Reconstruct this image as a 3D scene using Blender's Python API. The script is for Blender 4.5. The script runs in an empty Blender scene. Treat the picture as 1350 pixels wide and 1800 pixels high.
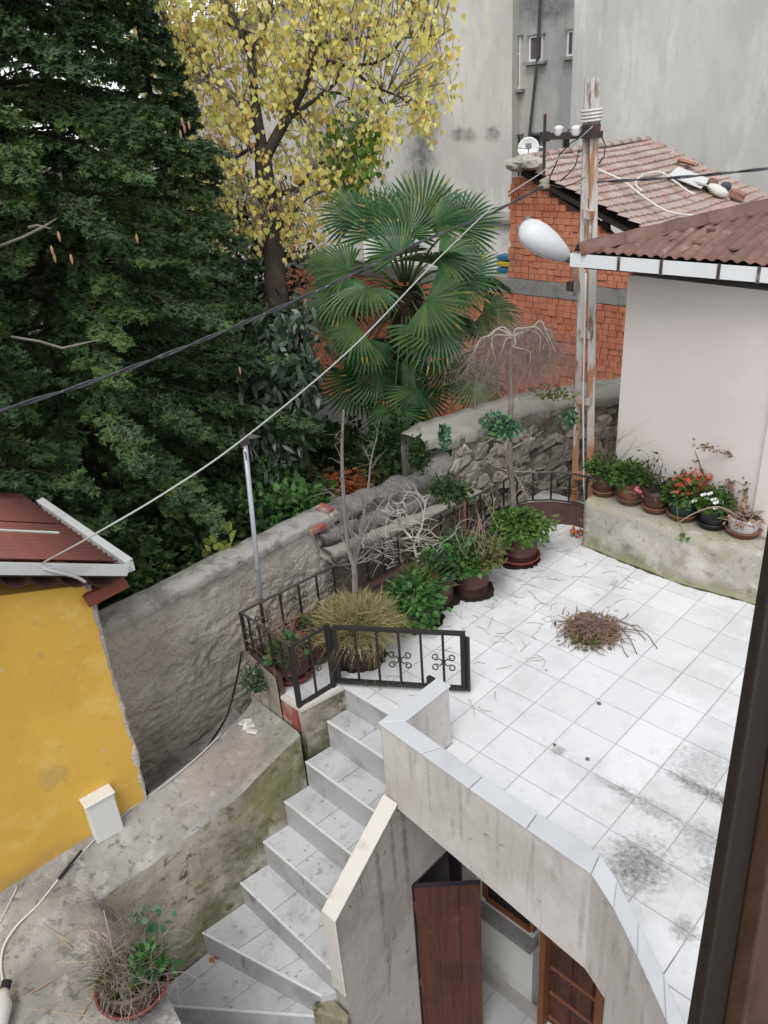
import bpy, bmesh, math, random
import numpy as np
from mathutils import Vector, Matrix, noise as mnoise
rng = random.Random(7); nr = np.random.default_rng(7)
sc = bpy.context.scene
COL = sc.collection
S = 0.35                      # metres per floor tile; geometry below is laid out in tile units
# ------------------------------------------------------------------ camera
CR = np.array([[0.7177677770757656, 0.6931604041433828, -0.06586404420847741],
               [0.2722150651630333, -0.366421624828986, -0.8897382486754017],
               [-0.6408653341303456, 0.6206962598449162, -0.45169433970831685]])
CC = np.array([8.765763526773599, -8.761290981869696, 12.01184162631788])
CF = 1392.6014444390426
cam = bpy.data.objects.new('camera', bpy.data.cameras.new('camera'))
COL.objects.link(cam)
m = Matrix.Identity(4)
for r in range(3):
    m[r][0] = CR[0][r]; m[r][1] = -CR[1][r]; m[r][2] = -CR[2][r]; m[r][3] = CC[r]*S
cam.matrix_world = m
cam.data.sensor_fit = 'VERTICAL'; cam.data.sensor_height = 36.0
cam.data.lens = 36.0*CF/1800.0
cam.data.clip_start = 0.05; cam.data.clip_end = 2000
sc.camera = cam
# ------------------------------------------------------------------ sky, sun, exposure
w = bpy.data.worlds.new('World'); sc.world = w; w.use_nodes = True
nt = w.node_tree; nt.nodes.clear()
SUN_EL = math.radians(58); SUN_AZ = math.radians(152)      # azimuth clockwise from +Y
sky = nt.nodes.new('ShaderNodeTexSky'); sky.sky_type = 'NISHITA'; sky.sun_disc = False
sky.sun_elevation = SUN_EL; sky.sun_rotation = SUN_AZ; sky.dust_density = 0.6; sky.air_density = 1.0
hs = nt.nodes.new('ShaderNodeHueSaturation'); hs.inputs['Saturation'].default_value = 0.15   # overcast: pale, nearly colourless sky
bg = nt.nodes.new('ShaderNodeBackground'); bg.inputs['Strength'].default_value = 0.15
wo = nt.nodes.new('ShaderNodeOutputWorld')
nt.links.new(sky.outputs[0], hs.inputs['Color']); nt.links.new(hs.outputs[0], bg.inputs[0]); nt.links.new(bg.outputs[0], wo.inputs[0])
sl = bpy.data.lights.new('sun', 'SUN'); sl.energy = 1.25; sl.angle = math.radians(28); sl.color = (1.0, 0.965, 0.925)
so = bpy.data.objects.new('sun', sl); COL.objects.link(so)
sd = Vector((math.sin(SUN_AZ)*math.cos(SUN_EL), math.cos(SUN_AZ)*math.cos(SUN_EL), math.sin(SUN_EL)))
so.rotation_euler = sd.to_track_quat('Z', 'Y').to_euler(); so.location = (0, 0, 30)
sc.view_settings.view_transform = 'Standard'; sc.view_settings.look = 'None'
sc.view_settings.exposure = 0.66; sc.view_settings.gamma = 1.0; sc.view_settings.use_curve_mapping = False

# ------------------------------------------------------------------ measuring helpers (tile units)
def ray(x, y): return CR.T @ np.array([(x-675)/CF, (y-900)/CF, 1.0])
def onZ(x, y, z): d = ray(x, y); return CC + d*((z-CC[2])/d[2])
def onX(x, y, X): d = ray(x, y); return CC + d*((X-CC[0])/d[0])
def onY(x, y, Y): d = ray(x, y); return CC + d*((Y-CC[1])/d[1])
def onP(x, y, P, n):
    d = ray(x, y); n = np.array(n, float); return CC + d*(np.dot(np.array(P, float)-CC, n)/np.dot(d, n))
def atD(x, y, dep): return CC + ray(x, y)*dep
def A(*a): return np.array(a, float)
def unit(v): v = np.array(v, float); return v/max(1e-9, np.linalg.norm(v))

# ------------------------------------------------------------------ objects
ORG = {}
def thing(name, label, cat, o=(0, 0, 0), group=None):
    e = bpy.data.objects.new(name, None); COL.objects.link(e); e.empty_display_size = 0.1
    e.location = Vector(o)*S; ORG[e.name] = A(*o)
    e['label'] = label; e['category'] = cat; e['kind'] = 'thing'
    if group: e['group'] = group
    return e
def tagged(ob, label, cat, group=None):
    ob['label'] = label; ob['category'] = cat; ob['kind'] = 'thing'
    if group: ob['group'] = group
    return ob
def struct(ob): ob['kind'] = 'structure'; return ob
def stuff(ob): ob['kind'] = 'stuff'; return ob
def mesh(name, V, F, mat=None, smooth=False):
    """V in tile units already relative to the origin; F list of index tuples or an (n,k) array"""
    me = bpy.data.meshes.new(name)
    V = np.asarray(V, float)*S
    if isinstance(F, np.ndarray):
        n, k = F.shape
        me.vertices.add(len(V)); me.vertices.foreach_set('co', V.astype(np.float32).ravel())
        me.loops.add(n*k); me.loops.foreach_set('vertex_index', F.astype(np.int32).ravel())
        me.polygons.add(n); me.polygons.foreach_set('loop_start', np.arange(0, n*k, k, dtype=np.int32))
        me.polygons.foreach_set('loop_total', np.full(n, k, np.int32))
        me.update(calc_edges=True); me.validate()
    else:
        me.from_pydata(V.tolist(), [], [tuple(int(i) for i in f) for f in F]); me.update()
    if mat: me.materials.append(mat)
    if smooth: me.polygons.foreach_set('use_smooth', [True]*len(me.polygons))
    return me
def put(name, me, parent=None, loc=(0, 0, 0), rot=None):
    """link mesh me at tile position loc (world)"""
    ob = bpy.data.objects.new(name, me); COL.objects.link(ob)
    base = ORG.get(parent.name, A(0, 0, 0)) if parent else A(0, 0, 0)
    ob.parent = parent
    L = Vector((A(*loc)-base)*S)
    if rot is None: ob.location = L
    else: ob.matrix_basis = Matrix.Translation(L) @ (rot.to_4x4() if not isinstance(rot, np.ndarray) else Matrix(rot.tolist()).to_4x4())
    ORG[ob.name] = A(*loc)
    return ob
class MB:
    def __init__(s): s.v = []; s.f = []
    def add(s, V, F):
        n = len(s.v); s.v.extend([tuple(p) for p in V]); s.f.extend([tuple(i+n for i in f) for f in F]); return s
    def box(s, c, d, R=None):
        c = A(*c); h = A(*d)/2
        P = [A(x, y, z)*h for z in (-1, 1) for y in (-1, 1) for x in (-1, 1)]
        if R is not None: P = [R @ p for p in P]
        return s.add([c+p for p in P], [(0,2,3,1),(4,5,7,6),(0,1,5,4),(2,6,7,3),(0,4,6,2),(1,3,7,5)])
    def hexa(s, b, t):
        n = len(b)
        return s.add(list(b)+list(t), [tuple(range(n))[::-1], tuple(range(n, 2*n))]+[(i, (i+1) % n, n+(i+1) % n, n+i) for i in range(n)])
    def prism(s, poly, z0, z1): return s.hexa([A(p[0], p[1], z0) for p in poly], [A(p[0], p[1], z1) for p in poly])
    def extr(s, poly, off):     # polygon of 3-d points pushed along off
        off = A(*off); return s.hexa([A(*p) for p in poly], [A(*p)+off for p in poly])
    def bar(s, a, b, wd, ht, up=(0, 0, 1)):
        a = A(*a); b = A(*b); d = unit(b-a); u = A(*up)
        if abs(np.dot(d, u)) > .95: u = A(1, 0, 0)
        x = unit(np.cross(d, u)); z = np.cross(x, d)
        c = [x*sx*wd/2+z*sz*ht/2 for sx, sz in ((-1, -1), (1, -1), (1, 1), (-1, 1))]
        return s.hexa([a+q for q in c], [b+q for q in c])
    def tube(s, P, r, n=6, cap=True):
        P = [A(*p) for p in P]; k = len(P)
        rr = r if hasattr(r, '__len__') else [r]*k
        ref = A(.31, .52, .79); V = []
        for i in range(k):
            d = unit(P[min(i+1, k-1)]-P[max(i-1, 0)])
            x = np.cross(d, ref)
            if np.linalg.norm(x) < .1: x = np.cross(d, A(1, 0, 0))
            x = unit(x); y = np.cross(d, x)
            for j in range(n):
                a = 2*math.pi*j/n; V.append(P[i]+rr[i]*(math.cos(a)*x+math.sin(a)*y))
        F = [(i*n+j, i*n+(j+1) % n, (i+1)*n+(j+1) % n, (i+1)*n+j) for i in range(k-1) for j in range(n)]
        if cap: F += [tuple(range(n))[::-1], tuple(range((k-1)*n, k*n))]
        return s.add(V, F)
    def lathe(s, c, prof, n=28, a0=0):
        c = A(*c); V = []
        for r, z in prof:
            for j in range(n):
                a = a0+2*math.pi*j/n; V.append(c+A(r*math.cos(a), r*math.sin(a), z))
        k = len(prof)
        F = [(i*n+j, i*n+(j+1) % n, (i+1)*n+(j+1) % n, (i+1)*n+j) for i in range(k-1) for j in range(n)]
        return s.add(V, F)
    def grid(s, G):
        r, c = len(G), len(G[0]); V = [p for row in G for p in row]
        return s.add(V, [(i*c+j, i*c+j+1, (i+1)*c+j+1, (i+1)*c+j) for i in range(r-1) for j in range(c-1)])
    def build(s, name, mat, parent=None, loc=None, smooth=False):
        if loc is None: loc = ORG.get(parent.name, A(0, 0, 0)) if parent else np.mean(np.array(s.v), 0)
        loc = A(*loc)
        me = mesh(name, np.array(s.v)-loc, s.f, mat, smooth)
        return put(name, me, parent, loc)
def bevel(ob, wd=.02, seg=2):
    md = ob.modifiers.new('bevel', 'BEVEL'); md.width = wd*S; md.segments = seg; md.limit_method = 'ANGLE'; md.angle_limit = .7
    return ob
def flipfix(ob):
    bm = bmesh.new(); bm.from_mesh(ob.data); bmesh.ops.recalc_face_normals(bm, faces=bm.faces); bm.to_mesh(ob.data); bm.free(); return ob
def wob(p, sc_=1.0, amp=1.0, seed=0):
    q = Vector((p[0]*sc_+seed*7.1, p[1]*sc_-seed*3.3, p[2]*sc_+seed*1.7)); return mnoise.noise(q)*amp
def fbm(p, sc_=1.0, oct_=4, seed=0):
    t = 0; a = 1
    for i in range(oct_): t += wob(p, sc_*2**i, a, seed+i); a *= .5
    return t

# ------------------------------------------------------------------ materials
MATS = {}
def M(name, col, rough=.85, layers=(), bump=None, rnd=0.0, island=None, orand=None, metal=0.0, spec=.3, sss=None, two=False):
    if name in MATS: return MATS[name]
    mt = bpy.data.materials.new(name); mt.use_nodes = True; MATS[name] = mt
    N = mt.node_tree.nodes; L = mt.node_tree.links; b = N['Principled BSDF']
    b.inputs['Roughness'].default_value = rough; b.inputs['Metallic'].default_value = metal
    b.inputs['Specular IOR Level'].default_value = spec
    geo = N.new('ShaderNodeNewGeometry')
    def mapped(st):
        mp = N.new('ShaderNodeMapping'); mp.inputs['Scale'].default_value = st
        L.new(geo.outputs['Position'], mp.inputs['Vector']); return mp.outputs[0]
    def noi(scale, det=5, st=(1, 1, 1), dist=0.0, rg=.55):
        t = N.new('ShaderNodeTexNoise'); t.inputs['Scale'].default_value = scale; t.inputs['Detail'].default_value = det
        t.inputs['Distortion'].default_value = dist; t.inputs['Roughness'].default_value = rg
        L.new(mapped(st), t.inputs['Vector']); return t.outputs['Fac']
    def rng_(v, lo, hi, amt=1.0, mn=0.0):
        t = N.new('ShaderNodeMapRange'); t.interpolation_type = 'SMOOTHSTEP'
        t.inputs[1].default_value = lo; t.inputs[2].default_value = hi; t.inputs[3].default_value = mn; t.inputs[4].default_value = amt
        L.new(v, t.inputs[0]); return t.outputs[0]
    def math_(op, a, b2):
        t = N.new('ShaderNodeMath'); t.operation = op
        for i, q in enumerate((a, b2)):
            if isinstance(q, (int, float)): t.inputs[i].default_value = q
            else: L.new(q, t.inputs[i])
        return t.outputs[0]
    cur = None
    def ramp(fac, cols):
        t = N.new('ShaderNodeValToRGB'); e = t.color_ramp.elements
        t.color_ramp.interpolation = 'LINEAR'
        while len(e) < len(cols): e.new(.5)
        for i, c in enumerate(cols): e[i].position = i/max(1, len(cols)-1); e[i].color = (*c, 1)
        L.new(fac, t.inputs[0]); return t.outputs[0]
    if island: cur = ramp(geo.outputs['Random Per Island'], island)
    elif orand:
        oi = N.new('ShaderNodeObjectInfo'); cur = ramp(oi.outputs['Random'], orand)
    else:
        t = N.new('ShaderNodeRGB'); t.outputs[0].default_value = (*col, 1); cur = t.outputs[0]
    def mix(fac, a, colr):
        t = N.new('ShaderNodeMix'); t.data_type = 'RGBA'
        L.new(fac, t.inputs[0]); L.new(a, t.inputs[6]); t.inputs[7].default_value = (*colr, 1); return t.outputs[2]
    for ly in layers:
        c = ly[0]
        if ly[1] == 'blob':     # colour, 'blob', centre, radius, noise scale, amount, stretch
            _, _, cen, rad, ns, amt = ly[:6]; stq = ly[6] if len(ly) > 6 else (1, 1, 1)
            mp = N.new('ShaderNodeVectorMath'); mp.operation = 'SUBTRACT'; mp.inputs[1].default_value = Vector(cen)*S
            L.new(geo.outputs['Position'], mp.inputs[0])
            ms = N.new('ShaderNodeVectorMath'); ms.operation = 'MULTIPLY'; ms.inputs[1].default_value = stq; L.new(mp.outputs[0], ms.inputs[0])
            ln = N.new('ShaderNodeVectorMath'); ln.operation = 'LENGTH'; L.new(ms.outputs[0], ln.inputs[0])
            d = math_('DIVIDE', ln.outputs['Value'], rad*S)
            f = math_('SUBTRACT', math_('ADD', 1.0, math_('MULTIPLY', noi(ns, 8, rg=.7), 2.2)), math_('ADD', d, 1.1))
            f = math_('MULTIPLY', rng_(f, -.15, .75, amt), rng_(noi(ns*1.3, 9, rg=.8), .36, .62, 1.0, .35))
        elif ly[1] == 'z':      # colour, 'z', z0 (full), z1 (none), noise scale, amount
            _, _, z0, z1, ns, amt = ly
            sp = N.new('ShaderNodeSeparateXYZ'); L.new(geo.outputs['Position'], sp.inputs[0])
            g = N.new('ShaderNodeMapRange'); g.inputs[1].default_value = z1*S; g.inputs[2].default_value = z0*S; L.new(sp.outputs[2], g.inputs[0])
            f = math_('ADD', g.outputs[0], math_('SUBTRACT', math_('MULTIPLY', noi(ns, 6), 1.8), .95))
            f = math_('MULTIPLY', rng_(f, .25, .75, amt), rng_(g.outputs[0], 0.0, .15))
        else:                   # colour, scale, lo, hi, amount, stretch
            _, scale, lo, hi, amt = ly[:5]; stq = ly[5] if len(ly) > 5 else (1, 1, 1)
            f = rng_(noi(scale, 7, stq, .3, .62), lo, hi, amt)
        cur = mix(f, cur, c)
    if rnd:
        oi = N.new('ShaderNodeObjectInfo')
        hv = N.new('ShaderNodeHueSaturation')
        v = N.new('ShaderNodeMapRange'); v.inputs[3].default_value = 1-rnd; v.inputs[4].default_value = 1+rnd
        L.new(oi.outputs['Random'], v.inputs[0]); L.new(v.outputs[0], hv.inputs['Value']); L.new(cur, hv.inputs['Color']); cur = hv.outputs[0]
    L.new(cur, b.inputs['Base Color'])
    if bump:
        prev = None
        for (scale, strength, dist) in ([bump] if not isinstance(bump, list) else bump):
            bp = N.new('ShaderNodeBump'); bp.inputs['Strength'].default_value = strength; bp.inputs['Distance'].default_value = dist
            L.new(noi(scale, 8, rg=.65), bp.inputs['Height'])
            if prev: L.new(prev, bp.inputs['Normal'])
            prev = bp.outputs[0]
        L.new(prev, b.inputs['Normal'])
    if two:                     # thin leaf: some light passes through
        tr = N.new('ShaderNodeBsdfTranslucent'); L.new(cur, tr.inputs['Color'])
        mx = N.new('ShaderNodeMixShader'); mx.inputs[0].default_value = .45
        L.new(b.outputs[0], mx.inputs[1]); L.new(tr.outputs[0], mx.inputs[2]); L.new(mx.outputs[0], N['Material Output'].inputs[0])
    return mt
# ================================================================== materials of the structure
DIRT = (.10, .095, .085)
tile_m = M('terrace_tile', (.69, .70, .715), .5, [((.56, .565, .575), 1.1, .44, .62, .75), ((.74, .745, .75), 2.6, .52, .66, .6), ((.50, .50, .49), 9, .55, .70, .35), ((.40, .39, .37), 30, .62, .72, .4),
      ((.43, .42, .40), 'blob', (5.1, 2.0, 0), 1.7, 5, .5), ((.43, .42, .40), 'blob', (5.4, .5, 0), 1.0, 6, .45), (DIRT, 'blob', (4.75, .62, 0), .62, 26, .9, (1, .8, 1)), (DIRT, 'blob', (5.45, 1.9, 0), .5, 24, .55), (DIRT, 'blob', (4.3, 1.92, 0), .55, 26, .6, (.6, 2.2, 1)),
      (DIRT, 'blob', (5.1, 2.95, 0), .5, 22, .95, (.45, 2.6, 1)), (DIRT, 'blob', (4.6, 3.5, 0), .7, 20, .45), (DIRT, 'blob', (2.2, 2.1, 0), .17, 40, .7),
      (DIRT, 'blob', (3.55, 1.95, 0), .36, 26, .5, (.6, 2.4, 1)), (DIRT, 'blob', (5.9, .0, 0), .28, 26, .7), (DIRT, 'blob', (5.9, 1.3, 0), .4, 24, .7),
      ((.22, .2, .18), 'blob', (-2.6, 6.2, 0), .9, 7, .5), ((.22, .2, .18), 'blob', (-2.4, 9.6, 0), .9, 7, .45)], (25, .12, .01), rnd=.05, spec=.45)
grout_m = M('grout', (.46, .46, .465), .9, [((.16, .15, .14), 1.5, .5, .68, .8)])
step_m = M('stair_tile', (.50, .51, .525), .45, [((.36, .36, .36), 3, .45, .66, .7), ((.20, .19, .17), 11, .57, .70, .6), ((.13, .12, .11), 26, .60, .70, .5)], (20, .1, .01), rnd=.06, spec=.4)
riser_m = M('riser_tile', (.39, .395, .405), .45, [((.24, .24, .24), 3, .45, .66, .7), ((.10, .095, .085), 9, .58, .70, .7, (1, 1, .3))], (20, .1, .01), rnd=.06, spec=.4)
trim_m = M('nosing', (.66, .66, .65), .5, [((.35, .34, .32), 7, .55, .7, .6)])
plaster_m = M('fascia_plaster', (.555, .53, .512), .9, [((.40, .375, .35), 1.3, .42, .66, .65), ((.22, .205, .19), 6, .57, .68, .65, (1, 1, .07)), ((.30, .28, .26), 14, .52, .68, .5, (1, 1, .2)), ((.12, .11, .10), 7, .635, .70, .8), ((.58, .56, .54), 9, .58, .7, .5), ((.20, .18, .165), 'blob', (0.45, -1.02, 0.60), .85, 9, 0.19, (14.0, 1, .75)), ((.20, .18, .165), 'blob', (1.35, -1.05, 0.90), .85, 9, 0.46, (16.0, 1, .75)), ((.20, .18, .165), 'blob', (2.15, -1.08, 0.70), .85, 9, 0.50, (13.0, 1, .75)), ((.20, .18, .165), 'blob', (3.00, -1.10, 0.80), .85, 9, 0.37, (18.0, 1, .75)), ((.20, .18, .165), 'blob', (3.75, -1.13, 0.60), .85, 9, 0.31, (15.0, 1, .75)), ((.20, .18, .165), 'blob', (4.72, -1.17, 0.40), .85, 9, 0.46, (12.0, 1, .75)), ((.20, .18, .165), 'blob', (5.20, -1.18, 0.60), .85, 9, 0.31, (12.0, 1, .75)), ((.20, .18, .165), 'blob', (5.80, -1.20, 0.70), .85, 9, 0.31, (12.0, 1, .75))], [(9, .25, .02), (60, .2, .005)])
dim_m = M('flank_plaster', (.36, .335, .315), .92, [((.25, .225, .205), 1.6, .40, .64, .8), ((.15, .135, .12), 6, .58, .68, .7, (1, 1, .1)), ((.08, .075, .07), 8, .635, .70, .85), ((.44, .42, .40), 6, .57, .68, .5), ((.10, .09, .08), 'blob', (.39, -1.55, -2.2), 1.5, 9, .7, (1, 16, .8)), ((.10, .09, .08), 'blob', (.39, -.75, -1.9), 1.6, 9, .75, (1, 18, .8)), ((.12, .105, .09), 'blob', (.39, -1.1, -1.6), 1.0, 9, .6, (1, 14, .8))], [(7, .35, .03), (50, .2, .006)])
cap_m = M('coping_tile', (.52, .535, .555), .5, [((.42, .43, .45), 3, .4, .8, .6), ((.25, .24, .23), 16, .68, .8, .5)], rnd=.05, spec=.4)
cream_m = M('cream_coping', (.60, .58, .54), .85, [((.40, .36, .30), 4, .52, .75, .7), ((.14, .13, .11), 13, .66, .78, .7)], (16, .3, .015))
MOSS = (.10, .105, .035)
stairwall_m = M('stair_wall', (.48, .44, .385), .95, [((.27, .24, .19), 2.4, .40, .64, .85), ((.50, .41, .30), 3.6, .54, .66, .65), ((.34, .31, .17), 3.0, .55, .66, .5), (MOSS, 'z', -5.0, -2.2, 2.6, .5), (MOSS, 5, .585, .68, .7), ((.045, .045, .022), 7, .585, .67, .8), ((.05, .045, .035), 22, .60, .68, .5), (MOSS, 'blob', (-2.9, -.9, -1.5), 1.5, 4, .8), ((.05,.055,.02), 'blob', (-2.85, .45, -.8), .7, 6, .8), ((.20, .20, .06), 'blob', (-2.95, -1.7, -1.9), 1.1, 6, .75), (MOSS, 'blob', (-3.05, -2.5, -3.0), .9, 6, .85), ((.05, .052, .02), 'blob', (-2.9, -.1, -1.5), .8, 7, .8), (MOSS, 'blob', (-3.2, -3.6, -4.2), .8, 6, .8)], [(6, .5, .05), (40, .35, .01)])
ledge_m = M('ledge_concrete', (.33, .32, .30), .95, [((.22, .215, .205), 2.2, .40, .62, .85), ((.46, .44, .41), 6, .52, .64, .65), ((.10, .10, .095), 14, .56, .67, .7), ((.12, .12, .11), 5, .57, .66, .6), ((.33, .245, .21), 'blob', (-3.8, -2.2, -1), 1.5, 3, .6), ((.14, .17, .09), 'blob', (-3.1, -1.0, -.9), .9, 5, .6)], [(5, .5, .06), (30, .6, .015)])
red_m = M('red_paint', (.27, .085, .07), .85, [((.36, .32, .28), 4, .47, .58, .85), ((.12, .05, .045), 8, .55, .75, .6)], (20, .3, .01))
kerb_m = M('kerb_paint', (.10, .058, .052), .8, [((.06, .04, .038), 4, .45, .66, .8), ((.28, .25, .23), 7, .60, .70, .7)], (20, .3, .01))
iron_m = M('black_iron', (.022, .02, .019), .55, [((.10, .05, .03), 12, .62, .75, .5)], (60, .25, .004), spec=.4)
wood_m = M('door_wood', (.085, .026, .016), .6, [((.035, .013, .009), 3, .42, .66, .75, (9, 9, .5)), ((.15, .06, .035), 9, .57, .70, .5), ((.03, .012, .01), 2.2, .5, .66, .6), ((.20, .12, .09), 30, .64, .7, .5)], (30, .2, .004), spec=.35)
frame_m = M('wood_frame', (.15, .055, .028), .6, [((.06, .025, .015), 3, .45, .75, .7, (6, 6, .7))], spec=.3)
stone_m = M('white_stone', (.56, .53, .48), .7, [((.30, .17, .06), 5, .56, .70, .8), ((.4, .38, .35), 9, .5, .7, .6)])
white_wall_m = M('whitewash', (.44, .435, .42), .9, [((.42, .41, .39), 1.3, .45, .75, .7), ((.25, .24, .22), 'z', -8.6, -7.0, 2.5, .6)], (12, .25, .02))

# ================================================================== ground far below and yards
def noisy_sheet(name, x0, x1, y0, y1, z, n, amp, mat, sc_=.5, seed=3):
    mb = MB(); G = []
    for i in range(n+1):
        row = []
        for j in range(n+1):
            x = x0+(x1-x0)*i/n; y = y0+(y1-y0)*j/n
            row.append(A(x, y, z+fbm((x, y, 0), sc_, 3, seed)*amp))
        G.append(row)
    mb.grid(G); return mb.build(name, mat, smooth=True)
earth_m = M('earth', (.055, .043, .032), 1.0, [((.10, .045, .02), 3, .52, .68, .7), ((.03, .04, .018), 1.6, .5, .7, .8)], [(3, .6, .1), (18, .6, .03)])
g = noisy_sheet('ground', -900, 900, -900, 900, -9.2, 2, 0, earth_m); struct(g)
g = noisy_sheet('garden_soil', -60, -6.7, -14, 60, -6.6, 60, .35, earth_m); struct(g)
yard_m = M('yard_tile', (.32, .325, .33), .5, [((.3, .3, .3), 3, .45, .7, .7)], rnd=.05)
yard = thing('yard_floor', 'grey tiled floor', 'floor', (3, -1.5, -8.6)); del yard['label']; del yard['category']; del yard['kind']; struct(yard)
MB().box((4, -2.5, -8.8), (9, 9.0, .36)).build('floor_base', grout_m, yard)
tm = mesh('yard_tile', np.array(MB().box((0, 0, 0), (.97, .97, .04)).v), MB().box((0, 0, 0), (.97, .97, .04)).f, yard_m)
for i in range(0, 8):
    for j in range(-6, 2): put('floor_tile', tm, yard, (i+.5+.02, j+.1, -8.60))

# ================================================================== terrace
ter = thing('terrace', 'x', 'x', (0, 5, 0)); del ter['label']; del ter['category']; del ter['kind']; struct(ter)
slab = MB()
slab.prism([(-5.0, .66), (7.9, .66), (7.9, 12.3), (-5.0, 12.3)], -.62, -.022)
slab.prism([(-5.0, -.46), (-3.02, -.46), (-2.82, .658), (-5.0, .658)], -.62, -.022)
slab.prism([(.10, -.80), (4.8, -.80), (7.9, -3.0), (7.9, .658), (.10, .658)], -.60, -.022)
slab.build('slab', grout_m, ter)
def clip(poly, n, d):       # keep n.p >= d
    out = []
    for i in range(len(poly)):
        a, b = poly[i], poly[(i+1) % len(poly)]
        da = n[0]*a[0]+n[1]*a[1]-d; db = n[0]*b[0]+n[1]*b[1]-d
        if da >= 0: out.append(a)
        if da*db < 0: t = da/(da-db); out.append((a[0]+t*(b[0]-a[0]), a[1]+t*(b[1]-a[1])))
    return out
def hp(p, q):               # half plane to the left of p->q
    n = (-(q[1]-p[1]), q[0]-p[0]); return n, n[0]*p[0]+n[1]*p[1]
REG = [([(-5.2, .66), (.05, .66), (.05, 9.78), (-5.2, 9.78)], [hp((-4.15, 8.4), (-4.83, -.3))[0:2], ]),
       ([(-4.5, 9.78), (-1.97, 9.78), (-1.97, 10.8), (-4.5, 10.8)], [hp((-3.2, 10.45), (-4.3, 9.3))]),
       ([(-5.2, -.45), (-2.88, -.45), (-2.78, .66), (-5.2, .66)], [hp((-4.15, 8.4), (-4.83, -.3))]),
       ([(.05, .87), (.42, .87), (.42, 9.78), (.05, 9.78)], []),
       ([(.42, -.8), (7.6, -.8), (7.6, 9.78), (.42, 9.78)], []),
       ([(4.7, -3), (7.6, -3), (7.6, -.8), (4.7, -.8)], [hp((4.75, -.8), (6.5, -1.95))])]
def area(p): return abs(sum(p[i][0]*p[(i+1) % len(p)][1]-p[(i+1) % len(p)][0]*p[i][1] for i in range(len(p))))/2
full = MB().box((0, 0, -.02), (.978, .978, .04)); full_me = mesh('tile', np.array(full.v), full.f, tile_m)
for i in range(-6, 8):
    for j in range(-4, 11):
        for poly, hps in REG:
            # inset by the joint
            c = [(i+.011, j+.011), (i+.989, j+.011), (i+.989, j+.989), (i+.011, j+.989)]
            xs = [p[0] for p in poly]
            for k in range(len(poly)): n, d = hp(poly[k], poly[(k+1) % len(poly)]); c = clip(c, n, d) if c else c
            for n, d in hps: c = clip(c, n, d) if c else c
            if len(c) < 3 or area(c) < .02: continue
            dz = rng.uniform(-.004, .004)
            if area(c) > .94: put('tile', full_me, ter, (i+.5, j+.5, dz))
            else:
                cx = sum(p[0] for p in c)/len(c); cy = sum(p[1] for p in c)/len(c)
                MB().prism(c, -.04+dz, dz).build('tile', tile_m, ter, (cx, cy, 0))

# ---- parapet with coping
O_ = [(.05, .84), (.05, -.89), (2.4, -1.05), (4.84, -1.18), (5.37, -1.47), (5.98, -1.91), (6.65, -2.43), (7.6, -3.2)]
I_ = [(.42, .84), (.42, -.52), (2.4, -.68), (4.76, -.79), (5.18, -1.03), (5.74, -1.43), (6.36, -1.91), (7.3, -2.7)]
ZB = [0.02, -.47, -.56, -.74, -.62, -.60, -.60, -.60]
par = thing('parapet_wall', 'low pinkish plaster parapet topped with grey tiles, above the open plank door', 'wall', (3, -1, 0))
mb = MB()
for k in range(7):
    if k == 0:
        mb.hexa([A(.08, -.50, .02), A(.39, -.50, .02), A(.39, .81, .02), A(.08, .81, .02)], [A(.08, -.50, 1.52), A(.39, -.50, 1.52), A(.39, .81, 1.52), A(.08, .81, 1.52)])
        continue
    def ins(p, q, t): return A(p[0]+(q[0]-p[0])*t, p[1]+(q[1]-p[1])*t, 0)
    a, b, c, d = ins(O_[k], I_[k], .07), ins(O_[k+1], I_[k+1], .07), ins(O_[k+1], I_[k+1], .93), ins(O_[k], I_[k], .93)
    mb.hexa([a+A(0, 0, ZB[k]), b+A(0, 0, ZB[k+1]), c+A(0, 0, ZB[k+1]), d+A(0, 0, ZB[k])], [a+A(0, 0, 1.52), b+A(0, 0, 1.52), c+A(0, 0, 1.52), d+A(0, 0, 1.52)])
mb.build('wall', plaster_m, par)
cop = [[0, 1, 'c'], ]
def cseg(a, b, c, d):
    o = MB().prism([a, b, c, d], 1.521, 1.572).build('coping_tile', cap_m, par); bevel(o, .012, 1)
def lp(p, q, t): return (p[0]+(q[0]-p[0])*t, p[1]+(q[1]-p[1])*t)
cseg(O_[1], I_[1], I_[0], O_[0])
for k, n in ((1, 2), (2, 2), (3, 1), (4, 1), (5, 1), (6, 1)):
    for q in range(n):
        t0, t1 = q/n+.004, (q+1)/n-.004
        cseg(lp(O_[k], O_[k+1], t0), lp(O_[k], O_[k+1], t1), lp(I_[k], I_[k+1], t1), lp(I_[k], I_[k+1], t0))

# ---- wall on the open side of the stair with its sloping cream coping, the store door under the stair
flank = thing('stair_side_wall', 'grey stained plaster wall with sloping cream coping beside the steps', 'wall', (.2, -1.5, -8.6))
def yz(poly, x0, x1, mb): return mb.extr([A(x0, p[0], p[1]) for p in poly], (x1-x0, 0, 0))
mb = MB()
yz([(-2.78, -8.6), (-.66, -8.6), (-.66, -.62), (-.9, -.62), (-.9, -.37), (-2.78, -1.96)], .06, .39, mb)
yz([(-.657, -2.99), (1.02, -2.99), (1.02, -.63), (-.657, -.63)], .062, .388, mb)
yz([(1.023, -8.6), (1.62, -8.6), (1.62, -.63), (1.023, -.63)], .06, .39, mb)
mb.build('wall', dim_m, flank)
mb = MB(); yz([(-2.82, -4.3), (-2.783, -4.3), (-2.783, -1.955), (-.902, -.365), (-.902, -.30), (-2.82, -1.90)], .03, .42, mb)
bevel(mb.build('coping', cream_m, flank), .03, 2)
mb = MB(); V = []
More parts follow.
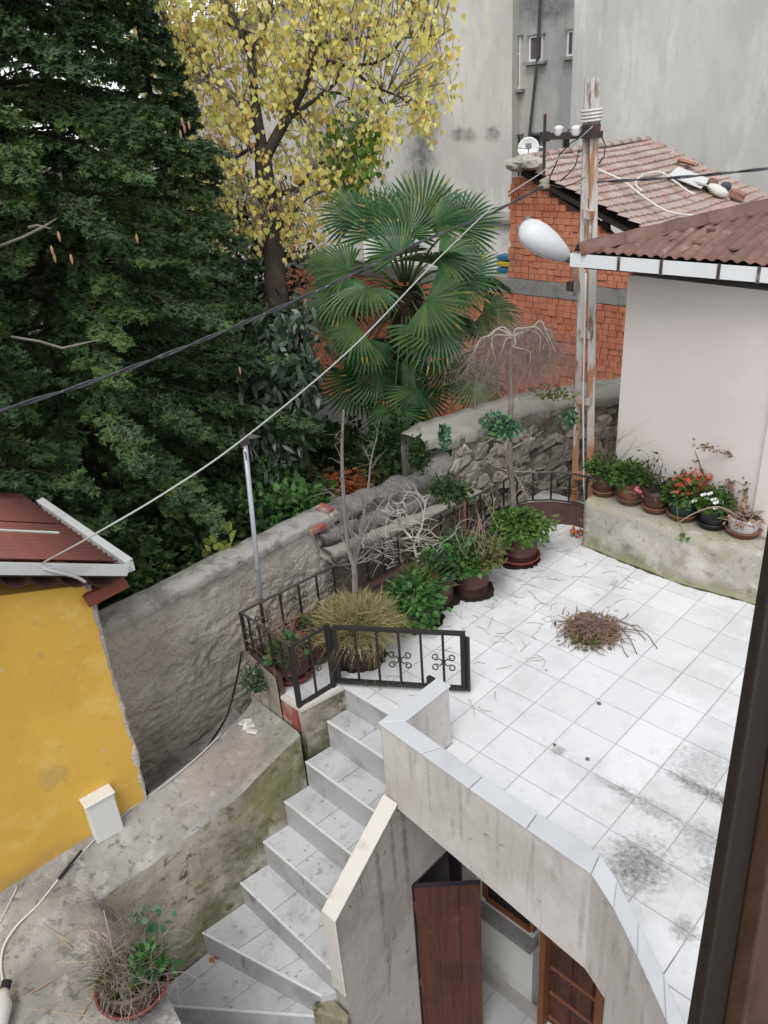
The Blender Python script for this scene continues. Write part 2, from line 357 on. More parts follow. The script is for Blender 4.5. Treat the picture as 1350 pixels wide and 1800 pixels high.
mb.prism([(-.25, -3.25), (.02, -3.22), (.55, -2.98), (.5, -2.83), (-.2, -2.83)], -8.6, -4.75)
o = mb.build('broken_newel', stairwall_m, flank); bevel(o, .06, 3)
MB().box((.225, -.63, -5.8), (.36, .05, 5.6)).box((.225, .99, -5.8), (.36, .05, 5.6)).box((.225, .18, -3.02), (.36, 1.6, .06)).build('door_frame', M('dark_frame', (.03, .02, .03), .7), flank)
dr = put('plank_door', None, flank, (.42, -.62, -8.5)); ORG[dr.name] = A(.42, -.62, -8.5)
e0 = A(.43, -.62, 0); e1 = onZ(845, 1555, -3.08)*A(1, 1, 0); dv = unit(e1-e0); Lw = np.linalg.norm(e1-e0); nv = A(-dv[1], dv[0], 0)
for k in range(3):
    a = e0+dv*(Lw*k/3+.003); b = e0+dv*(Lw*(k+1)/3-.003)
    MB().hexa([a+A(0, 0, -8.5), b+A(0, 0, -8.5), b+nv*.09+A(0, 0, -8.5), a+nv*.09+A(0, 0, -8.5)], [a+A(0, 0, -3.08), b+A(0, 0, -3.08), b+nv*.09+A(0, 0, -3.08), a+nv*.09+A(0, 0, -3.08)]).build('plank', wood_m, dr)
MB().bar(e0+nv*.045+A(0, 0, -3.06), e1+nv*.045+A(0, 0, -3.06), .11, .03).build('top_strip', M('dark_frame', (.03, .02, .03), .7), dr)
MB().box((.41, -.60, -3.7), (.03, .05, .22)).box((.41, -.60, -6.4), (.03, .05, .22)).build('hinge', M('rusty_hinge', (.2, .07, .03), .8), dr)

# ---- wall under the terrace with window and carved door
bw = thing('basement_wall', 'whitewashed wall in shade under the terrace, behind the plank door', 'wall', (3, 1.7, -8.6))
Y0 = 1.6
def q_(x, y): p = onY(x, y, Y0); return p[0], p[2]
wx1 = q_(936, 1640)[0]; wz = q_(936, 1648)[1]; dx0 = q_(955, 1660)[0]
mb = MB()
mb.box(((wx1+.45+dx0)/2-.1, Y0+.15, -4.6), (dx0-wx1-.25, .3, 8.0))
mb.box((-.9, Y0+.15, -4.6), (2.8, .3, 8.0))
mb.box((wx1-.75, Y0+.15, (wz-8.6)/2), (1.55, .3, wz+8.6)).box((wx1-.75, Y0+.15, -1.6), (1.55, .3, 2.0))
mb.box((dx0+2.9, Y0+.15, -4.6), (2.6, .3, 8.0)).box((dx0+.8, Y0+.15, -1.6), (1.62, .3, 2.0))
mb.build('wall', white_wall_m, bw)
MB().box((.9, Y0-.05, -8.35), (2.9, .12, .5)).build('plinth', M('plinth', (.25, .24, .23), .9), bw)
wn = put('window', None, bw, (wx1-.75, Y0, wz)); ORG[wn.name] = A(wx1-.75, Y0, wz)
MB().box((wx1-.05, Y0+.1, -3.9), (.1, .12, 3.2)).box((wx1-1.45, Y0+.1, -3.9), (.1, .12, 3.2)).box((wx1-.75, Y0+.1, wz+.06), (1.3, .12, .1)).build('window_frame', frame_m, wn)
MB().box((wx1-.75, Y0+.14, -3.9), (1.3, .03, 3.2)).build('pane', M('dark_glass', (.01, .012, .013), .08, spec=.6), wn)
MB().box((wx1-.72, Y0-.12, wz-.10), (1.72, .35, .18)).build('window_sill', M('sill', (.16, .155, .15), .9, [((.07, .07, .065), 5, .45, .7, .7)]), wn)
cd = put('carved_door', None, bw, (dx0+.8, Y0, -8.5)); ORG[cd.name] = A(dx0+.8, Y0, -8.5)
MB().box((dx0+.07, Y0-.02, -5.6), (.15, .25, 5.9)).box((dx0+1.55, Y0-.02, -5.6), (.15, .25, 5.9)).build('door_frame', frame_m, cd)
MB().box((dx0+.8, Y0+.14, -5.6), (1.34, .08, 5.8)).build('door_leaf', wood_m, cd)
for zc in (-7.7, -6.75, -5.8, -4.85, -3.9):
    for xc in (dx0+.55, dx0+1.1):
        bevel(MB().box((xc, Y0+.08, zc), (.42, .08, .72)).build('panel', wood_m, cd), .05, 2)
for zc in (-8.2, -7.22, -6.27, -5.32, -4.37): bevel(MB().box((dx0+.8, Y0+.07, zc), (1.24, .09, .11)).build('rail', frame_m, cd), .03, 2)

# ---- the stair
def XL(y): return -2.74+(y-.66)*(.53/4.55)       # face of the wall on the left of the stair
stair = thing('staircase', 'steep grey tiled staircase turning down from the white terrace beside a mossy wall', 'staircase', (-1.4, -2, -6))
ZT = [0, -.70, -1.49, -2.26, -3.04, -3.83, -4.54, -5.28, -6.03]
NL = [(XL(.66), .66), (XL(.08), .08), (XL(-.64), -.64), (XL(-1.34), -1.34), (XL(-2.04), -2.04), (XL(-2.78), -2.78), (XL(-3.9), -3.9), (-3.35, -5.55), (-1.3, -5.8)]
NR = [(.055, .66), (.055, .08), (.055, -.64), (.055, -1.34), (.055, -2.04), (.055, -2.79), (-.12, -3.05), (-.22, -3.12), (-.25, -3.2)]
body_m = grout_m
bmb = MB()
for k in range(1, 9):
    a, b, c, d = NL[k-1], NR[k-1], NR[k], NL[k]
    z = ZT[k]-.022
    pl = [A(*d, 0), A(*c, 0), A(*b, 0), A(*a, 0)]
    bmb.hexa([p+A(0, 0, z-1.5) for p in pl], [p+A(0, 0, z) for p in pl])
    # tread tiles
    al = (0, .36, .70, 1) if k < 6 else (0, .42, .74, 1)
    if k == 6: al = (0, .30, .64, 1)
    if k == 7: al = (0, .12, .45, .78, 1)
    if k == 8: al = (0, .5, 1)
    def on(p, q, t): return A(p[0]+(q[0]-p[0])*t, p[1]+(q[1]-p[1])*t, 0)
    for q in range(len(al)-1):
        t0, t1 = al[q]+(.004 if q else 0), al[q+1]-.004
        f0, f1, r1, r0 = on(d, c, t0), on(d, c, t1), on(a, b, t1), on(a, b, t0)
        dirn = unit((r0-f0) if np.linalg.norm(r0-f0) > .2 else (r1-f1))
        f0 = f0+dirn*.03; f1 = f1+dirn*.03
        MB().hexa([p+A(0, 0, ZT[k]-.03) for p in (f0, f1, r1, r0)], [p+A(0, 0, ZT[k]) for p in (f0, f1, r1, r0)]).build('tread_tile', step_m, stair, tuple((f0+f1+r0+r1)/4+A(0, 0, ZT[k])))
    # nosing strip and riser below it
    e = unit(A(c[0]-d[0], c[1]-d[1], 0)); outw = A(e[1], -e[0], 0)
    D_, C_ = A(*d, 0), A(*c, 0)
    MB().hexa([D_+A(0, 0, ZT[k]-.035)-outw*.03, D_+outw*.012+A(0, 0, ZT[k]-.035), C_+outw*.012+A(0, 0, ZT[k]-.035), C_+A(0, 0, ZT[k]-.035)-outw*.03],
              [D_+A(0, 0, ZT[k]+.006)-outw*.03, D_+outw*.012+A(0, 0, ZT[k]+.006), C_+outw*.012+A(0, 0, ZT[k]+.006), C_+A(0, 0, ZT[k]+.006)-outw*.03]).build('nosing', trim_m, stair)
for k in range(0, 8):
    d, c = A(*NL[k], 0), A(*NR[k], 0); e = unit(c-d); outw = A(e[1], -e[0], 0); Lr = np.linalg.norm(c-d)
    al = (0, .34, .67, 1) if k < 5 else ((0, .05, .36, .69, 1) if k != 7 else (0, .1, .38, .68, 1))
    for q in range(len(al)-1):
        p0, p1 = d+e*(Lr*al[q]+.006), d+e*(Lr*al[q+1]-.006)
        z0, z1 = ZT[k+1], ZT[k]-.036
        MB().hexa([p0+A(0, 0, z0)-outw*.03, p0+A(0, 0, z0)+outw*.004, p1+A(0, 0, z0)+outw*.004, p1+A(0, 0, z0)-outw*.03],
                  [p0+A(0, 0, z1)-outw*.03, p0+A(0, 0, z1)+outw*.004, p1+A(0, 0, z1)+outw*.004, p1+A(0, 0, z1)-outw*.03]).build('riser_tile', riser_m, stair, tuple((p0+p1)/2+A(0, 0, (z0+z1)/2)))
bmb.build('step_core', grout_m, stair)
d, c = A(*NL[0], 0), A(*NR[0], 0)
MB().box(((d[0]+c[0])/2, .655, -.015), (c[0]-d[0], .06, .045)).build('nosing', trim_m, stair)

# ---- thick sloping retaining wall left of the stair (ledge) and its stair-side face
PL = A(-2.74, .66, 0); NLn = A(1, -.53/4.55, 0)
def inner(x, y): return onP(x, y, PL, NLn)
YP0 = A(-4.57, -3.84, 0); YD = unit(A(-.1, -1, 0)); YN = A(YD[1], -YD[0], 0)*-1      # yellow wall: point, direction, outward normal
if YN[0] < 0: YN = -YN
Iq = [inner(527, 1290), inner(480, 1338), inner(430, 1385), inner(350, 1455), inner(255, 1525), inner(170, 1585)]
Iq = [A(p[0], p[1], p[2]) for p in Iq]
Iq += [A(-1.9, -5.92, -1.40), A(-.5, -5.9, -1.40), A(.12, -6.0, -1.42), A(.3, -6.4, -1.42), A(.34, -7.2, -1.45), A(.34, -9, -1.5)]
Oq = [onZ(447, 1228, -.75), onZ(420, 1262, -.95), onZ(370, 1312, -1.1), onZ(315, 1355, -1.18), onZ(255, 1400, -1.25), onP(125, 1490, YP0, YN), onP(0, 1570, YP0, YN), A(-5.0, -8.2, -1.75), A(-5.0, -9.2, -1.8), A(-4.5, -9.8, -1.8), A(-3, -10, -1.8), A(-1, -10, -1.7)]
led = thing('retaining_wall', 'thick old concrete retaining wall with broad rough top, running down beside the steps', 'wall', (-3.8, -3.5, -6))
def resample(P, n):
    P = np.array(P); d = np.r_[0, np.cumsum(np.linalg.norm(np.diff(P, axis=0), axis=1))]; d /= d[-1]
    t = np.linspace(0, 1, n); return np.stack([np.interp(t, d, P[:, k]) for k in range(3)], 1)
NR_ = 90
# keep the station pairs matched: interpolate both lists by station index
def bystation(P, n):
    P = np.array(P); t = np.linspace(0, len(P)-1, n); i = np.arange(len(P)); return np.stack([np.interp(t, i, P[:, k]) for k in range(3)], 1)
Ii = bystation(Iq, NR_); Oi = bystation(Oq, NR_)
G = []
for k in range(NR_):
    row = []
    for j in range(25):
        t = j/24; p = Ii[k]*(1-t)+Oi[k]*t
        n_ = fbm(p, 1.3, 4, 5)
        e_ = .5 if j == 0 else 1
        p = p+A(0, 0, n_*.05*e_ - (.05 if j == 0 else 0) - (.012 if j == 1 else 0))
        if j == 0: p = p+A(wob(p, 1.5, .05, 9), 0, 0)
        row.append(p)
    G.append(row)
G_led = G
o = MB().grid(G).build('top', ledge_m, led, smooth=True); flipfix(o)
if sum(p.normal.z for p in o.data.polygons) < 0: o.data.flip_normals()
# added floor sheet in the gap, raised to lessen shade on the garden wall
G2 = []
for k in range(30):
    q = Oi[min(NR_-1, k)]
    G2.append([q*(1-t)+A(-6.45, q[1]+.3, q[2]-.35)*t+A(0, 0, -1.0*min(1, t*3)+fbm(q+A(t*2, 0, 0), 1.6, 3, 15)*.10*min(1, t*4)) for t in np.linspace(0, 1, 10)] if q[1] > -3.75 else None)
G2 = [g_ for g_ in G2 if g_ is not None]
o = MB().grid(G2).build('bounce_fill', ledge_m, led, smooth=True); flipfix(o)
if sum(p.normal.z for p in o.data.polygons) < 0: o.data.flip_normals()
F_ = []
for k in range(NR_):
    top = G[k][0]; b = A(Ii[k][0], Ii[k][1], 0); row = []
    for j in range(14):
        z = top[2]+(-8.6-top[2])*(j/13)**1.5
        q = A(b[0] if j else top[0], b[1] if j else top[1], z)
        if j: q = q+A(abs(fbm(q, 1.1, 3, 21))*-.05, 0, 0)
        row.append(q)
    F_.append(row)
o = MB().grid(F_).build('stair_face', stairwall_m, led, smooth=True)
# corner block that carries the railing corner and end of the terrace
mb = MB()
bl = [(-5.0, -.5), (-2.94, -.5), (-2.745, .655), (-5.0, .655)]
n = 14
def facegrid(p, q, z0, z1, nx, nz, amp, off, seed):
    G = []
    for i in range(nx+1):
        row = []
        for j in range(nz+1):
            b = A(*p, 0)*(1-i/nx)+A(*q, 0)*(i/nx)+A(0, 0, z0+(z1-z0)*j/nz)
            f = fbm(b, 1.2, 4, seed)*amp*(0 if j == nz else 1)
            row.append(b+A(*off, 0)*f)
        G.append(row)
    return G
mb.grid(facegrid(bl[1], bl[2], -6, -.06, 14, 30, .05, (1, -.1), 31)); mb.grid(facegrid(bl[0], bl[1], -6, -.06, 20, 30, .06, (0, -1), 33))
mb.build('corner_block', stairwall_m, led, smooth=True)
MB().box((-3.35, -.52, -.45), (.55, .07, .62)).build('red_patch', red_m, led)
MB().prism([(-3.62, -.56), (-2.9, -.56), (-2.70, .655), (-2.78, .655), (-2.98, -.40), (-3.62, -.40)], -.07, .012).build('edge_stone', stone_m, led)

# ---- painted kerb round the terrace
kerb = thing('kerb_wall', 'low brown painted kerb under the iron railing at the terrace edge', 'wall', (-4.5, 4, 0))
KI = [(-3.62, -.42), (-4.82, -.32), (-4.62, 2.6), (-4.40, 5.6), (-4.20, 8.4), (-4.20, 9.3), (-3.95, 9.95), (-3.45, 10.4), (-2.8, 10.65), (-1.99, 10.72)]
def offs(P, d):
    out = []
    for i in range(len(P)):
        a = A(*P[max(0, i-1)]); b = A(*P[min(len(P)-1, i+1)]); t = unit(b-a); out.append(A(P[i][0]+t[1]*-d*-1, P[i][1]+t[0]*-d*1)*1.0)
    return out
KO = []
for i in range(len(KI)):
    a = A(*KI[max(0, i-1)]); b = A(*KI[min(len(KI)-1, i+1)]); t = unit(b-a); KO.append(A(KI[i][0]-t[1]*(.12 if i < 2 else .28), KI[i][1]+t[0]*(.12 if i < 2 else .28)))
cen = A(-2, 5)
KO = [k if np.linalg.norm(k-cen) > np.linalg.norm(A(*KI[i])-cen) else 2*A(*KI[i])-k for i, k in enumerate(KO)]
mb = MB()
for i in range(len(KI)-1):
    h = .62
    mb.hexa([A(*KI[i], -.6), A(*KI[i+1], -.6), A(*KO[i+1], -.6), A(*KO[i], -.6)], [A(*KI[i], h), A(*KI[i+1], h), A(*KO[i+1], h), A(*KO[i], h)])
mb.build('kerb', kerb_m, kerb)
mb = MB()
for i in range(len(KO)-1):
    p, q = KO[i], KO[i+1]
    mb.grid(facegrid(tuple(p+unit(p-cen)*.05), tuple(q+unit(q-cen)*.05), -8, .56, 10, 20, .06, (-.7, 0), 40+i))
mb.build('outer_face', M('rough_render', (.30, .27, .235), .95, [((.2, .18, .15), 2.5, .45, .7, .8)], [(6, .6, .06), (30, .4, .01)]), kerb, smooth=True)

# ---- iron railing
rail = thing('iron_railing', 'black wrought iron railing along the back edge of the terrace', 'railing', (-4.5, 4, .62))
RP = [(-3.0, -.5), (-4.98, -.38), (-4.78, 2.6), (-4.56, 5.6), (-4.36, 8.4), (-4.36, 9.35), (-4.08, 10.05), (-3.55, 10.52), (-2.85, 10.78), (-2.02, 10.84)]
RPz = [1.70]*10
mbt = MB().tube([A(*p, 1.70) for p in RP], .04, 6).build('top_rail', M('worn_iron', (.05, .046, .043), .5, [((.16, .14, .13), 8, .5, .7, .6)], spec=.4), rail)
MB().tube([A(*p, .74) for p in RP[1:]], .028, 5).build('bottom_rail', iron_m, rail)
MB().tube([A(-3.0, -.5, .62), A(-4.98, -.38, .70)], .028, 5).build('bottom_rail', iron_m, rail)
def along(P, step):
    P = [A(*p) for p in P]; out = []; d = 0; nxt = step
    for i in range(len(P)-1):
        L_ = np.linalg.norm(P[i+1]-P[i])
        while nxt <= d+L_: out.append((P[i]+(P[i+1]-P[i])*((nxt-d)/L_), unit(P[i+1]-P[i]))); nxt += step
        d += L_
    return out
def spiral(cx, cz, r0, turns, sgn, a0, n=12):
    return [(cx+r0*(1-.62*t)*math.cos(a0+sgn*turns*2*math.pi*t), cz+r0*(1-.62*t)*math.sin(a0+sgn*turns*2*math.pi*t)) for t in [i/n for i in range(n+1)]]
def scroll(p, t, zc, s=1.0):            # butterfly of four curls round a baluster, in the plane of direction t
    mb = MB()
    for sx in (-1, 1):
        for szz in (-1, 1):
            pts = spiral(.155*sx*s, .13*szz*s, .085*s, 1.15, sx*szz, math.pi/2*(1-szz)*0+ (math.atan2(-szz*.6, -sx)))
            P = [A(0, 0, zc+.01*szz)]+[A(0, 0, zc)+A(t[0]*u, t[1]*u, v) for u, v in pts]
            P = [A(p[0], p[1], 0)+A(*q) for q in P]
            mb.tube(P, .014*s, 4)
    mb.box((p[0], p[1], zc), (.055*s, .055*s, .07*s)); return mb
for k, (p, t) in enumerate(along(RP[1:], .56)):
    o = MB().box((p[0], p[1], 1.22), (.045, .045, .96)).build('baluster', iron_m, rail, (p[0], p[1], .74))
    if k % 2 == 0:
        b = scroll(p, t, 1.2).build('scroll', iron_m, o, (p[0], p[1], .74))
for k, (p, t) in enumerate(along([(-3.0, -.5), (-4.98, -.38)], .42)):
    o = MB().box((p[0], p[1], 1.17), (.045, .045, 1.04)).build('baluster', iron_m, rail, (p[0], p[1], .65))
    if k in (0, 3): scroll(p, t, 1.2).build('scroll', iron_m, o, (p[0], p[1], .65))
MB().box((-4.98, -.38, 1.15), (.07, .07, 1.12)).build('post', iron_m, rail)
MB().box((-3.0, -.5, .85), (.10, .10, 1.72)).build('post', iron_m, rail)
gp = (-2.93, .50)
MB().bar((-3.0, -.5, 1.69), (*gp, 1.71), .07, .05).build('top_rail', iron_m, rail)
MB().bar((-3.0, -.5, .07), (*gp, .09), .06, .06).bar((-3.0, -.5, .02), (*gp, .03), .05, .04).build('bottom_rail', iron_m, rail)
p = A(-2.965, 0.0); t = unit(A(gp[0]+3, gp[1]+.5))
o = MB().box((p[0], p[1], .88), (.045, .045, 1.62)).build('baluster', iron_m, rail, (p[0], p[1], .08)); scroll(p, t, .85).build('scroll', iron_m, o, (p[0], p[1], .08))
MB().box((gp[0], gp[1], .88), (.10, .10, 1.76)).build('post', iron_m, rail)
# ---- gate, standing open over the head of the stair
gate = thing('iron_gate', 'black iron gate with curled scrolls standing half open at the head of the stairs', 'gate', (-2.85, .60, .05))
g0 = A(-2.84, .60, 0); g1 = A(-.36, 2.27, 0); gd = unit(g1-g0); GL = np.linalg.norm(g1-g0)
MB().bar(g0+A(0, 0, 1.68), g1+A(0, 0, 1.68), .10, .08).bar(g0+A(0, 0, .16), g1+A(0, 0, .16), .10, .09).bar(g0+A(0, 0, .12), g0+A(0, 0, 1.64), .10, .10).bar(g1-gd*.05+A(0, 0, .205), g1-gd*.05+A(0, 0, 1.64), .09, .10).build('frame', iron_m, gate)
MB().bar(g1+gd*.05+A(0, 0, .10), g1+gd*.05+A(0, 0, 1.58), .07, .07).build('closing_stile', iron_m, gate)
mb = MB().box(tuple(g0+gd*2.15+A(0, 0, .32)), (.10, .10, .22)).box(tuple(g0+gd*2.22+A(.03, -.05, .42)), (.14, .10, .06)); mb.build('latch', iron_m, gate)
for k in range(5):
    p = g0+gd*(GL*(k+1)/6)
    o = MB().box((p[0], p[1], .92), (.042, .042, 1.44)).build('baluster', iron_m, gate, (p[0], p[1], .2))
    if k % 2 == 0: scroll(p, gd, .86, 1.15).build('scroll', iron_m, o, (p[0], p[1], .2))
# ================================================================== garden wall, post, ruined stone wall
gw_m = M('garden_wall_render', (.52, .475, .415), .95, [((.60, .57, .52), 1.3, .46, .62, .8), ((.37, .335, .285), 2.2, .48, .66, .7), ((.17, .165, .155), 'z', 2.6, 1.5, 2.2, .5), ((.20, .175, .15), 7, .60, .70, .6, (1, 1, .5)), ((.27, .24, .21), 16, .58, .68, .4)], [(4, .7, .09), (14, .9, .05), (45, .5, .012)])
cop2_m = M('old_coping', (.36, .345, .32), .95, [((.17, .165, .155), 5, .46, .62, .8), ((.42, .40, .37), 9, .56, .68, .5)], [(8, .8, .05), (30, .6, .015)])
mort2_m = M('old_mortar', (.27, .26, .25), .95, [((.14, .135, .13), 4, .45, .62, .85), ((.36, .35, .33), 8, .55, .66, .6), ((.12, .14, .07), 3, .58, .68, .5)], [(6, .9, .07), (24, .8, .025)])
def rough_bar(a, b, w_, h_, n_, amp, seed):
    a, b = A(*a), A(*b); d_ = unit(b-a); x_ = unit(np.cross(d_, A(0, 0, 1))); z_ = np.cross(x_, d_); G = []
    ring = [(-.5, -.5), (-.5, 0), (-.48, .42), (-.3, .5), (0, .52), (.3, .5), (.48, .42), (.5, 0), (.5, -.5), (0, -.5), (-.5, -.5)]
    for i in range(n_+1):
        c_ = a+(b-a)*i/n_; row = []
        for u, v in ring:
            q = c_+x_*(u*w_)+z_*(v*h_); row.append(q+x_*fbm(q, 1.7, 4, seed)*amp+z_*fbm(q, 1.9, 4, seed+5)*amp)
        G.append(row)
    mb = MB().grid(G); mb.f += [tuple(range(10)), tuple(range(n_*11, n_*11+10))]; return mb
XW = -6.5
gwall = thing('garden_wall', 'long weathered plaster garden wall between the yellow house and the terrace railing', 'wall', (XW, 0, -6))
def topz(y): return 2.06+wob((0, y, 0), .5, .05, 4)
ys = np.linspace(-5.2, 4.15, 230); zs = np.r_[np.linspace(0, .35, 8)[:-1], np.linspace(.35, 1, 130)]
G = []
for y in ys:
    row = []
    for t in zs:
        z = -6.8+(topz(y)+6.72)*t
        p = A(XW, y, z)
        rough = .5+.5*min(1, max(0, (1.35+.4*wob((0, y, 0), .6, 1, 8)-z)*1.6))      # render lost lower down: rubble shows
        dx = fbm(p, .9, 4, 11)*.10*rough + (.12+wob(p, 1.3, .16, 27)-abs(wob(p*A(1, 1, 1.6)+A(0, wob(p, 1.1, .5, 3), 0), 2.6, .22, 17))+.08-abs(wob(p*A(1, 1, 1.4), 4.6, .15, 19))-abs(wob(p, 9, .06, 23)))*max(0, rough-.5)*.5
        row.append(A(XW+dx, y, z))
    G.append(row)
MB().grid(G).build('render_face', gw_m, gwall, smooth=True)
mb = MB(); G = []
for y in ys:
    z = topz(y)
    prof = [(.10, -.20), (.13, -.02), (.06, .06), (-.2, .08), (-.62, .06), (-.70, -.04), (-.68, -.2), (-.66, -8)]
    G.append([A(XW+a+wob((a, y, 3), 1.6, .035, 2), y, z+b+wob((a*3, y, 0), 2.2, .03, 5)) for a, b in prof])
mb.grid(G); mb.build('coping', cop2_m, gwall, smooth=True)
post = MB().box((XW-.20, 3.92, 2.02), (.48, .30, .44)); o = tagged(post.build('brick_post', red_m), 'short red painted block standing on the garden wall where it meets the stone wall', 'post'); bevel(o, .03, 2)
o = tagged(MB().box((XW+.10, 3.30, 1.90), (.26, .55, .16)).build('painted_patch', red_m), 'faded red painted stub lying along the garden wall beside the red block', 'block'); bevel(o, .03, 2)

ruin = thing('stone_wall', 'ruined rubble stone wall with a broken concrete top behind the railing', 'wall', (XW, 9, -6))
rub_m = M('rubble_mortar', (.30, .27, .23), 1.0, [((.09, .08, .07), 2.5, .45, .68, .85), ((.27, .245, .205), 5, .56, .72, .6)], [(5, .8, .09), (18, .7, .03)])
stone2_m = M('rubble_stone', (.37, .34, .295), .95, [((.33, .31, .27), 6, .5, .7, .7), ((.13, .12, .105), 4, .5, .72, .6)], [(14, .6, .03)], rnd=.25)
concr_m = M('broken_concrete', (.33, .315, .285), .95, [((.19, .18, .165), 3, .48, .7, .8), ((.12, .14, .06), 4, .63, .76, .5)], [(8, .6, .05), (28, .4, .015)])
# path of the wall foot: straight beyond the garden wall, then bending to the pink house; top height along it
RW = [(XW, 4.1), (XW, 6.2), (XW, 8.0), (XW+.02, 9.2), (-6.25, 11.0), (-5.9, 12.6), (-5.2, 14.1), (-4.3, 15.6), (-3.4, 17.0)]
def rtop(t):      # t = station 0..8
    return float(np.interp(t, [0, .5, 1, 2, 2.5, 2.9, 3.05, 4, 8], [1.98, 2.0, 1.85, 1.62, 1.62, 1.85, 2.55, 2.58, 2.62]))
G = []; n = 110
for i in range(n+1):
    t = 8*i/n; k = min(7, int(t)); f = t-k
    b = A(*RW[k], 0)*(1-f)+A(*RW[k+1], 0)*f; tg = unit(A(*RW[k+1], 0)-A(*RW[k], 0)); nn = A(tg[1], -tg[0], 0)
    row = []; H = rtop(t)
    for j in range(46):
        z = -6+(H-.12+6)*j/45
        q = b+A(0, 0, z)
        lay = .10*math.sin(z*7+wob(q, .5, 2.0, 3)) if t < 3 else 0
        d = fbm(q, 1.1, 4, 51)*.16+abs(wob(q, 2.6, .16, 53))+lay*.8
        row.append(q+nn*d)
    G.append(row)
MB().grid(G).build('rubble_face', rub_m, ruin, smooth=True)
# rounded mortar top of the low stretch and the thick broken slab top of the high stretch
G = []
for i in range(91):
    t = 2.95*i/90; k = min(7, int(t)); f = t-k
    b = A(*RW[k], 0)*(1-f)+A(*RW[k+1], 0)*f; H = rtop(t); row = []
    for a in np.linspace(-.5, math.pi*1.0, 20):
        q = b+A(-.33+.45*math.cos(a), 0, H-.22+.30*math.sin(a)); row.append(q+A(fbm(q, 2.2, 4, 61)*.14, 0, fbm(q, 2.0, 4, 63)*.13))
    row.append(b+A(-.8, 0, -6)); G.append(row)
MB().grid(G).build('mortar_top', mort2_m, ruin, smooth=True)
G = []; 
for i in range(60):
    t = 2.35+5.65*i/59; k = min(7, int(t)); f = t-k
    b = A(*RW[k], 0)*(1-f)+A(*RW[k+1], 0)*f; tg = unit(A(*RW[k+1], 0)-A(*RW[k], 0)); nn = A(tg[1], -tg[0], 0)
    br = wob(b, 1.4, .22, 71)+wob(b, 4, .1, 73)
    if t < 2.75: off = .25
    else: off = 0
    fr = .06+br-off*2; bk = -1.55+wob(b, .8, .3, 75)
    h = 2.60+wob(b, .7, .05, 77)+.75*max(0, min(1, (3.3-t)/.9))*0
    row = []
    for s_, dz in ((fr, -.34), (fr+.05, -.05), (fr-.04, .05), (fr*.7+bk*.3, .07), (fr*.35+bk*.65, .10), (bk, .06), (bk-.03, -.4), (bk-.03, -8)):
        q = b+nn*s_+A(0, 0, h+dz); row.append(q+A(0, 0, fbm(q, 1.5, 3, 79)*.07))
    G.append(row)
MB().grid(G).build('slab_top', concr_m, ruin, smooth=True)
# single rubble stones on the face
def stone_mesh(seed):
    r_ = random.Random(seed); bm = bmesh.new(); bmesh.ops.create_cube(bm, size=.86); bmesh.ops.subdivide_edges(bm, edges=bm.edges, cuts=1, use_grid_fill=True)
    for v in bm.verts:
        k = v.co.length/.75; v.co = v.co*(1-.20*k)+Vector((r_.uniform(-.10, .10), r_.uniform(-.10, .10), r_.uniform(-.10, .10))); v.co *= S*1.15
    me = bpy.data.meshes.new('stone'); bm.to_mesh(me); bm.free(); me.materials.append(stone2_m); return me
SM = [stone_mesh(i) for i in range(7)]
for k_ in range(280):
    t = rng.uniform(2.2, 7.7); k = min(7, int(t)); f = t-k
    b = A(*RW[k], 0)*(1-f)+A(*RW[k+1], 0)*f; tg = unit(A(*RW[k+1], 0)-A(*RW[k], 0)); nn = A(tg[1], -tg[0], 0)
    z = rng.uniform(-2.2, rtop(t)-.45); sz = rng.uniform(.26, .66)
    fl = rng.uniform(.55, .95)
    X = Vector(tg); Y = Vector(nn); Z = Vector((0, 0, 1)); rot = Matrix((X*sz, Y*sz*.55, Z*sz*fl)).transposed()
    put('stone', SM[k_ % 7], ruin, b+nn*(.05+.05*rng.random())+A(0, 0, z), Matrix.Rotation(rng.uniform(-.6, .6), 3, Vector(nn)) @ rot)
# long concrete sill lying in front of the low stretch
sill = thing('concrete_beam', 'long grey concrete beam lying along the foot of the stone wall', 'beam', (-6.0, 7.2, .6))
P0, P1 = onX(590, 968, -6.05), onX(843, 868, -5.95)
rough_bar(P0+A(-.05, -.35, .02), P1, .5, .30, 60, .05, 91).build('beam', concr_m, sill, smooth=True)
rough_bar(P0+A(-.3, -.35, .40), P1+A(-.3, -.6, .34), .36, .40, 60, .13, 95).build('rough_course', mort2_m, sill, smooth=True)
MB().hexa([P0+A(.2, 0, -.2), P1+A(.2, 0, -.2), P1+A(-.2, 0, -.2), P0+A(-.2, 0, -.2)][::-1], [P0+A(.2, 0, -5), P1+A(.2, 0, -5), P1+A(-.2, 0, -5), P0+A(-.2, 0, -5)][::-1]).build('wall', M('brown_wall', (.15, .12, .10), .95, [((.07, .06, .05), 2, .45, .7, .8)], (8, .6, .05)), sill)

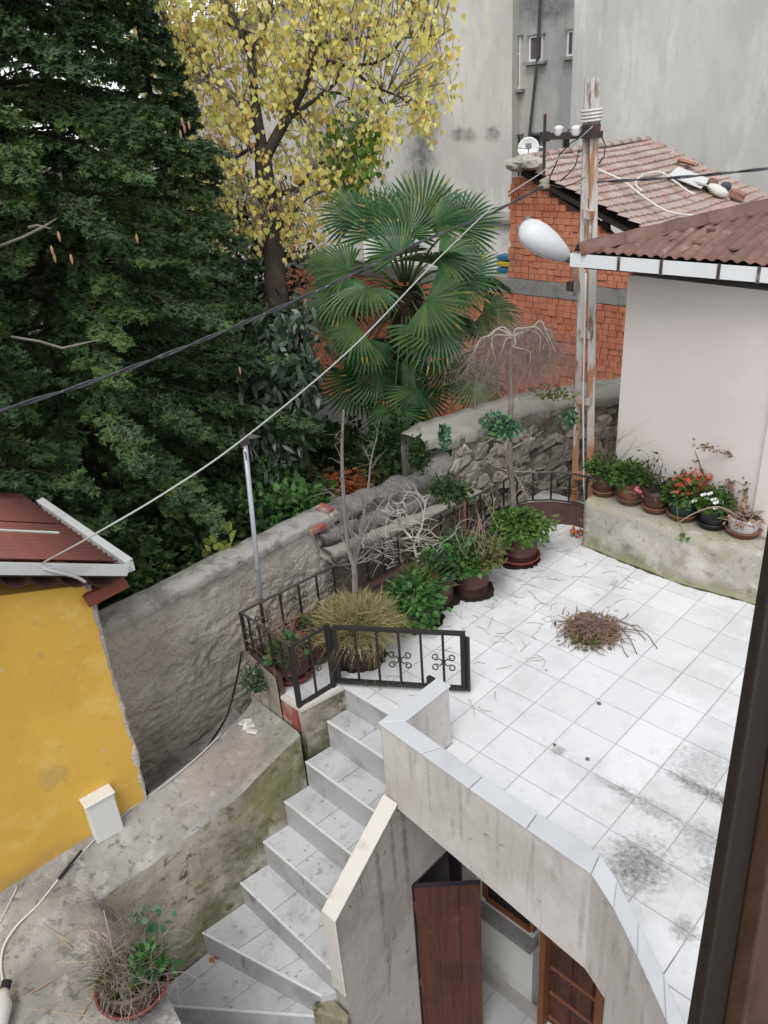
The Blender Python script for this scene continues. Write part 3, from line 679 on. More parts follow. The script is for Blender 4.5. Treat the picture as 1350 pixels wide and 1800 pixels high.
# ================================================================== yellow house
yh = thing('yellow_house', 'yellow ochre plastered house with rusty red corrugated roof and white trim', 'house', tuple(YP0+A(0, 0, -4)))
yel_m = M('yellow_plaster', (.64, .395, .075), .9, [((.55, .325, .055), .7, .40, .62, .7), ((.70, .50, .17), 3, .54, .68, .45), ((.46, .28, .07), 2.5, .54, .68, .5, (1, 1, .12)), ((.30, .20, .09), 'z', -2.4, -.5, 2.2, .6), ((.40, .27, .10), 9, .60, .70, .5), ((.52, .45, .33), 14, .655, .70, .7), ((.36, .27, .12), 'blob', tuple(onP(92, 1365, YP0, YN)), .34, 9, .6)], [(8, .15, .02), (40, .15, .004)])
rot_yr = onP(160, 1050, YP0, YN)[2]
cB = YP0.copy()
def yw(s_, z, o=0): q = cB+YD*s_+YN*o; return A(q[0], q[1], z)
ztop = lambda s_: 4.35+s_*.30
edge = []
for i in range(40):
    z = -4+(ztop(0)+4)*i/39; edge.append(yw((wob((0, 0, z), 1.1, .05, 3)+wob((0, 0, z), 4.1, .035, 4))*(0 < i < 39), z))
back = A(-1, .12, 0)*8
mb = MB(); mb.extr(edge+[yw(9, ztop(9)), yw(9, -6)], back); mb.build('wall', yel_m, yh)
MB().tube([p+YN*.0+A(0, .03, 0) for p in edge], [.02+.08*abs(wob(p, 2.3, 1, 5))+.05*abs(wob(p, 6, 1, 6)) for p in edge], 6).build('broken_corner', gw_m, yh, smooth=True)
roofm = M('red_sheet', (.205, .075, .058), .65, [((.15, .05, .04), 1.5, .4, .7, .7, (.4, 3, 1)), ((.30, .16, .13), 6, .62, .76, .5), ((.42, .38, .34), 16, .72, .8, .6)], (20, .15, .005), rnd=.06)
rustm = M('rusty_sheet', (.175, .098, .08), .75, [((.28, .155, .125), 2.2, .44, .64, .75), ((.10, .047, .037), 3, .52, .68, .75), ((.30, .25, .22), 9, .58, .70, .6), ((.36, .34, .32), 25, .64, .72, .5)], (20, .2, .008), rnd=.10)
oPt = YP0+YN*.42
R0 = onP(222, 1003, oPt, YN); R1 = onP(0, 1000, oPt, YN)
R2 = onZ(72, 897, R0[2]+.05)
rdir = unit(R1-R0); gdir = unit(R2-R0)
roof = put('roof', None, yh, R0); ORG[roof.name] = R0
up = unit(np.cross(rdir, gdir)); up = up if up[2] > 0 else -up
def corrug(name, o, along_, across, La, Lc, pitch, amp, mat, parent, nsub=6, ragged=0, mid=None):
    """one corrugated sheet: ridges run along 'along_'"""
    n = max(2, int(round(Lc/pitch*nsub))); G = []
    un = unit(np.cross(along_, across)); un = un if un[2] > 0 else -un
    for i in range(n+1):
        c = Lc*i/n; h = amp*math.cos(2*math.pi*c/pitch); rg_ = (rng.uniform(-ragged, ragged) if ragged else 0)
        st = [rg_] + ([La*q for q in (mid or [])]) + [La]
        G.append([o+across*c+along_*s_+un*h for s_ in st])
    mb = MB().grid(G)
    ob = mb.build(name, mat, parent, tuple(o), smooth=True)
    sd_ = ob.modifiers.new('thick', 'SOLIDIFY'); sd_.thickness = .012*S; sd_.offset = -1
    return ob
for k in range(4):
    for q in range(2):
        corrug('roof_sheet', R0+gdir*(.10+q*2.3)+rdir*(.15+k*1.95)+up*(.06+.02*(3-k)), rdir, gdir, 2.1, 2.3, .22, .035, roofm, roof)
trm = M('white_trim', (.50, .51, .50), .5, [((.32, .33, .32), 3, .45, .75, .7), ((.15, .15, .14), 8, .66, .78, .6)], (30, .15, .004), spec=.4)
MB().bar(R0+up*.02+YN*.03, R1+rdir*3+up*.02+YN*.03, .10, .20).build('verge_trim', trm, roof)
MB().bar(R0+up*.09-rdir*.06, R2+up*.09-rdir*.06+gdir*.2, .16, .24).bar(R0+up*.21-rdir*.06, R2+up*.21-rdir*.06+gdir*.2, .06, .05).build('gutter', trm, roof)
# layer of old clay tiles whose round ends show under the verge
for k in range(7):
    a0 = R0+rdir*(.5+k*.52)+A(0, 0, -.16)-YN*.12; prof = []
    mb = MB(); G = []
    for q in range(9):
        an = math.pi*q/8; G.append([a0+rdir*(-.26*math.cos(an))+A(0, 0, -.17*math.sin(an)-.06)+YN*.02, a0+rdir*(-.26*math.cos(an))+A(0, 0, -.17*math.sin(an)-.06)-YN*.9])
    ob = mb.grid(G).build('under_tile', M('dark_clay', (.07, .03, .024), .9), roof, tuple(a0), smooth=True)
    sd_ = ob.modifiers.new('thick', 'SOLIDIFY'); sd_.thickness = .03*S
MB().bar(R0-YN*.25+rdir*.15-up*.12, R0-YN*.25+rdir*6-up*.12, .5, .05).build('soffit', M('soffit', (.03, .025, .022), .9), roof)
MB().bar(yw(.1, 4.0, .02)+A(0, 0, .05), R0+A(-.25, .05, -.32), .20, .26).build('eaves_beam', M('red_beam', (.17, .05, .035), .8, [((.1, .04, .03), 4, .5, .7, .7)]), roof)
MB().tube([R0+rdir*.6+gdir*1.65+up*.18, R0+rdir*6+gdir*1.75+up*.16], .03, 5).build('roof_cord', trm, roof)
bx = thing('meter_box', 'white plastic meter box at the foot of the yellow wall', 'box', tuple(onP(185, 1455, YP0, YN)))
b0 = onP(160, 1462, YP0, YN); b1 = onP(207, 1437, YP0, YN); hb = .42
q0, q1 = b0*A(1, 1, 0)+A(0, 0, -1.42), b1*A(1, 1, 0)+A(0, 0, -1.42)
top = onP(150, 1420, YP0+YN*.32, YN)[2]
whp = M('white_plastic', (.66, .66, .63), .5, [((.5, .49, .45), 4, .5, .75, .5)], spec=.4)
bevel(MB().hexa([q0, q1, q1+YN*.30, q0+YN*.30], [p*A(1, 1, 0)+A(0, 0, top-.05) for p in (q0, q1, q1+YN*.30, q0+YN*.30)]).build('case', whp, bx), .02, 2)
q0, q1 = q0-unit(q1-q0)*.03, q1+unit(q1-q0)*.03
bevel(MB().hexa([p*A(1, 1, 0)+A(0, 0, top-.05) for p in (q0, q1, q1+YN*.34, q0+YN*.34)], [p*A(1, 1, 0)+A(0, 0, top+.01) for p in (q0, q1, q1+YN*.34, q0+YN*.34)]).build('lid', whp, bx), .02, 2)

# ================================================================== pink house
PN = unit(A(.1, .99, 0)); PP = A(-1.84, 11.23, 1.5)
pk = thing('pink_house', 'pale pink plastered house with a rusty corrugated roof and white gutter', 'house', (0, 13, -2))
pink_m = M('pink_plaster', (.625, .575, .55), .9, [((.54, .49, .47), .8, .42, .7, .6), ((.50, .46, .44), 'blob', (-.5, 11, 7.5), .9, 3, .4, (.3, 1, 1.6)), ((.40, .36, .33), 5, .70, .8, .4)], [(7, .12, .02), (50, .12, .004)])
pt = unit(A(.99, -.1, 0))
W0 = onP(1090, 485, PP, PN)[2]
pw = [A(-1.84, 11.23, -8)+PN*0, A(-1.84, 11.23, -8)+pt*9.0, A(-1.84, 11.23, -8)+pt*9.0-A(0, -9, 0), A(-1.84, 11.23, -8)-A(0, -9, 0)]
MB().hexa(pw, [p*A(1, 1, 0)+A(0, 0, W0+.05) for p in pw]).build('wall', pink_m, pk)
c0 = onP(1332, 900, PP-PN*.12, PN)
MB().hexa([c0*A(1, 1, 0)+A(-.11, 0, -.5), c0*A(1, 1, 0)+A(1.6, -.16, -.5), c0*A(1, 1, 0)+A(1.6, .3, -.5), c0*A(1, 1, 0)+A(-.11, .3, -.5)], [c0*A(1, 1, 0)+A(-.11, 0, 7.2), c0*A(1, 1, 0)+A(1.6, -.16, 7.2), c0*A(1, 1, 0)+A(1.6, .3, 7.2), c0*A(1, 1, 0)+A(-.11, .3, 7.2)]).build('pilaster', pink_m, pk)
GY = 10.3
ga = onY(1008, 456, GY); gb = onY(1350, 480, GY); gz = (ga[2]+gb[2])/2
gut = put('gutter', None, pk, ga); ORG[gut.name] = ga
gwh = M('gutter_white', (.70, .72, .73), .45, [((.5, .52, .53), 2, .5, .8, .5)], spec=.45)
prof = [(-.17, .16), (-.17, -.17), (.10, -.17), (.16, .10), (.13, .10), (.08, -.14), (-.14, -.14), (-.14, .16)]
mb = MB(); xs_ = (ga[0], 7.0)
pp = [A(xs_[0], GY+a, gz+b) for a, b in prof]; mb.extr(pp, (xs_[1]-xs_[0], 0, 0)); mb.box((xs_[0]+.02, GY-.0, gz), (.03, .3, .33)); mb.build('trough', gwh, gut)
for px in (1087, 1162, 1264, 1335):
    x = onY(px, 470, GY-.18)[0]; MB().box((x, GY-.185, gz-.005), (.07, .03, .37)).box((x, GY, gz-.185), (.07, .34, .03)).build('bracket', M('bracket_iron', (.06, .045, .04), .7, [((.3, .28, .27), 5, .5, .7, .7)]), gut)
MB().box((2.2, GY+.55, gz-.22), (9.8, .95, .06)).build('soffit', M('soffit', (.03, .025, .022), .9), gut)
MB().box((2.2, GY+.22, gz-.10), (9.6, .06, .34)).build('fascia', M('soffit', (.03, .025, .022), .9), gut)
# hipped corrugated roof
rz0 = gz+.20; k_r = .22; rfp = put('roof', None, pk, (ga[0], GY, rz0)); ORG[rfp.name] = A(ga[0], GY, rz0)
hipx0 = ga[0]+.12
sl_ = unit(A(0, 1, k_r)); wsh = 1.15
for k in range(9):
    x0 = hipx0+k*wsh
    n = 36; G = []
    for i in range(n+1):
        x = x0+(wsh+.06)*i/n; h = .034*math.cos(2*math.pi*(x)/.30)
        Lmax = max(.05, min(3.7, (x-hipx0)))
        y0 = GY+.02-rng.uniform(0, .05)-(.06 if k % 3 == 1 else 0)
        G.append([A(x, y0+(Lmax)*t, rz0+k_r*(Lmax*t)+h+.012*(k % 2)) for t in (0, .33, .66, 1)])
    ob = MB().grid(G).build('roof_sheet', rustm, rfp, (x0, GY, rz0), smooth=True); sd_ = ob.modifiers.new('thick', 'SOLIDIFY'); sd_.thickness = .02*S
ra = A(hipx0, GY, rz0); rb_ = A(hipx0+3.7, GY+3.7, rz0+3.7*k_r)
capm = M('hip_cap', (.15, .085, .068), .85, [((.25, .18, .15), 3, .48, .7, .7), ((.08, .05, .045), 5, .55, .72, .7)], (20, .3, .01), rnd=.12)
nseg = 5
for k in range(nseg):
    p = ra+(rb_-ra)*(k/nseg)+A(0, 0, .05+rng.uniform(-.02, .03)); q = ra+(rb_-ra)*((k+1.12)/nseg)+A(0, 0, .08+rng.uniform(-.02, .02))
    sd1 = unit(A(1, -1, 0)); G = []
    for t in np.linspace(0, 1, 6):
        b = p+(q-p)*t; row = []
        for u in np.linspace(-1, 1, 9):
            row.append(b+sd1*(u*.40)+A(0, 0, .16*(1-abs(u)**1.5)-.10*abs(u)+.025*math.sin(9*u+5*t)+wob(b+A(u, 0, 0), 2, .04, k)))
        G.append(row)
    ob = MB().grid(G).build('hip_cap', capm, rfp, tuple(p), smooth=True); sd_ = ob.modifiers.new('thick', 'SOLIDIFY'); sd_.thickness = .03*S
MB().hexa([A(hipx0, GY+.2, rz0-.2), A(7, GY+.2, rz0-.2), A(7, 20, rz0-.2), A(hipx0, 20, rz0-.2)], [A(hipx0+.3, GY+.6, rz0-.04), A(7, GY+.6, rz0-.04), A(7, GY+3.6, rz0+.55), A(hipx0+3.3, GY+3.6, rz0+.55)]).build('roof_core', M('soffit', (.03, .025, .022), .9), rfp)
for px, py in ((1185, 420), (1250, 405), (1225, 428), (1290, 440)):
    q = onP(px, py, (0, GY, rz0+.05), (0, -k_r, 1)); o = MB().box(tuple(q+A(0, 0, .02)), (.22, .14, .04)).build('loose_flake', capm, rfp, tuple(q)); o.rotation_euler = (rng.uniform(-.2, .4), rng.uniform(-.2, .2), rng.uniform(0, 3))
# planter bench in front of the pink wall
bench = thing('planter_bench', 'low mossy concrete bench along the pink wall carrying a row of flower pots', 'bench', (.5, 10.4, 0))
bench_m = M('mossy_concrete', (.38, .355, .315), .95, [((.50, .465, .435), 1.6, .44, .60, .85), ((.27, .25, .16), 2.2, .48, .64, .7), ((.20, .195, .095), 'z', 0, .7, 3, .65), ((.30, .285, .19), 'z', 1.75, 1.15, 2.5, .7), ((.55, .52, .49), 5, .55, .66, .6), ((.16, .145, .11), 8, .57, .67, .6), ((.12, .11, .09), 18, .60, .68, .5)], [(7, .4, .04), (35, .4, .012)])
G = []
fp = [(-1.97, 11.2), (-1.97, 9.80), (-.41, 9.62), (1.34, 9.53), (3.03, 9.75), (5.2, 9.9)]
n = 60; stv = np.linspace(0, 5, n)
for t in stv:
    k = min(4, int(t)); f = t-k; b = A(*fp[k], 0)*(1-f)+A(*fp[k+1], 0)*f
    row = []
    for z in np.linspace(-.02, 1.42, 14):
        q = b+A(0, 0, z); row.append(q+A(wob(q, 1.2, .02, 1), fbm(q, 1.3, 3, 91)*.05-.06*(z < .08), 0))
    row.append(b+A(0.03, .07, 1.50)); row.append(A(max(b[0], -1.93), b[1]*.4+11.3*.6, 1.50+fbm(b, 2, 2, 3)*.02)); row.append(A(max(b[0], -1.9), 11.3, 1.5)); G.append(row)
flipfix(MB().grid(G).build('bench', bench_m, bench, smooth=True))

# ================================================================== unfinished brick house
BY = 24.0
bh = thing('brick_house', 'unfinished red brick house with sagging clay tile roof behind the palm', 'house', (-15, BY, -6))
bmort = M('brick_mortar', (.17, .10, .075), 1.0, [((.17, .14, .12), 3, .5, .7, .6)], (20, .5, .02))
brk = M('brick_clay', (.42, .12, .05), .9, [((.30, .075, .035), 2.2, .45, .72, .6), ((.50, .19, .09), 5, .56, .75, .55), ((.28, .16, .12), 1.1, .56, .72, .5), ((.09, .06, .05), 9, .68, .78, .6)], (25, .35, .01), orand=[(.48, .17, .095), (.56, .215, .12), (.60, .25, .145), (.50, .20, .125), (.58, .235, .14)])
brk_i = M('brick_clay_far', (.42, .12, .05), .9, [((.30, .075, .035), 2.2, .45, .72, .6), ((.50, .19, .09), 5, .56, .75, .55), ((.28, .16, .12), 1.1, .56, .72, .5), ((.09, .06, .05), 9, .68, .78, .6)], (25, .35, .01), island=[(.48, .17, .095), (.56, .215, .12), (.60, .25, .145), (.50, .20, .125), (.58, .235, .14)])
band_m = M('concrete_band', (.27, .265, .255), .95, [((.16, .16, .155), 3, .46, .7, .8), ((.36, .35, .34), 7, .58, .72, .5)], [(10, .5, .04)])
def vtop(x): # wall top of the tall part follows the roof verge
    return float(np.interp(x, [-15.2, -14.1, -7.6], [9.05, 9.2, 6.45]))
zb0, zb1 = 3.52, 4.26
XR = -7.0; XT = -14.95; XLf = -32.4
core = MB()
core.extr([A(XT+.05, BY+.10, 4.2), A(XR, BY+.10, 4.2), A(XR, BY+.10, 5.6), A(-9.2, BY+.10, 6.1), A(-10.3, BY+.10, 6.9), A(-11.6, BY+.1, 7.6), A(-14.2, BY+.1, 8.8), A(XT+.05, BY+.1, 8.6)], (0, .5, 0))
core.box(((XLf+XR)/2, BY+.35, (-6.5+zb0)/2), (XR-XLf, .5, zb0+6.5))
core.build('wall', bmort, bh)
MB().box(((XLf+XR)/2, BY+.28, (zb0+zb1)/2), (XR-XLf+.3, .72, zb1-zb0-.02)).build('concrete_band', band_m, bh)
MB().box((XLf+4, BY-.15, -5.6), (14, .5, 2.2)).build('concrete_base', band_m, bh)
br_h = .265; pitch_z = .285
cand = []
def course(x0, x1, z, top=False):
    x = x0+rng.uniform(-.1, .12)
    while x < x1:
        Lb = rng.choice([.40, .40, .44, .36, .52, .30])
        cand.append((x+Lb/2, z, Lb-.035)); x += Lb
z = zb0-.16
while z > -6.3: course(XLf, XR, z); z -= pitch_z
z = zb1+.15
while z < 9.1:
    xe = XR if z < 5.6 else float(np.interp(z, [5.6, 6.4, 7.1, 7.6, 8.8, 9.05], [-7.4, -9.9, -10.9, -12.0, -14.0, -14.7]))
    if xe-XT > .5: course(XT, xe, z)
    z += pitch_z
def proj(P):
    c = CR @ (A(*P)-CC); return 675+CF*c[0]/c[2], 900+CF*c[1]/c[2]
shapes = {}
def visible(x, y):
    if x > 1084 or x < 500: return False
    if 590 < x < 870 and 330 < y < 760: return False
    return y < 700
vis = [c for c in cand if visible(*proj((c[0], BY, c[1])))]
vis.sort(key=lambda c: -proj((c[0], BY, c[1]))[0]); keep = set(vis[:300])
far_v = []; 
b0 = MB().box((0, 0, 0), (1, 1, 1))
for (x, z, Lb) in cand:
    dy = rng.uniform(-.03, .03)
    if (x, z, Lb) in keep:
        key = round(Lb, 2)
        if key not in shapes:
            mb = MB().box((0, 0, 0), (Lb, .5, br_h)); shapes[key] = mesh('brick', np.array(mb.v), mb.f, brk)
        put('brick', shapes[key], bh, (x, BY+.18+dy, z), Matrix.Rotation(rng.uniform(-.02, .02), 3, 'Y'))
    else: far_v.append((x, z, Lb, dy))
mb = MB()
for (x, z, Lb, dy) in far_v: mb.box((x, BY+.18+dy, z), (Lb, .5, br_h))
stuff(mb.build('brick_courses', brk_i, bh))
# tiled roof: one slope falling towards the pink house
RA = onY(908, 288, BY-.5); RB = onY(1140, 412, BY-.5)
rn = np.cross(RB-RA, A(0, 1, 0)); rn = unit(rn if rn[2] > 0 else -rn)
RA2 = onP(1160, 266, RA, rn); depth = RA2[1]-RA[1]
sdir = unit(RB-RA); Ls = np.linalg.norm(RB-RA)+3.2
roofb = put('tiled_roof', None, bh, RA); ORG[roofb.name] = RA
clay = M('old_roof_tile', (.255, .165, .135), .92, [((.42, .37, .335), 2.2, .46, .64, .65), ((.20, .165, .15), 4, .52, .68, .6)], (25, .3, .01), orand=[(.34, .225, .185), (.37, .28, .245), (.40, .335, .30), (.35, .24, .205), (.40, .265, .225)])
tw, tl = .56, .56
ncol = int(depth/tw)+1; nrow = int(Ls/tl)+1
prof = [(-.5, 0), (-.42, .16), (-.28, .20), (-.14, .08), (0, .02), (.14, .10), (.28, .20), (.42, .14), (.52, 0)]
mb = MB(); G = [[A(s_*1.08, u, h*.42+(.05 if s_ == 0 else .0)+.05*(1-s_)*0) for s_ in (0, tl)] for u, h in [(a*tw, b) for a, b in prof]]
mb.grid(G); Gl = [[A(0, u, -.02), A(0, u, h*.42+.05)] for u, h in [(a*tw, b) for a, b in prof]]; mb.grid(Gl)
# s=0 is the upper end; lower end lifted to lap over the next row
tv = np.array(mb.v); 
tm_ = mesh('roof_tile', np.stack([tv[:, 0], tv[:, 1], tv[:, 2]], 1), mb.f, clay, smooth=False)
tm_.update()
TL_ = []
for r_ in range(nrow):
    for c_ in range(ncol):
        u = (c_+.5)*tw; s_ = r_*tl
        sag = .22*math.sin(math.pi*min(1, u/depth))*math.sin(math.pi*min(1, s_/Ls))*-.6+wob((u, s_, 0), .35, .08, 7)
        p = RA+sdir*(s_+tl)+A(0, u, 0)+rn*(.16+sag)
        x = -sdir; yv = A(0, 1, 0); xx = unit(x*1+rn*-.10*1); zz = unit(np.cross(xx, yv)); 
        if zz[2] < 0: zz = -zz; 
        yv2 = np.cross(zz, xx)
        rot = Matrix((Vector(xx), Vector(yv2), Vector(zz))).transposed() @ Matrix.Rotation(rng.uniform(-.03, .03), 3, 'Z')
        if rng.random() < .012: continue
        TL_.append((p, rot))
def tvis(p):
    x, y = proj(p); return (0 if (905 < x < 1350 and y < 352+max(0, (1345-x))*.22) else 1000)+np.dot(CR[2], p-CC)
TL_.sort(key=lambda q: tvis(q[0]))
for p, rot in TL_[:300]: put('roof_tile', tm_, roofb, p, rot)
V = []; F = []
for p, rot in TL_[300:]:
    R3 = np.array(rot); n0 = len(V); V += [R3 @ q+p for q in tv]; F += [tuple(i+n0 for i in f) for f in mb.f]
tr_ = MB(); tr_.v = [tuple(v) for v in V]; tr_.f = F; stuff(tr_.build('tile_rows', clay, roofb))
MB().hexa([RA+A(.1, .2, -.5), RA+sdir*Ls+A(0, .2, -.5), RA+sdir*Ls+A(0, depth, -.5), RA+A(.1, depth, -.5)], [RA+A(.1, .2, -.3), RA+sdir*Ls+A(0, .2, -.3), RA+sdir*Ls+A(0, depth, -.3), RA+A(.1, depth, -.3)]).build('roof_boards', M('dark_board', (.035, .03, .027), .95), roofb)
for s_ in (4.6, 6.0): MB().box(tuple(RA+sdir*s_+A(0, .8, -.9)), (.28, .28, 1.4)).build('roof_post', M('dark_board', (.035, .03, .027), .95), roofb)
MB().bar(RA+sdir*2.6+A(0, .4, -.36), RA+sdir*Ls+A(0, .4, -.36), .12, .12).build('verge_rafter', M('dark_board', (.035, .03, .027), .95), roofb)
# ridge caps along the far edge and loose pieces lying on it
for k in range(7):
    p = RA+sdir*(k*1.1+.2)+A(0, depth+.05, .12); a = sdir
    G = []
    for an in np.linspace(0, math.pi, 8): G.append([p+A(0, -.24*math.cos(an), .2*math.sin(an)), p+a*1.05+A(0, -.24*math.cos(an), .2*math.sin(an))])
    if k in (4, 5): continue
    ob = MB().grid(G).build('ridge_tile', clay, roofb, tuple(p), smooth=True); sd_ = ob.modifiers.new('thick', 'SOLIDIFY'); sd_.thickness = .04*S; ob.rotation_euler = (0, rng.uniform(-.06, .06), rng.uniform(-.12, .12))
for k in range(12):
    u = depth*(k+.3)/12; p = RA+A(.0, u, .16); G = []
    for an in np.linspace(0, math.pi, 7): G.append([p+A(-.22*math.cos(an), -.1, .17*math.sin(an)), p+A(-.22*math.cos(an), depth/12+.02, .17*math.sin(an))])
    ob = MB().grid(G).build('ridge_tile', clay, roofb, tuple(p), smooth=True); sd_ = ob.modifiers.new('thick', 'SOLIDIFY'); sd_.thickness = .04*S
def roofpt(x, y, h=.3): return onP(x, y, RA+rn*h, rn)
pan = MB().box((0, 0, 0), (1.7, 2.0, .06)); o = tagged(pan.build('pale_sheet', M('pale_panel', (.60, .61, .62), .6), None, (0, 0, 0)), 'flat pale panel lying on the far edge of the clay tile roof', 'panel')
o.matrix_world = Matrix.Translation(Vector(roofpt(1212, 312, .4))*S) @ Matrix((Vector(sdir), Vector((0, 1, 0)), Vector(rn))).transposed().to_4x4() @ Matrix.Rotation(.25, 4, 'Z')
junk = [('broken_tile', (1207, 285), (.9, .5, .12), (.40, .20, .14), 'orange broken tile standing on the roof edge above the pale panel', 'tile'),
        ('white_board', (1240, 325), (1.2, .5, .08), (.6, .6, .58), 'narrow white board propped beside the pale panel on the tile roof', 'board'),
        ('white_sack', (1262, 335), (1.0, .8, .45), (.62, .61, .58), 'crumpled white sack among rubble at the edge of the tile roof', 'sack'),
        ('clay_pot', (1253, 322), (.5, .6, .4), (.16, .10, .075), 'dark broken clay pipe beside the white sack on the tile roof', 'pipe'),
        ('dark_bundle', (1276, 328), (.5, .5, .45), (.07, .075, .09), 'dark rag bundle behind the white sack on the tile roof', 'bundle'),
        ('rubble_block', (1296, 342), (.7, .5, .3), (.28, .16, .12), 'reddish rubble block near the twigs at the end of the tile roof', 'block')]
for nm, (x, y), dim, colr, lab, cat in junk:
    bm = bmesh.new(); bmesh.ops.create_cube(bm, size=1.0); bmesh.ops.subdivide_edges(bm, edges=bm.edges, cuts=3, use_grid_fill=True)
    lump = nm in ('white_sack', 'dark_bundle', 'clay_pot')
    for v in bm.verts:
        if lump: v.co = v.co.normalized()*.55
        k2 = wob(v.co, 3, .12, len(nm)); v.co = Vector((v.co.x*dim[0]*(1+k2), v.co.y*dim[1]*(1+k2), v.co.z*dim[2]*(1-k2)))*S
    me = bpy.data.meshes.new(nm); bm.to_mesh(me); bm.free(); me.materials.append(M('junk_'+nm, colr, .85, [(tuple(c*.6 for c in colr), 6, .5, .7, .6)]))
    ob = put(nm, me, None, roofpt(x, y, .42)); ob.rotation_euler = (rng.uniform(-.3, .3), .35+rng.uniform(-.2, .2), rng.uniform(0, 3)); tagged(ob, lab, cat)

# dirt and moss gathered along the foot of the bench
mb = MB(); prev = None
for t in np.linspace(.9, 4.2, 70):
    k = min(4, int(t)); f = t-k; b = A(*fp[k], 0)*(1-f)+A(*fp[k+1], 0)*f; wd_ = .05+.10*abs(wob(b, 2.3, 1, 5))+.05*abs(wob(b, 9, 1, 6))
    cur = (b+A(0, .08, .05), b+A(0, -wd_, .006))
    if prev: mb.add([prev[0], cur[0], cur[1], prev[1]], [(0, 1, 2, 3)])
    prev = cur
stuff(mb.build('gutter_dirt', M('moss_dirt', (.06, .058, .035), 1.0, [((.10, .11, .05), 9, .5, .65, .7)], (40, .6, .01))))
# ================================================================== apartment block far behind
ap = thing('apartment_block', 'tall weathered grey apartment block with bare stained walls and a windowed recess', 'building', (-35, 62, -8))
def aptm(nm, base, st): 
    return M(nm, base, .95, [(tuple(c*.76 for c in base), .30, .40, .62, .75, (1, 1, .5)), (tuple(min(1, c*1.16) for c in base), .55, .50, .66, .75, (1, 1, .45)), ((.53, .51, .43), .35, .51, .66, .4, (1, 1, .5)), (tuple(c*.66 for c in base), 1.5, .55, .70, .7, (1.2, 1.2, .10)), (tuple(c*.82 for c in base), 3.5, .50, .66, .5, (1, 1, .3)), (tuple(min(1, c*1.2) for c in base), 2.2, .56, .68, .5, (1, 1, .25))]+st, [(3, .2, .03)])
Yr, Yl, Yc = 58.0, 62.0, 62.6
bz = lambda x, y, Y: tuple(onY(x, y, Y))
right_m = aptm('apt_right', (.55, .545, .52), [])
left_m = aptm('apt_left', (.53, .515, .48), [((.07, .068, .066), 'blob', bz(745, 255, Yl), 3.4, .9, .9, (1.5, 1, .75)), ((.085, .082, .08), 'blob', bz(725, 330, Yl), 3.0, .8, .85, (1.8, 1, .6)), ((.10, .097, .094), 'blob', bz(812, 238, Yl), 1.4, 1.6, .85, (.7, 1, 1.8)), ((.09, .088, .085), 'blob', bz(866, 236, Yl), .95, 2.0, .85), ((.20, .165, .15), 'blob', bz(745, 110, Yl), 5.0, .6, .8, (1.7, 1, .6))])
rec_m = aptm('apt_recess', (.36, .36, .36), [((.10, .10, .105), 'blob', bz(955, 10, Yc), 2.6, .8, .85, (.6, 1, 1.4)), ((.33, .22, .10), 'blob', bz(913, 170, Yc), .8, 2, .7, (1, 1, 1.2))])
xl0 = onY(640, 200, Yl)[0]; xl1 = onY(900, 200, Yl)[0]; xr0 = onY(1003, 200, Yr)[0]
MB().box(((xr0+12)/2, Yr+5, 12), (12-xr0, 10, 44)).build('right_wing', right_m, ap)
MB().box(((xl0+xl1)/2, Yl+5, 12), (xl1-xl0, 10, 44)).build('left_wing', left_m, ap)
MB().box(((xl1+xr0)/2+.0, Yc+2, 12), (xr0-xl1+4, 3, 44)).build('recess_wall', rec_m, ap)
upvc = M('window_white', (.66, .66, .65), .5, spec=.4); glass = M('window_glass', (.02, .022, .024), .08, spec=.6); curtain = M('curtain', (.10, .085, .085), .8)
def win(x0, y0, x1, y1, Y, mull=None, fm=upvc, gm=glass, sill_=True):
    a = onY(x0, y0, Y); b = onY(x1, y1, Y); cx, cz = (a[0]+b[0])/2, (a[2]+b[2])/2; W, H = abs(b[0]-a[0]), abs(a[2]-b[2])
    f = put('window', None, ap, (cx, Y, cz)); ORG[f.name] = A(cx, Y, cz); t = .16
    mb = MB().box((cx-W/2+t/2, Y-.06, cz), (t, .22, H)).box((cx+W/2-t/2, Y-.06, cz), (t, .22, H)).box((cx, Y-.06, cz+H/2-t/2), (W-2*t-.004, .22, t)).box((cx, Y-.06, cz-H/2+t/2), (W-2*t-.004, .22, t))
    if mull: mb.box((cx, Y-.05, cz+H/2-H*mull), (W-2*t-.004, .2, t))
    mb.build('frame', fm, f); MB().box((cx, Y-.02, cz), (W-2*t, .04, H-2*t)).build('pane', gm, f)
    MB().box((cx, Y-.12, cz+H/2+.09), (W+.4, .4, .14)).build('lintel', band_m, f)
    if sill_: MB().box((cx+.05, Y-.25, cz-H/2-.15), (W+.8, .7, .26)).build('sill', band_m, f)
Ys = Yc+.5
win(901, 66, 916, 156, Ys, .33); win(932, 64, 955, 106, Ys, None, upvc, curtain); win(999.5, 54, 1010, 98, Ys)
darkf = M('old_window_frame', (.16, .16, .165), .6)
win(897, 238, 917, 330, Ys, .4, darkf); win(934, 235, 953, 300, Ys, None, darkf); win(990, 235, 1004, 285, Ys, None, darkf)
pp0, pp1 = onY(952, -60, Ys-.5), onY(928, 262, Ys-.5)
MB().tube([pp0, onY(945, 100, Ys-.5), pp1], .15, 7).build('drain_pipe', M('pipe_grey', (.06, .06, .065), .6), ap)
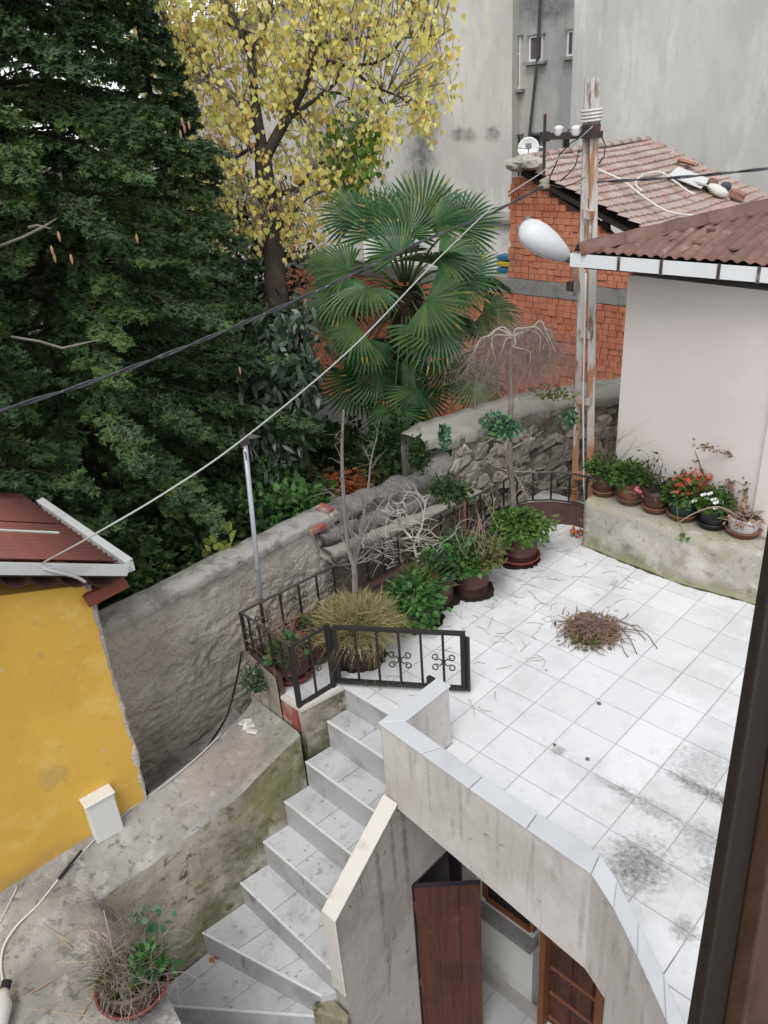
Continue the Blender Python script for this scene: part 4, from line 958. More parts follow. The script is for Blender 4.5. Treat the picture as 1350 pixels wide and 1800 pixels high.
# lower pale building behind the yellow leaves and a white shed wall behind the palm
lb = thing('pale_house', 'pale plastered house glimpsed behind the yellow leaved tree', 'house', (-72, 64, -8))
xa = onY(250, 200, 60)[0]; xb = xl0-.05; zt = onY(440, 22, 60)[2]
MB().box(((xa+xb)/2, 65, (zt-8)/2), (xb-xa, 9.6, zt+8)).build('wall', aptm('pale_wall', (.44, .41, .39), []), lb)
MB().box(((xa+xb)/2, 64.8, zt+.1), (xb-xa, 10.4, .28)).build('eaves', band_m, lb)
win(470, 120, 500, 200, 60.1, .3, darkf) if False else None
for wx0, wy0 in ((430, 70), (520, 90), (600, 80), (350, 120)):
    a = onY(wx0, wy0, 60.1); f = put('window', None, lb, a); ORG[f.name] = a
    MB().box((a[0], 60.12, a[2]), (2.0, .2, 2.8)).build('frame', darkf, f); MB().box((a[0], 60.05, a[2]), (1.6, .2, 2.4)).build('pane', glass, f)
sh = thing('white_shed', 'low whitewashed shed wall between the palm and the brick house', 'shed', (-26, 34, -6))
a, b = onY(800, 388, 34), onY(905, 388, 34)
shm = M('white_shed_wall', (.85, .85, .85), .9, [((.5, .5, .5), 1.2, .5, .75, .6)])
MB().box((a[0]-2, 35.5, (a[2]-7)/2), (b[0]-a[0]+9, 3, a[2]+7)).build('wall', shm, sh)
MB().box((a[0]-2, 35.4, a[2]+.12), (b[0]-a[0]+9.4, 3.5, .22)).build('roof_slab', band_m, sh)
for k, (y, c_, nm) in enumerate(((452, (.03, .16, .34), 'blue'), (463, (.55, .45, .05), 'yellow'), (474, (.03, .16, .34), 'blue'))):
    p = onY(895, y, 25.2); o = MB().box(tuple(p), (1.1, .7, .24)).build('plastic_crate', M('crate_'+nm, c_, .5), None, tuple(p)); bevel(o, .04, 2)
    tagged(o, ['topmost blue plastic crate stacked at the corner of the brick wall', 'yellow plastic crate between two blue ones by the brick wall', 'lowest blue plastic crate stacked at the corner of the brick wall'][k], 'crate', 'crates stacked beside the brick house')

# ================================================================== utility pole, lamp, dish, cables
YPl = 11.75
pole = thing('utility_pole', 'rusty steel channel utility pole with crossarm and coiled cable beside the pink house', 'utility pole', tuple(onY(1022, 895, YPl)*A(1, 1, 0)+A(0, 0, -3)))
chan = M('painted_rust_steel', (.52, .505, .48), .7, [((.34, .155, .06), 2.2, .52, .62, .9, (3, 3, .45)), ((.13, .055, .028), 5, .57, .68, .8, (3, 3, .5)), ((.36, .165, .065), 'z', -1.0, 8.5, 1.6, .85)], (30, .3, .006))
def channel(p0, p1, wx, wy, t=.035, nm='channel', flip=1):
    """U-section: web faces the terrace, flanges behind"""
    p0, p1 = A(*p0), A(*p1); mb = MB(); ax = unit(A(.75, .66, 0)); ay = unit(A(-.66, .75, 0))
    for c, d in ((0, 1), (-1, 0), (1, 0)):
        if c == 0: o_ = ay*0; hw = (ax*wx/2, ay*t/2)
        else: o_ = ax*(c*(wx/2+t/2))+ay*(wy/2-t/2); hw = (ax*t/2, ay*wy/2)
        q = [o_+hw[0]*sx+hw[1]*sy for sx, sy in ((-1, -1), (1, -1), (1, 1), (-1, 1))]
        mb.hexa([p0+k for k in q], [p1+k for k in q])
    return mb.build(nm, chan, pole)
def ext(p0, p1, z): t = (z-p0[2])/(p1[2]-p0[2]); return p0+(p1-p0)*t
a0, a1 = onY(1009, 890, YPl), onY(1035, 138, YPl); b0_, b1_ = onY(1037, 860, YPl), onY(1046, 136, YPl)
channel(ext(a0, a1, -3), a1, .115, .13); channel(ext(b0_, b1_, -3), b1_, .15, .13)
for y in (702, 835, 435, 585, 375):
    p = onY(1009+(890-y)*.035, y, YPl-.06); q = onY(1037+(860-y)*.0125, y+4, YPl-.06)
    MB().hexa([p+A(0, -.1, -.10), q+A(0, -.1, -.10), q+A(0, .1, -.10), p+A(0, .1, -.10)], [p+A(0, -.1, .12), q+A(0, -.1, .12), q+A(0, .1, .12), p+A(0, .1, .12)]).build('batten_plate', chan, pole)
c0_ = onY(958, 240, YPl-.35); c1_ = onY(1058, 236, YPl-.1)
dark_steel = M('dark_steel', (.05, .042, .04), .7, [((.15, .06, .035), 5, .5, .7, .8)], (30, .3, .005))
MB().bar(c0_, c1_, .16, .17).build('crossarm', dark_steel, pole)
MB().bar(c0_+A(.0, -.02, .55), c0_+A(0.0, -.02, -1.0), .06, .06).box(tuple(c0_), (.2, .2, .24)).build('strut', dark_steel, pole)
MB().lathe(tuple(onY(957, 324, YPl-.35)+A(0, 0, -.14)), [(.02, 0), (.14, .02), (.17, .12), (.11, .16), (.15, .24), (.05, .30), (0, .3)], 14).build('insulator', M('glazed_clay', (.30, .27, .22), .4), pole, smooth=True)
for px in (982, 1012):
    MB().lathe(tuple(onY(px, 236, YPl-.3)), [(.08, -.04), (.13, .03), (.12, .12), (.14, .16), (.06, .21), (0, .22)], 14).build('insulator', M('white_glaze', (.72, .72, .71), .3), pole, smooth=True)
tcoil = onY(1040, 205, YPl)
MB().tube([tcoil+A(.27*math.cos(t), .22*math.sin(t), -.16+t*.013) for t in np.linspace(0, 8.2*math.pi, 90)], .036, 5).build('cable_coil', M('white_cable', (.62, .61, .58), .6), pole, smooth=True)
MB().lathe(tuple(tcoil+A(0, 0, -.42)), [(.24, 0), (.25, .2), (.24, .24)], 16).build('band', dark_steel, pole)
MB().tube([onY(1030, 480, YPl-.2), onY(1028, 560, YPl-.2), onY(1025, 700, YPl-.2), onY(1026, 850, YPl-.2), onY(1030, 930, YPl-.2)], .03, 5).build('conduit', M('white_cable', (.62, .61, .58), .6), pole, smooth=True)
for pts in ([(1056, 236), (1064, 255), (1062, 275), (1052, 288)], [(1010, 236), (1015, 225), (1028, 230), (1030, 250)], [(990, 245), (1000, 228), (1020, 224), (1040, 215)], [(965, 315), (985, 270), (1005, 250), (1028, 238)], [(958, 322), (985, 330), (1010, 322), (1028, 312)], [(1018, 262), (1012, 290), (1000, 305), (985, 318)]):
    P = [onY(x, y, YPl-.3+wob((x, y, 0), .05, .1, 2)) for x, y in pts]; MB().tube(P, .018, 4).build('wire', dark_steel, pole, smooth=True)
lamp = thing('street_lamp', 'white cobra head street lamp reaching out from the rusty pole', 'street lamp', tuple(onY(1008, 500, YPl-.2)))
ln = onY(997, 452, YPl-.55); lt = onY(914, 398, YPl-1.5)
ax = unit(lt-ln); Ll = np.linalg.norm(lt-ln); 
side = unit(np.cross(ax, unit(CC-ln)*.8+A(0, 0, .75))); upv = np.cross(side, ax)
lampw = M('lamp_shell', (.60, .615, .63), .5, [((.62, .63, .64), 6, .6, .8, .4)], spec=.45)
profl = [(0, .13, .13), (.06, .20, .19), (.2, .29, .27), (.4, .39, .34), (.6, .45, .36), (.78, .44, .33), (.9, .36, .25), (.97, .22, .14), (1.0, .03, .02)]
G = []; G2 = []
for t, wd, ht in profl:
    wd *= .92
    G.append([ln+ax*(t*Ll)+side*(wd*math.cos(an))*1.05+upv*(ht*math.sin(an)*1.15) for an in np.linspace(0, math.pi, 17)])
    G2.append([ln+ax*(t*Ll)+side*(wd*math.cos(an))*1.0-upv*(ht*.80*math.sin(an)) for an in np.linspace(0, math.pi, 13)])
MB().tube([ln+ax*(t*Ll)+side*(wd*sg*1.06)-upv*.01 for sg, rngq in ((1, profl),) for t, wd, ht in rngq]+[ln+ax*(t*Ll)-side*(wd*1.06)-upv*.01 for t, wd, ht in reversed(profl)], .022, 5).build('seam', M('lamp_seam', (.25, .26, .27), .6), lamp)
MB().box(tuple(ln+ax*(.93*Ll)+side*.30+upv*.05), (.10, .10, .14)).build('latch', M('lamp_seam', (.25, .26, .27), .6), lamp)
flipfix(MB().grid(G).build('shell', lampw, lamp, smooth=True)); flipfix(MB().grid(G2).build('lens', M('lamp_lens', (.33, .34, .34), .25, spec=.5), lamp, smooth=True))
MB().tube([ln+side*s_*.0+ax*0 for s_ in (0,)]+[ln-ax*.18], [.15, .10], 10).build('neck', M('lamp_neck', (.10, .105, .11), .6), lamp)
MB().tube([ln-ax*.1, onY(1008, 465, YPl-.35), onY(1012, 490, YPl-.2), onY(1009, 520, YPl-.14)], .05, 7).build('arm', M('lamp_arm', (.38, .33, .27), .7, [((.2, .1, .05), 5, .5, .7, .8)]), lamp, smooth=True)
MB().box(tuple(onY(1004, 503, YPl-.16)), (.2, .2, .26)).build('clamp', dark_steel, lamp)
dish = thing('satellite_dish', 'white satellite dish on a thin mast at the end of the tile roof', 'satellite dish', tuple(onY(929, 290, 26.0)))
dc = onY(929, 262, 26.0); dn = unit(A(.55, -.8, .25)); dx_ = unit(np.cross(dn, A(0, 0, 1))); dz_ = np.cross(dx_, dn)
G = [[dc+(dx_*math.cos(a)+dz_*math.sin(a))*r_*.50+dn*(.16*r_*r_) for a in np.linspace(0, 2*math.pi, 25)] for r_ in (0.02, .3, .6, .85, 1)]
o = MB().grid(G).build('reflector', M('dish_white', (.72, .72, .72), .5), dish, smooth=True); sd_ = o.modifiers.new('t', 'SOLIDIFY'); sd_.thickness = .03*S
MB().tube([dc-dz_*.6, dc+dn*.7-dz_*.1], .03, 5).tube([dc-dx_*.8+dn*.2, dc-dx_*.4+dn*.3], .04, 5).build('feed_arm', upvc, dish)
MB().box(tuple(dc+dn*.65), (.2, .2, .24)).build('feed_horn', M('feed', (.25, .26, .27), .6), dish)
MB().tube([dc-dn*.1+A(0, 0, 0), dc-dn*.15+A(0, 0, -1.2)], .06, 6).build('mast', dark_steel, dish)
rock = thing('roof_sacks', 'pale crumpled sacks lying at the ridge end below the dish', 'sack', tuple(onY(915, 290, 23.3)))
for k, (x, y) in enumerate(((910, 289), (922, 284), (934, 287))):
    bm = bmesh.new(); bmesh.ops.create_icosphere(bm, subdivisions=2, radius=.5)
    for v in bm.verts: v.co = Vector((v.co.x*1.2, v.co.y, v.co.z*.6))*(1+wob(v.co, 3, .3, k))*S
    me = bpy.data.meshes.new('sack'); bm.to_mesh(me); bm.free(); me.materials.append(M('sack', (.40, .37, .34), .9, [((.22, .2, .18), 6, .5, .7, .8)])); put('sack', me, rock, onY(x, y, 23.4))
def sagc(P, n=14, s=0.0): # smooth polyline through points (Catmull-Rom)
    P = [A(*p) for p in P]; Q = [2*P[0]-P[1]]+P+[2*P[-1]-P[-2]]; out = []
    for i in range(1, len(Q)-2):
        for k in range(n):
            t = k/n; p0, p1, p2, p3 = Q[i-1], Q[i], Q[i+1], Q[i+2]
            out.append(.5*((2*p1)+(-p0+p2)*t+(2*p0-5*p1+4*p2-p3)*t*t+(-p0+3*p1-3*p2+p3)*t**3))
    return out+[P[-1]]
cabk = M('black_cable', (.055, .057, .062), .5, [((.22, .22, .23), 12, .55, .7, .7)], spec=.4); cabw = M('grey_cable', (.42, .42, .41), .5)
def cable(name, P, r, mt, label, n=14, twist=0):
    pts = sagc(P, n); mb = MB()
    if twist:
        tot = 0; pl = []
        for i, p in enumerate(pts):
            tot += np.linalg.norm(pts[i]-pts[i-1]) if i else 0; pl.append(tot)
        N = int(tot/.12); P2 = [np.array([np.interp(tot*i/N, pl, [q[k] for q in pts]) for k in range(3)]) for i in range(N+1)]
        d = unit(pts[-1]-pts[0]); x = unit(np.cross(d, A(0, 0, 1))); z = np.cross(x, d)
        for ph in (0, math.pi):
            mb.tube([q+(x*math.cos(ph+i*.42)+z*math.sin(ph+i*.42))*r*1.0 for i, q in enumerate(P2)], r, 5)
    else: mb.tube(pts, r, 6)
    o = mb.build(name, mt, None, smooth=True); return tagged(o, label, 'cable')
ins = onY(957, 326, YPl-.4)
cable('power_cable', [ins, atD(860, 376, 20.5), atD(740, 425, 18.8), atD(560, 510, 16.7), atD(360, 596, 14.8), atD(170, 668, 13.2), atD(0, 722, 12), atD(-120, 762, 11.2)], .021, cabk, 'thick twisted black power cable crossing in front of the palm and spruce', twist=1)
roofend = R0+rdir*1.95+A(0.0, 0, .28)
cable('phone_cable', [onY(1042, 222, YPl-.3), atD(960, 297, 21.6), atD(880, 352, 19.6), atD(770, 455, 17), atD(620, 610, 14.8), atD(432, 768, 12.6), atD(300, 860, 12.3), atD(165, 940, 12.1), onP(74, 990, roofend, YN)], .0145, cabw, 'pale grey cable running down from the pole top to the yellow house roof')
e0_ = onP(74, 990, roofend, YN); cable('hanging_cable', [e0_, onP(80, 1000, roofend+YN*.08, YN), onP(110, 1008, roofend+YN*.15, YN), onP(135, 1015, roofend+YN*.12, YN), onP(150, 1023, roofend+YN*.1, YN)], .03, cabw, 'loose grey cable end drooping over the white verge of the yellow house')
cable('street_cable', [atD(1420, 285, 20.5), atD(1350, 296, 20.6), atD(1200, 311, 21.6), onY(1050, 320, YPl-.3)], .022, cabk, 'twisted black cable running from the pole past the tile roof', twist=1)
cable('roof_cable', [roofpt(1052, 298, .5), roofpt(1095, 318, .5), roofpt(1130, 345, .45), roofpt(1170, 370, .45), roofpt(1210, 378, .45), roofpt(1250, 380, .45)], .05, M('white_cable', (.62, .61, .58), .6), 'white cable lying straight across the clay tile roof')
cable('looped_cable', [roofpt(1128, 336, .45), roofpt(1117, 322, .45), roofpt(1130, 308, .45), roofpt(1160, 303, .45), roofpt(1185, 318, .45), roofpt(1205, 333, .45), roofpt(1220, 342, .45)], .05, M('white_cable', (.62, .61, .58), .6), 'white cable curled in a loop on the clay tile roof')
# thin pole at the railing corner carrying the grey cable
tpb = A(-4.98, .35, 0); tp1 = above_t = None
def onVert(x, y, p):     # nearest point on the vertical through p
    d = ray(x, y); t = ((p[0]-CC[0])*d[0]+(p[1]-CC[1])*d[1])/(d[0]**2+d[1]**2); return CC+d*t
tb = onVert(462, 1090, A(-4.75, .35, 0)); tt = onVert(431, 775, A(-5.6, .25, 0))
tb = onY(462, 1092, .3); tt = onY(430, 775, .3)
tpole = thing('steel_tube', 'thin galvanised steel tube leaning at the railing corner and propping the grey cable', 'pole', tuple(tb))
galv = M('galvanised', (.42, .435, .47), .45, [((.27, .28, .30), 4, .5, .7, .6, (3, 3, .6))], metal=.3, spec=.5)
MB().tube([ext(tb, tt, .1), tt], .055, 10).build('tube', galv, tpole, smooth=True)
MB().tube([ext(tb, tt, ext(tb, tt, 0)[2]+1.9*1.3), ext(tb, tt, 1.9*1.3+.12)], .075, 10).build('sleeve', M('sleeve', (.2, .2, .21), .6), tpole)
MB().box(tuple(tt+A(0, 0, .02)), (.14, .14, .2)).tube([tt, tt+A(0, 0, .28)], .03, 5).build('clamp', dark_steel, tpole)
for k in range(4): MB().tube([tt+A(0, 0, .05), tt+A(rng.uniform(-.2, .2), rng.uniform(-.2, .2), rng.uniform(-.3, .1)), tt+A(rng.uniform(-.1, .3), rng.uniform(-.2, .3), -.4)], .014, 4).build('wire', dark_steel, tpole)
# cables over the retaining wall
def ledp(x, y, dz=.03):
    best = None
    d = ray(x, y)
    for k in range(NR_):
        for j in range(25):
            v = G_led[k][j]-CC; t = np.dot(v, d)/np.dot(d, d); e = np.linalg.norm(v-d*t)
            if best is None or e < best[0]: best = (e, t)
    return CC+d*best[1]+A(0, 0, dz)
# ================================================================== leaves as many small faces (fast numpy builders)
def frames(D, U=None):
    """orthonormal frames: D (n,3) leaf axis, U approximate normal"""
    n = len(D); D = D/np.linalg.norm(D, axis=1, keepdims=True)
    if U is None: U = nr.normal(size=(n, 3))
    X = np.cross(D, U); X /= np.maximum(1e-6, np.linalg.norm(X, axis=1, keepdims=True)); Z = np.cross(X, D)
    return D, X, Z
def leaf_mesh(name, P, D, U, Ls, Ws, shape, mat, parent=None, loc=None):
    """P base points, D axis; shape: list of (along, across, lift) + face list"""
    V0, F0 = shape; V0 = np.array(V0, float); F0 = np.array(F0)
    D, X, Z = frames(D, U); n = len(P); k = len(V0)
    V = P[:, None, :]+D[:, None, :]*(V0[None, :, 0:1]*Ls[:, None, None])+X[:, None, :]*(V0[None, :, 1:2]*Ws[:, None, None])+Z[:, None, :]*(V0[None, :, 2:3]*Ls[:, None, None])
    F = (F0[None]+(np.arange(n)*k)[:, None, None]).reshape(-1, F0.shape[1])
    base = ORG.get(parent.name, A(0, 0, 0)) if parent else (A(*loc) if loc is not None else P.mean(0))
    me = mesh(name, V.reshape(-1, 3)-base, F, mat)
    return put(name, me, parent, base)
OVAL = ([(0, 0, 0), (.35, .5, .06), (.75, .34, .02), (1, 0, -.10), (.75, -.34, .02), (.35, -.5, .06), (.5, 0, -.05)], [(0, 6, 1, 1), (1, 6, 2, 2), (2, 6, 3, 3), (3, 6, 4, 4), (4, 6, 5, 5), (5, 6, 0, 0)])
OVAL = (OVAL[0], [f[:3] for f in OVAL[1]])
HEART = ([(0, 0, 0), (-.06, .25, .02), (.12, .50, .04), (.45, .46, .03), (1, 0, -.12), (.45, -.46, .03), (.12, -.50, .04), (-.06, -.25, .02), (.4, 0, -.06)], [(0, 8, 1), (1, 8, 2), (2, 8, 3), (3, 8, 4), (4, 8, 5), (5, 8, 6), (6, 8, 7), (7, 8, 0)])
BLADE = ([(0, -.5, 0), (0, .5, 0), (.5, .35, .03), (.5, -.35, .03), (1, 0, -.08)], [(0, 1, 2), (0, 2, 3), (3, 2, 4)])
NEEDLE = ([(0, -.5, 0), (0, .5, 0), (1, 0, 0)], [(0, 1, 2)])
LONG = ([(0, 0, 0), (.3, .5, .03), (.7, .38, -.02), (1, 0, -.15), (.7, -.38, -.02), (.3, -.5, .03)], [(0, 1, 5), (1, 2, 4), (1, 4, 5), (2, 3, 4)])
bark_d = M('dark_bark', (.045, .036, .028), .95, [((.09, .075, .06), 4, .5, .72, .6, (2, 2, .5))], (12, .7, .03))
bark_g = M('grey_twig', (.20, .175, .16), .9, [((.11, .095, .085), 6, .5, .7, .6)], (30, .4, .005))
bark_w = M('bleached_twig', (.47, .435, .39), .85, [((.24, .21, .19), 8, .5, .7, .6)])
bark_b = M('brown_twig', (.16, .11, .085), .9, [((.09, .06, .045), 8, .5, .7, .6)])

# ---- spruce
spr = M('spruce_needles', (.02, .05, .02), .65, [((.095, .15, .04), 1.1, .50, .61, .8), ((.016, .034, .018), 1.6, .53, .64, .6)], island=[(.026, .050, .022), (.036, .070, .030), (.048, .090, .034), (.062, .112, .040), (.09, .14, .048)], spec=.35)
def spruce(x, y, z0, z1, zc0, Rm, label, seed, nper=9, dens=1.0, sector=None):
    R_ = np.random.default_rng(seed); rr = random.Random(seed)
    t = thing('spruce_tree', label, 'tree', (x, y, z0))
    MB().tube([A(x+wob((0, 0, z), .2, .1, seed), y, z) for z in np.linspace(z0, z1, 14)], list(np.linspace(.42, .04, 14)), 9).build('trunk', bark_d, t, smooth=True)
    bm_ = MB(); BP = []; BD = []; BU = []; BL = []
    z = zc0; a = rr.uniform(0, 6)
    while z < z1-.4:
        frac = (z1-z)/(z1-zc0); Rr = Rm*min(1.0, frac*1.25+.04)
        for k in range(nper):
            a += 2*math.pi/nper+rr.uniform(-.25, .25)
            L = Rr*rr.uniform(.72, 1.12)
            if sector is not None:      # no branches where nothing of them can ever show
                if math.cos(a-sector) < -.35: continue
            zz = z+rr.uniform(-.35, .35)
            P = []; hor = A(math.cos(a), math.sin(a), 0); nseg = 9
            for i in range(nseg+1):
                s = i/nseg; dz = .10*s*L-.62*L*s*s*.62+.30*L*max(0, s-.6)**1.5
                P.append(A(x, y, zz)+hor*(L*s)+A(0, 0, dz)+A(wob((s*3, a, zz), 1, .08, 2), wob((s*3, a, zz), 1, .08, 5), 0))
            bm_.tube(P, list(np.linspace(.075, .012, nseg+1)), 4, False)
            Pn = np.array(P)
            nt_ = int(L/.15*dens)
            for q in range(nt_):
                s = .16+.84*(q+rr.random())/nt_; i = min(nseg-1, int(s*nseg)); f = s*nseg-i
                b = Pn[i]*(1-f)+Pn[i+1]*f; d0 = unit(Pn[i+1]-Pn[i]); sdv = unit(np.cross(d0, A(0, 0, 1)))
                sg = 1 if q % 2 else -1
                ln_ = (.42+.75*(1-abs(2*s-1.05)))*rr.uniform(.6, 1.15)*min(1, L/3+.3)
                d = unit(d0*rr.uniform(.5, 1.0)+sdv*sg*rr.uniform(.5, 1.1)+A(0, 0, rr.uniform(-.75, .15)))
                if rr.random() < .22: d = unit(d0+A(rr.uniform(-.3, .3), rr.uniform(-.3, .3), rr.uniform(-.9, -.2)))
                BP.append(b); BD.append(d); BL.append(ln_)
            for q in range(5):
                BP.append(Pn[-2]); BD.append(unit(Pn[-1]-Pn[-2]+R_.normal(size=3)*.35)); BL.append(.5*rr.uniform(.6, 1.1))
        z += .64*(1.0 if frac > .3 else .8)
    stuff(bm_.build('limbs', bark_d, t))
    BP, BD, BL = np.array(BP), np.array(BD), np.array(BL); n = len(BP)
    # side shoots off every twig
    P2 = [BP]; D2 = [BD]; L2 = [BL]
    for fr in (.25, .45, .62, .78):
        for sg in (-1, 1):
            sdv = np.cross(BD, R_.normal(size=(n, 3))*.4+A(0, 0, 1)); sdv /= np.linalg.norm(sdv, axis=1, keepdims=True)
            P2.append(BP+BD*(BL*fr)[:, None]); D2.append(BD*.75+sdv*sg*.75+A(0, 0, -.18)+R_.normal(size=(n, 3))*.10); L2.append(BL*(1.0-fr)*.62*R_.uniform(.7, 1.2, n))
    TP = np.concatenate(P2); TD = np.concatenate(D2); TD /= np.linalg.norm(TD, axis=1, keepdims=True); TL = np.concatenate(L2)
    # needles: slim triangles swept forward all round each shoot (one island of 8 tufts per shoot)
    m = len(TP); NV = 8
    D_, X_, Z_ = frames(TD, R_.normal(size=(m, 3))*.5+A(0, 0, 1))
    V = np.zeros((m, NV*3+3, 3)); F = []
    for j in range(NV):
        s = (j+.5)/NV*.92; sg = -1 if j % 2 else 1; an = R_.uniform(-.7, .7, m)
        lat = X_*(np.cos(an)*sg)[:, None]+Z_*np.sin(an)[:, None]
        b = TP+D_*(TL*s)[:, None]
        ln_ = np.minimum(.13, .09+.04*TL)*R_.uniform(.8, 1.25, m)
        tip = b+D_*(ln_*.75)[:, None]+lat*(ln_*.95)[:, None]
        wv = D_*(.5*TL/NV+.022)[:, None]
        V[:, j*3] = b-wv; V[:, j*3+1] = b+wv; V[:, j*3+2] = tip; F.append((j*3, j*3+1, j*3+2))
    k = NV*3
    V[:, k] = TP+X_*.028; V[:, k+1] = TP-X_*.028; V[:, k+2] = TP+D_*(TL*1.08)[:, None]; F.append((k, k+1, k+2))
    F = (np.array(F)[None]+(np.arange(m)*(NV*3+3))[:, None, None]).reshape(-1, 3)
    # weld the tufts of one shoot into one colour island by sharing the base vertex
    me = mesh('crown', V.reshape(-1, 3)-A(x, y, z0), F, spr)
    put('crown', me, t, (x, y, z0))
    # cones
    return t, Pn
camdir = math.atan2(CC[1]-2, CC[0]+15)
s1, _ = spruce(-15.2, 1.2, -6.6, 34, -4.5, 7.0, 'huge dark green spruce with drooping boughs behind the yellow house', 11, 8, 1.15, camdir)
s2, _ = spruce(-16.8, 6.9, -6.6, 17, -4.5, 4.6, 'smaller dark spruce between the huge spruce and the yellow leaved tree', 12, 8, 1.0, camdir)
s3, _ = spruce(-12.0, -4.2, -6.6, 22, -4.2, 4.6, 'dark spruce at the edge of the picture rising straight over the red sheet roof', 13, 8, .9, camdir)
s4, _ = spruce(*atD(95, 200, 33)[:2], -6.6, 36, -4.5, 7.5, 'dark spruce mass filling the top corner behind the huge spruce', 14, 8, .8, camdir)
cone_m = M('spruce_cone', (.36, .22, .13), .8)
cn = MB()
for (x, y, d) in ((238, 405, 19.0), (88, 425, 17.5), (92, 437, 17.6), (122, 440, 17.4), (232, 300, 19.5), (318, 200, 20.5), (322, 212, 20.5), (330, 206, 20.5), (315, 222, 20.5), (100, 400, 17.5), (420, 640, 22.0), (512, 440, 24)):
    p = atD(x, y, d); cn.lathe(tuple(p+A(0, 0, -.2)), [(.01, -.10), (.026, -.05), (.034, .02), (.026, .08), (.01, .12)], 7)
cn.build('cones', cone_m, s1)
# bare grey twig poking out on the huge spruce, with one yellow leaf caught on it
mb = MB()
for pts in ([(0, 432), (40, 417), (78, 398), (100, 384)], [(20, 592), (70, 600), (110, 612), (175, 597)], [(50, 400), (66, 396), (90, 402)], [(0, 300), (18, 330), (22, 350)], [(60, 900), (20, 640), (0, 600)]):
    if pts[0] in ((60, 900), (0, 300)): continue
    MB().tube([atD(x, y, 17.8) for x, y in pts], [.030]*(len(pts)-1)+[.012], 5).build('bare_twig', bark_g, s1)

# ---- yellow leaved tree
yl = M('yellow_leaves', (.6, .5, .06), .6, island=[(.70, .46, .20), (.86, .72, .16), (.90, .82, .28), (.86, .82, .30), (.90, .88, .46), (.78, .76, .24), (.76, .56, .24), (.50, .60, .18), (.90, .80, .24)], two=True, spec=.25)
yt = thing('linden_tree', 'tall broadleaf tree with thinning yellow autumn leaves beside the spruce', 'tree', (-22.4, 15.1, -6.6))
DY = 38
def py(x, y, dd=0): return atD(x, y, DY+dd)
trunk = sagc([A(-22.0, 15.4, -6.6), py(500, 640), py(490, 540), py(476, 400), py(465, 310), py(462, 262)], 6)
MB().tube(trunk, list(np.linspace(.62, .40, len(trunk))), 10).build('trunk', bark_d, yt, smooth=True)
limbs = [([(462, 265), (450, 190), (443, 120), (440, 95), (425, 60), (400, 0), (380, -60)], .26, 0), ([(470, 270), (500, 215), (520, 180), (545, 125), (550, 60), (558, 0), (560, -60)], .28, .5), ([(545, 125), (575, 110), (600, 115), (625, 128), (650, 150), (680, 190)], .15, .8),
         ([(440, 95), (465, 50), (478, 0), (485, -50)], .16, -.6), ([(455, 240), (430, 205), (425, 190)], .12, -.6), ([(480, 345), (520, 330), (560, 290), (600, 270)], .12, -1.2), ([(560, 170), (590, 145), (595, 120)], .12, 1.5), ([(500, 215), (560, 172), (600, 165), (640, 195)], .12, 1.8), ([(480, 400), (505, 385), (540, 350), (560, 340)], .08, -1), ([(550, 80), (600, 70), (660, 65), (720, 66), (780, 60)], .10, 1.5),
         ([(450, 190), (400, 160), (350, 120), (300, 60)], .14, 1.5), ([(455, 250), (410, 280), (370, 300), (350, 340)], .10, 1.2), ([(440, 60), (400, 40), (340, 0)], .10, 2), ([(600, 115), (660, 110), (700, 80), (720, 30)], .09, 2.0), ([(650, 150), (700, 170), (740, 200)], .07, 2)]
mb = MB(); LP = []
for pts, r0, dd in limbs:
    P = sagc([py(x, y, dd*(i/(len(pts)-1))+(.0 if i else 0)) for i, (x, y) in enumerate(pts)], 5)
    MB().tube(P, list(np.linspace(r0, r0*.35, len(P))), 6).build('limb', bark_d, yt, smooth=True); LP += P[2:]
LPn = np.array(LP)
# twigs hang from the limbs; leaves sit along them
clumps = []
def inside(x, y):
    if y > 250 and x > 690: return False
    if x > 705+ (100 if y < 230 else 0)-max(0, y-60)*.05: return False
    lo = 285+max(0, y-330)*1.0 if y < 330 else 330+(y-330)*1.1
    if y > 300 and x > 640: return False
    return x > 205+y*.28 and y < 330+ (120 if x < 560 else 40)
rr = random.Random(5); tw = MB(); LPp = []; LPd = []
tries = 0
while len(clumps) < 950 and tries < 60000:
    tries += 1
    x, y = rr.uniform(200, 800), rr.uniform(-90, 440)
    if not inside(x, y): continue
    edge_ = max(0, (x-690)/110)
    if rr.random() < edge_*.55: continue
    if 455 < x < 530 and 200 < y < 270 and rr.random() < .7: continue
    if 560 < x < 640 and 120 < y < 215 and rr.random() < .45: continue
    clumps.append(py(x, y, rr.uniform(-2.4, 3.2)))
for c in clumps:
    L = rr.uniform(1.0, 2.0); d = unit(A(rr.uniform(-.6, .6), rr.uniform(-.6, .6), -1))
    j = np.argmin(np.linalg.norm(LPn-c, axis=1)); src = LPn[j]
    top_ = c-d*(L*.5)
    if np.linalg.norm(src-top_) < 4.5: tw.tube([src, src*.5+top_*.5+A(0, 0, .25), top_, c, c+d*L*.5], [.035, .028, .02, .014, .006], 3, False)
    else: tw.tube([top_+A(rr.uniform(-1, 1), rr.uniform(-1, 1), .8), top_, c, c+d*L*.5], [.025, .02, .014, .006], 3, False)
    for q in range(rr.randint(7, 13)):
        s = rr.uniform(-.5, .5); p = c+d*(L*s)+A(rr.gauss(0, .28), rr.gauss(0, .28), rr.gauss(0, .2)); LPp.append(p)
tw.build('twigs', bark_g, yt)
LPp = np.array(LPp); n = len(LPp)
D = nr.normal(size=(n, 3))*.45+A(0, 0, -1); U = nr.normal(size=(n, 3))*.8+A(.64, -.62, .45)*.9
sz = nr.uniform(.19, .34, n)
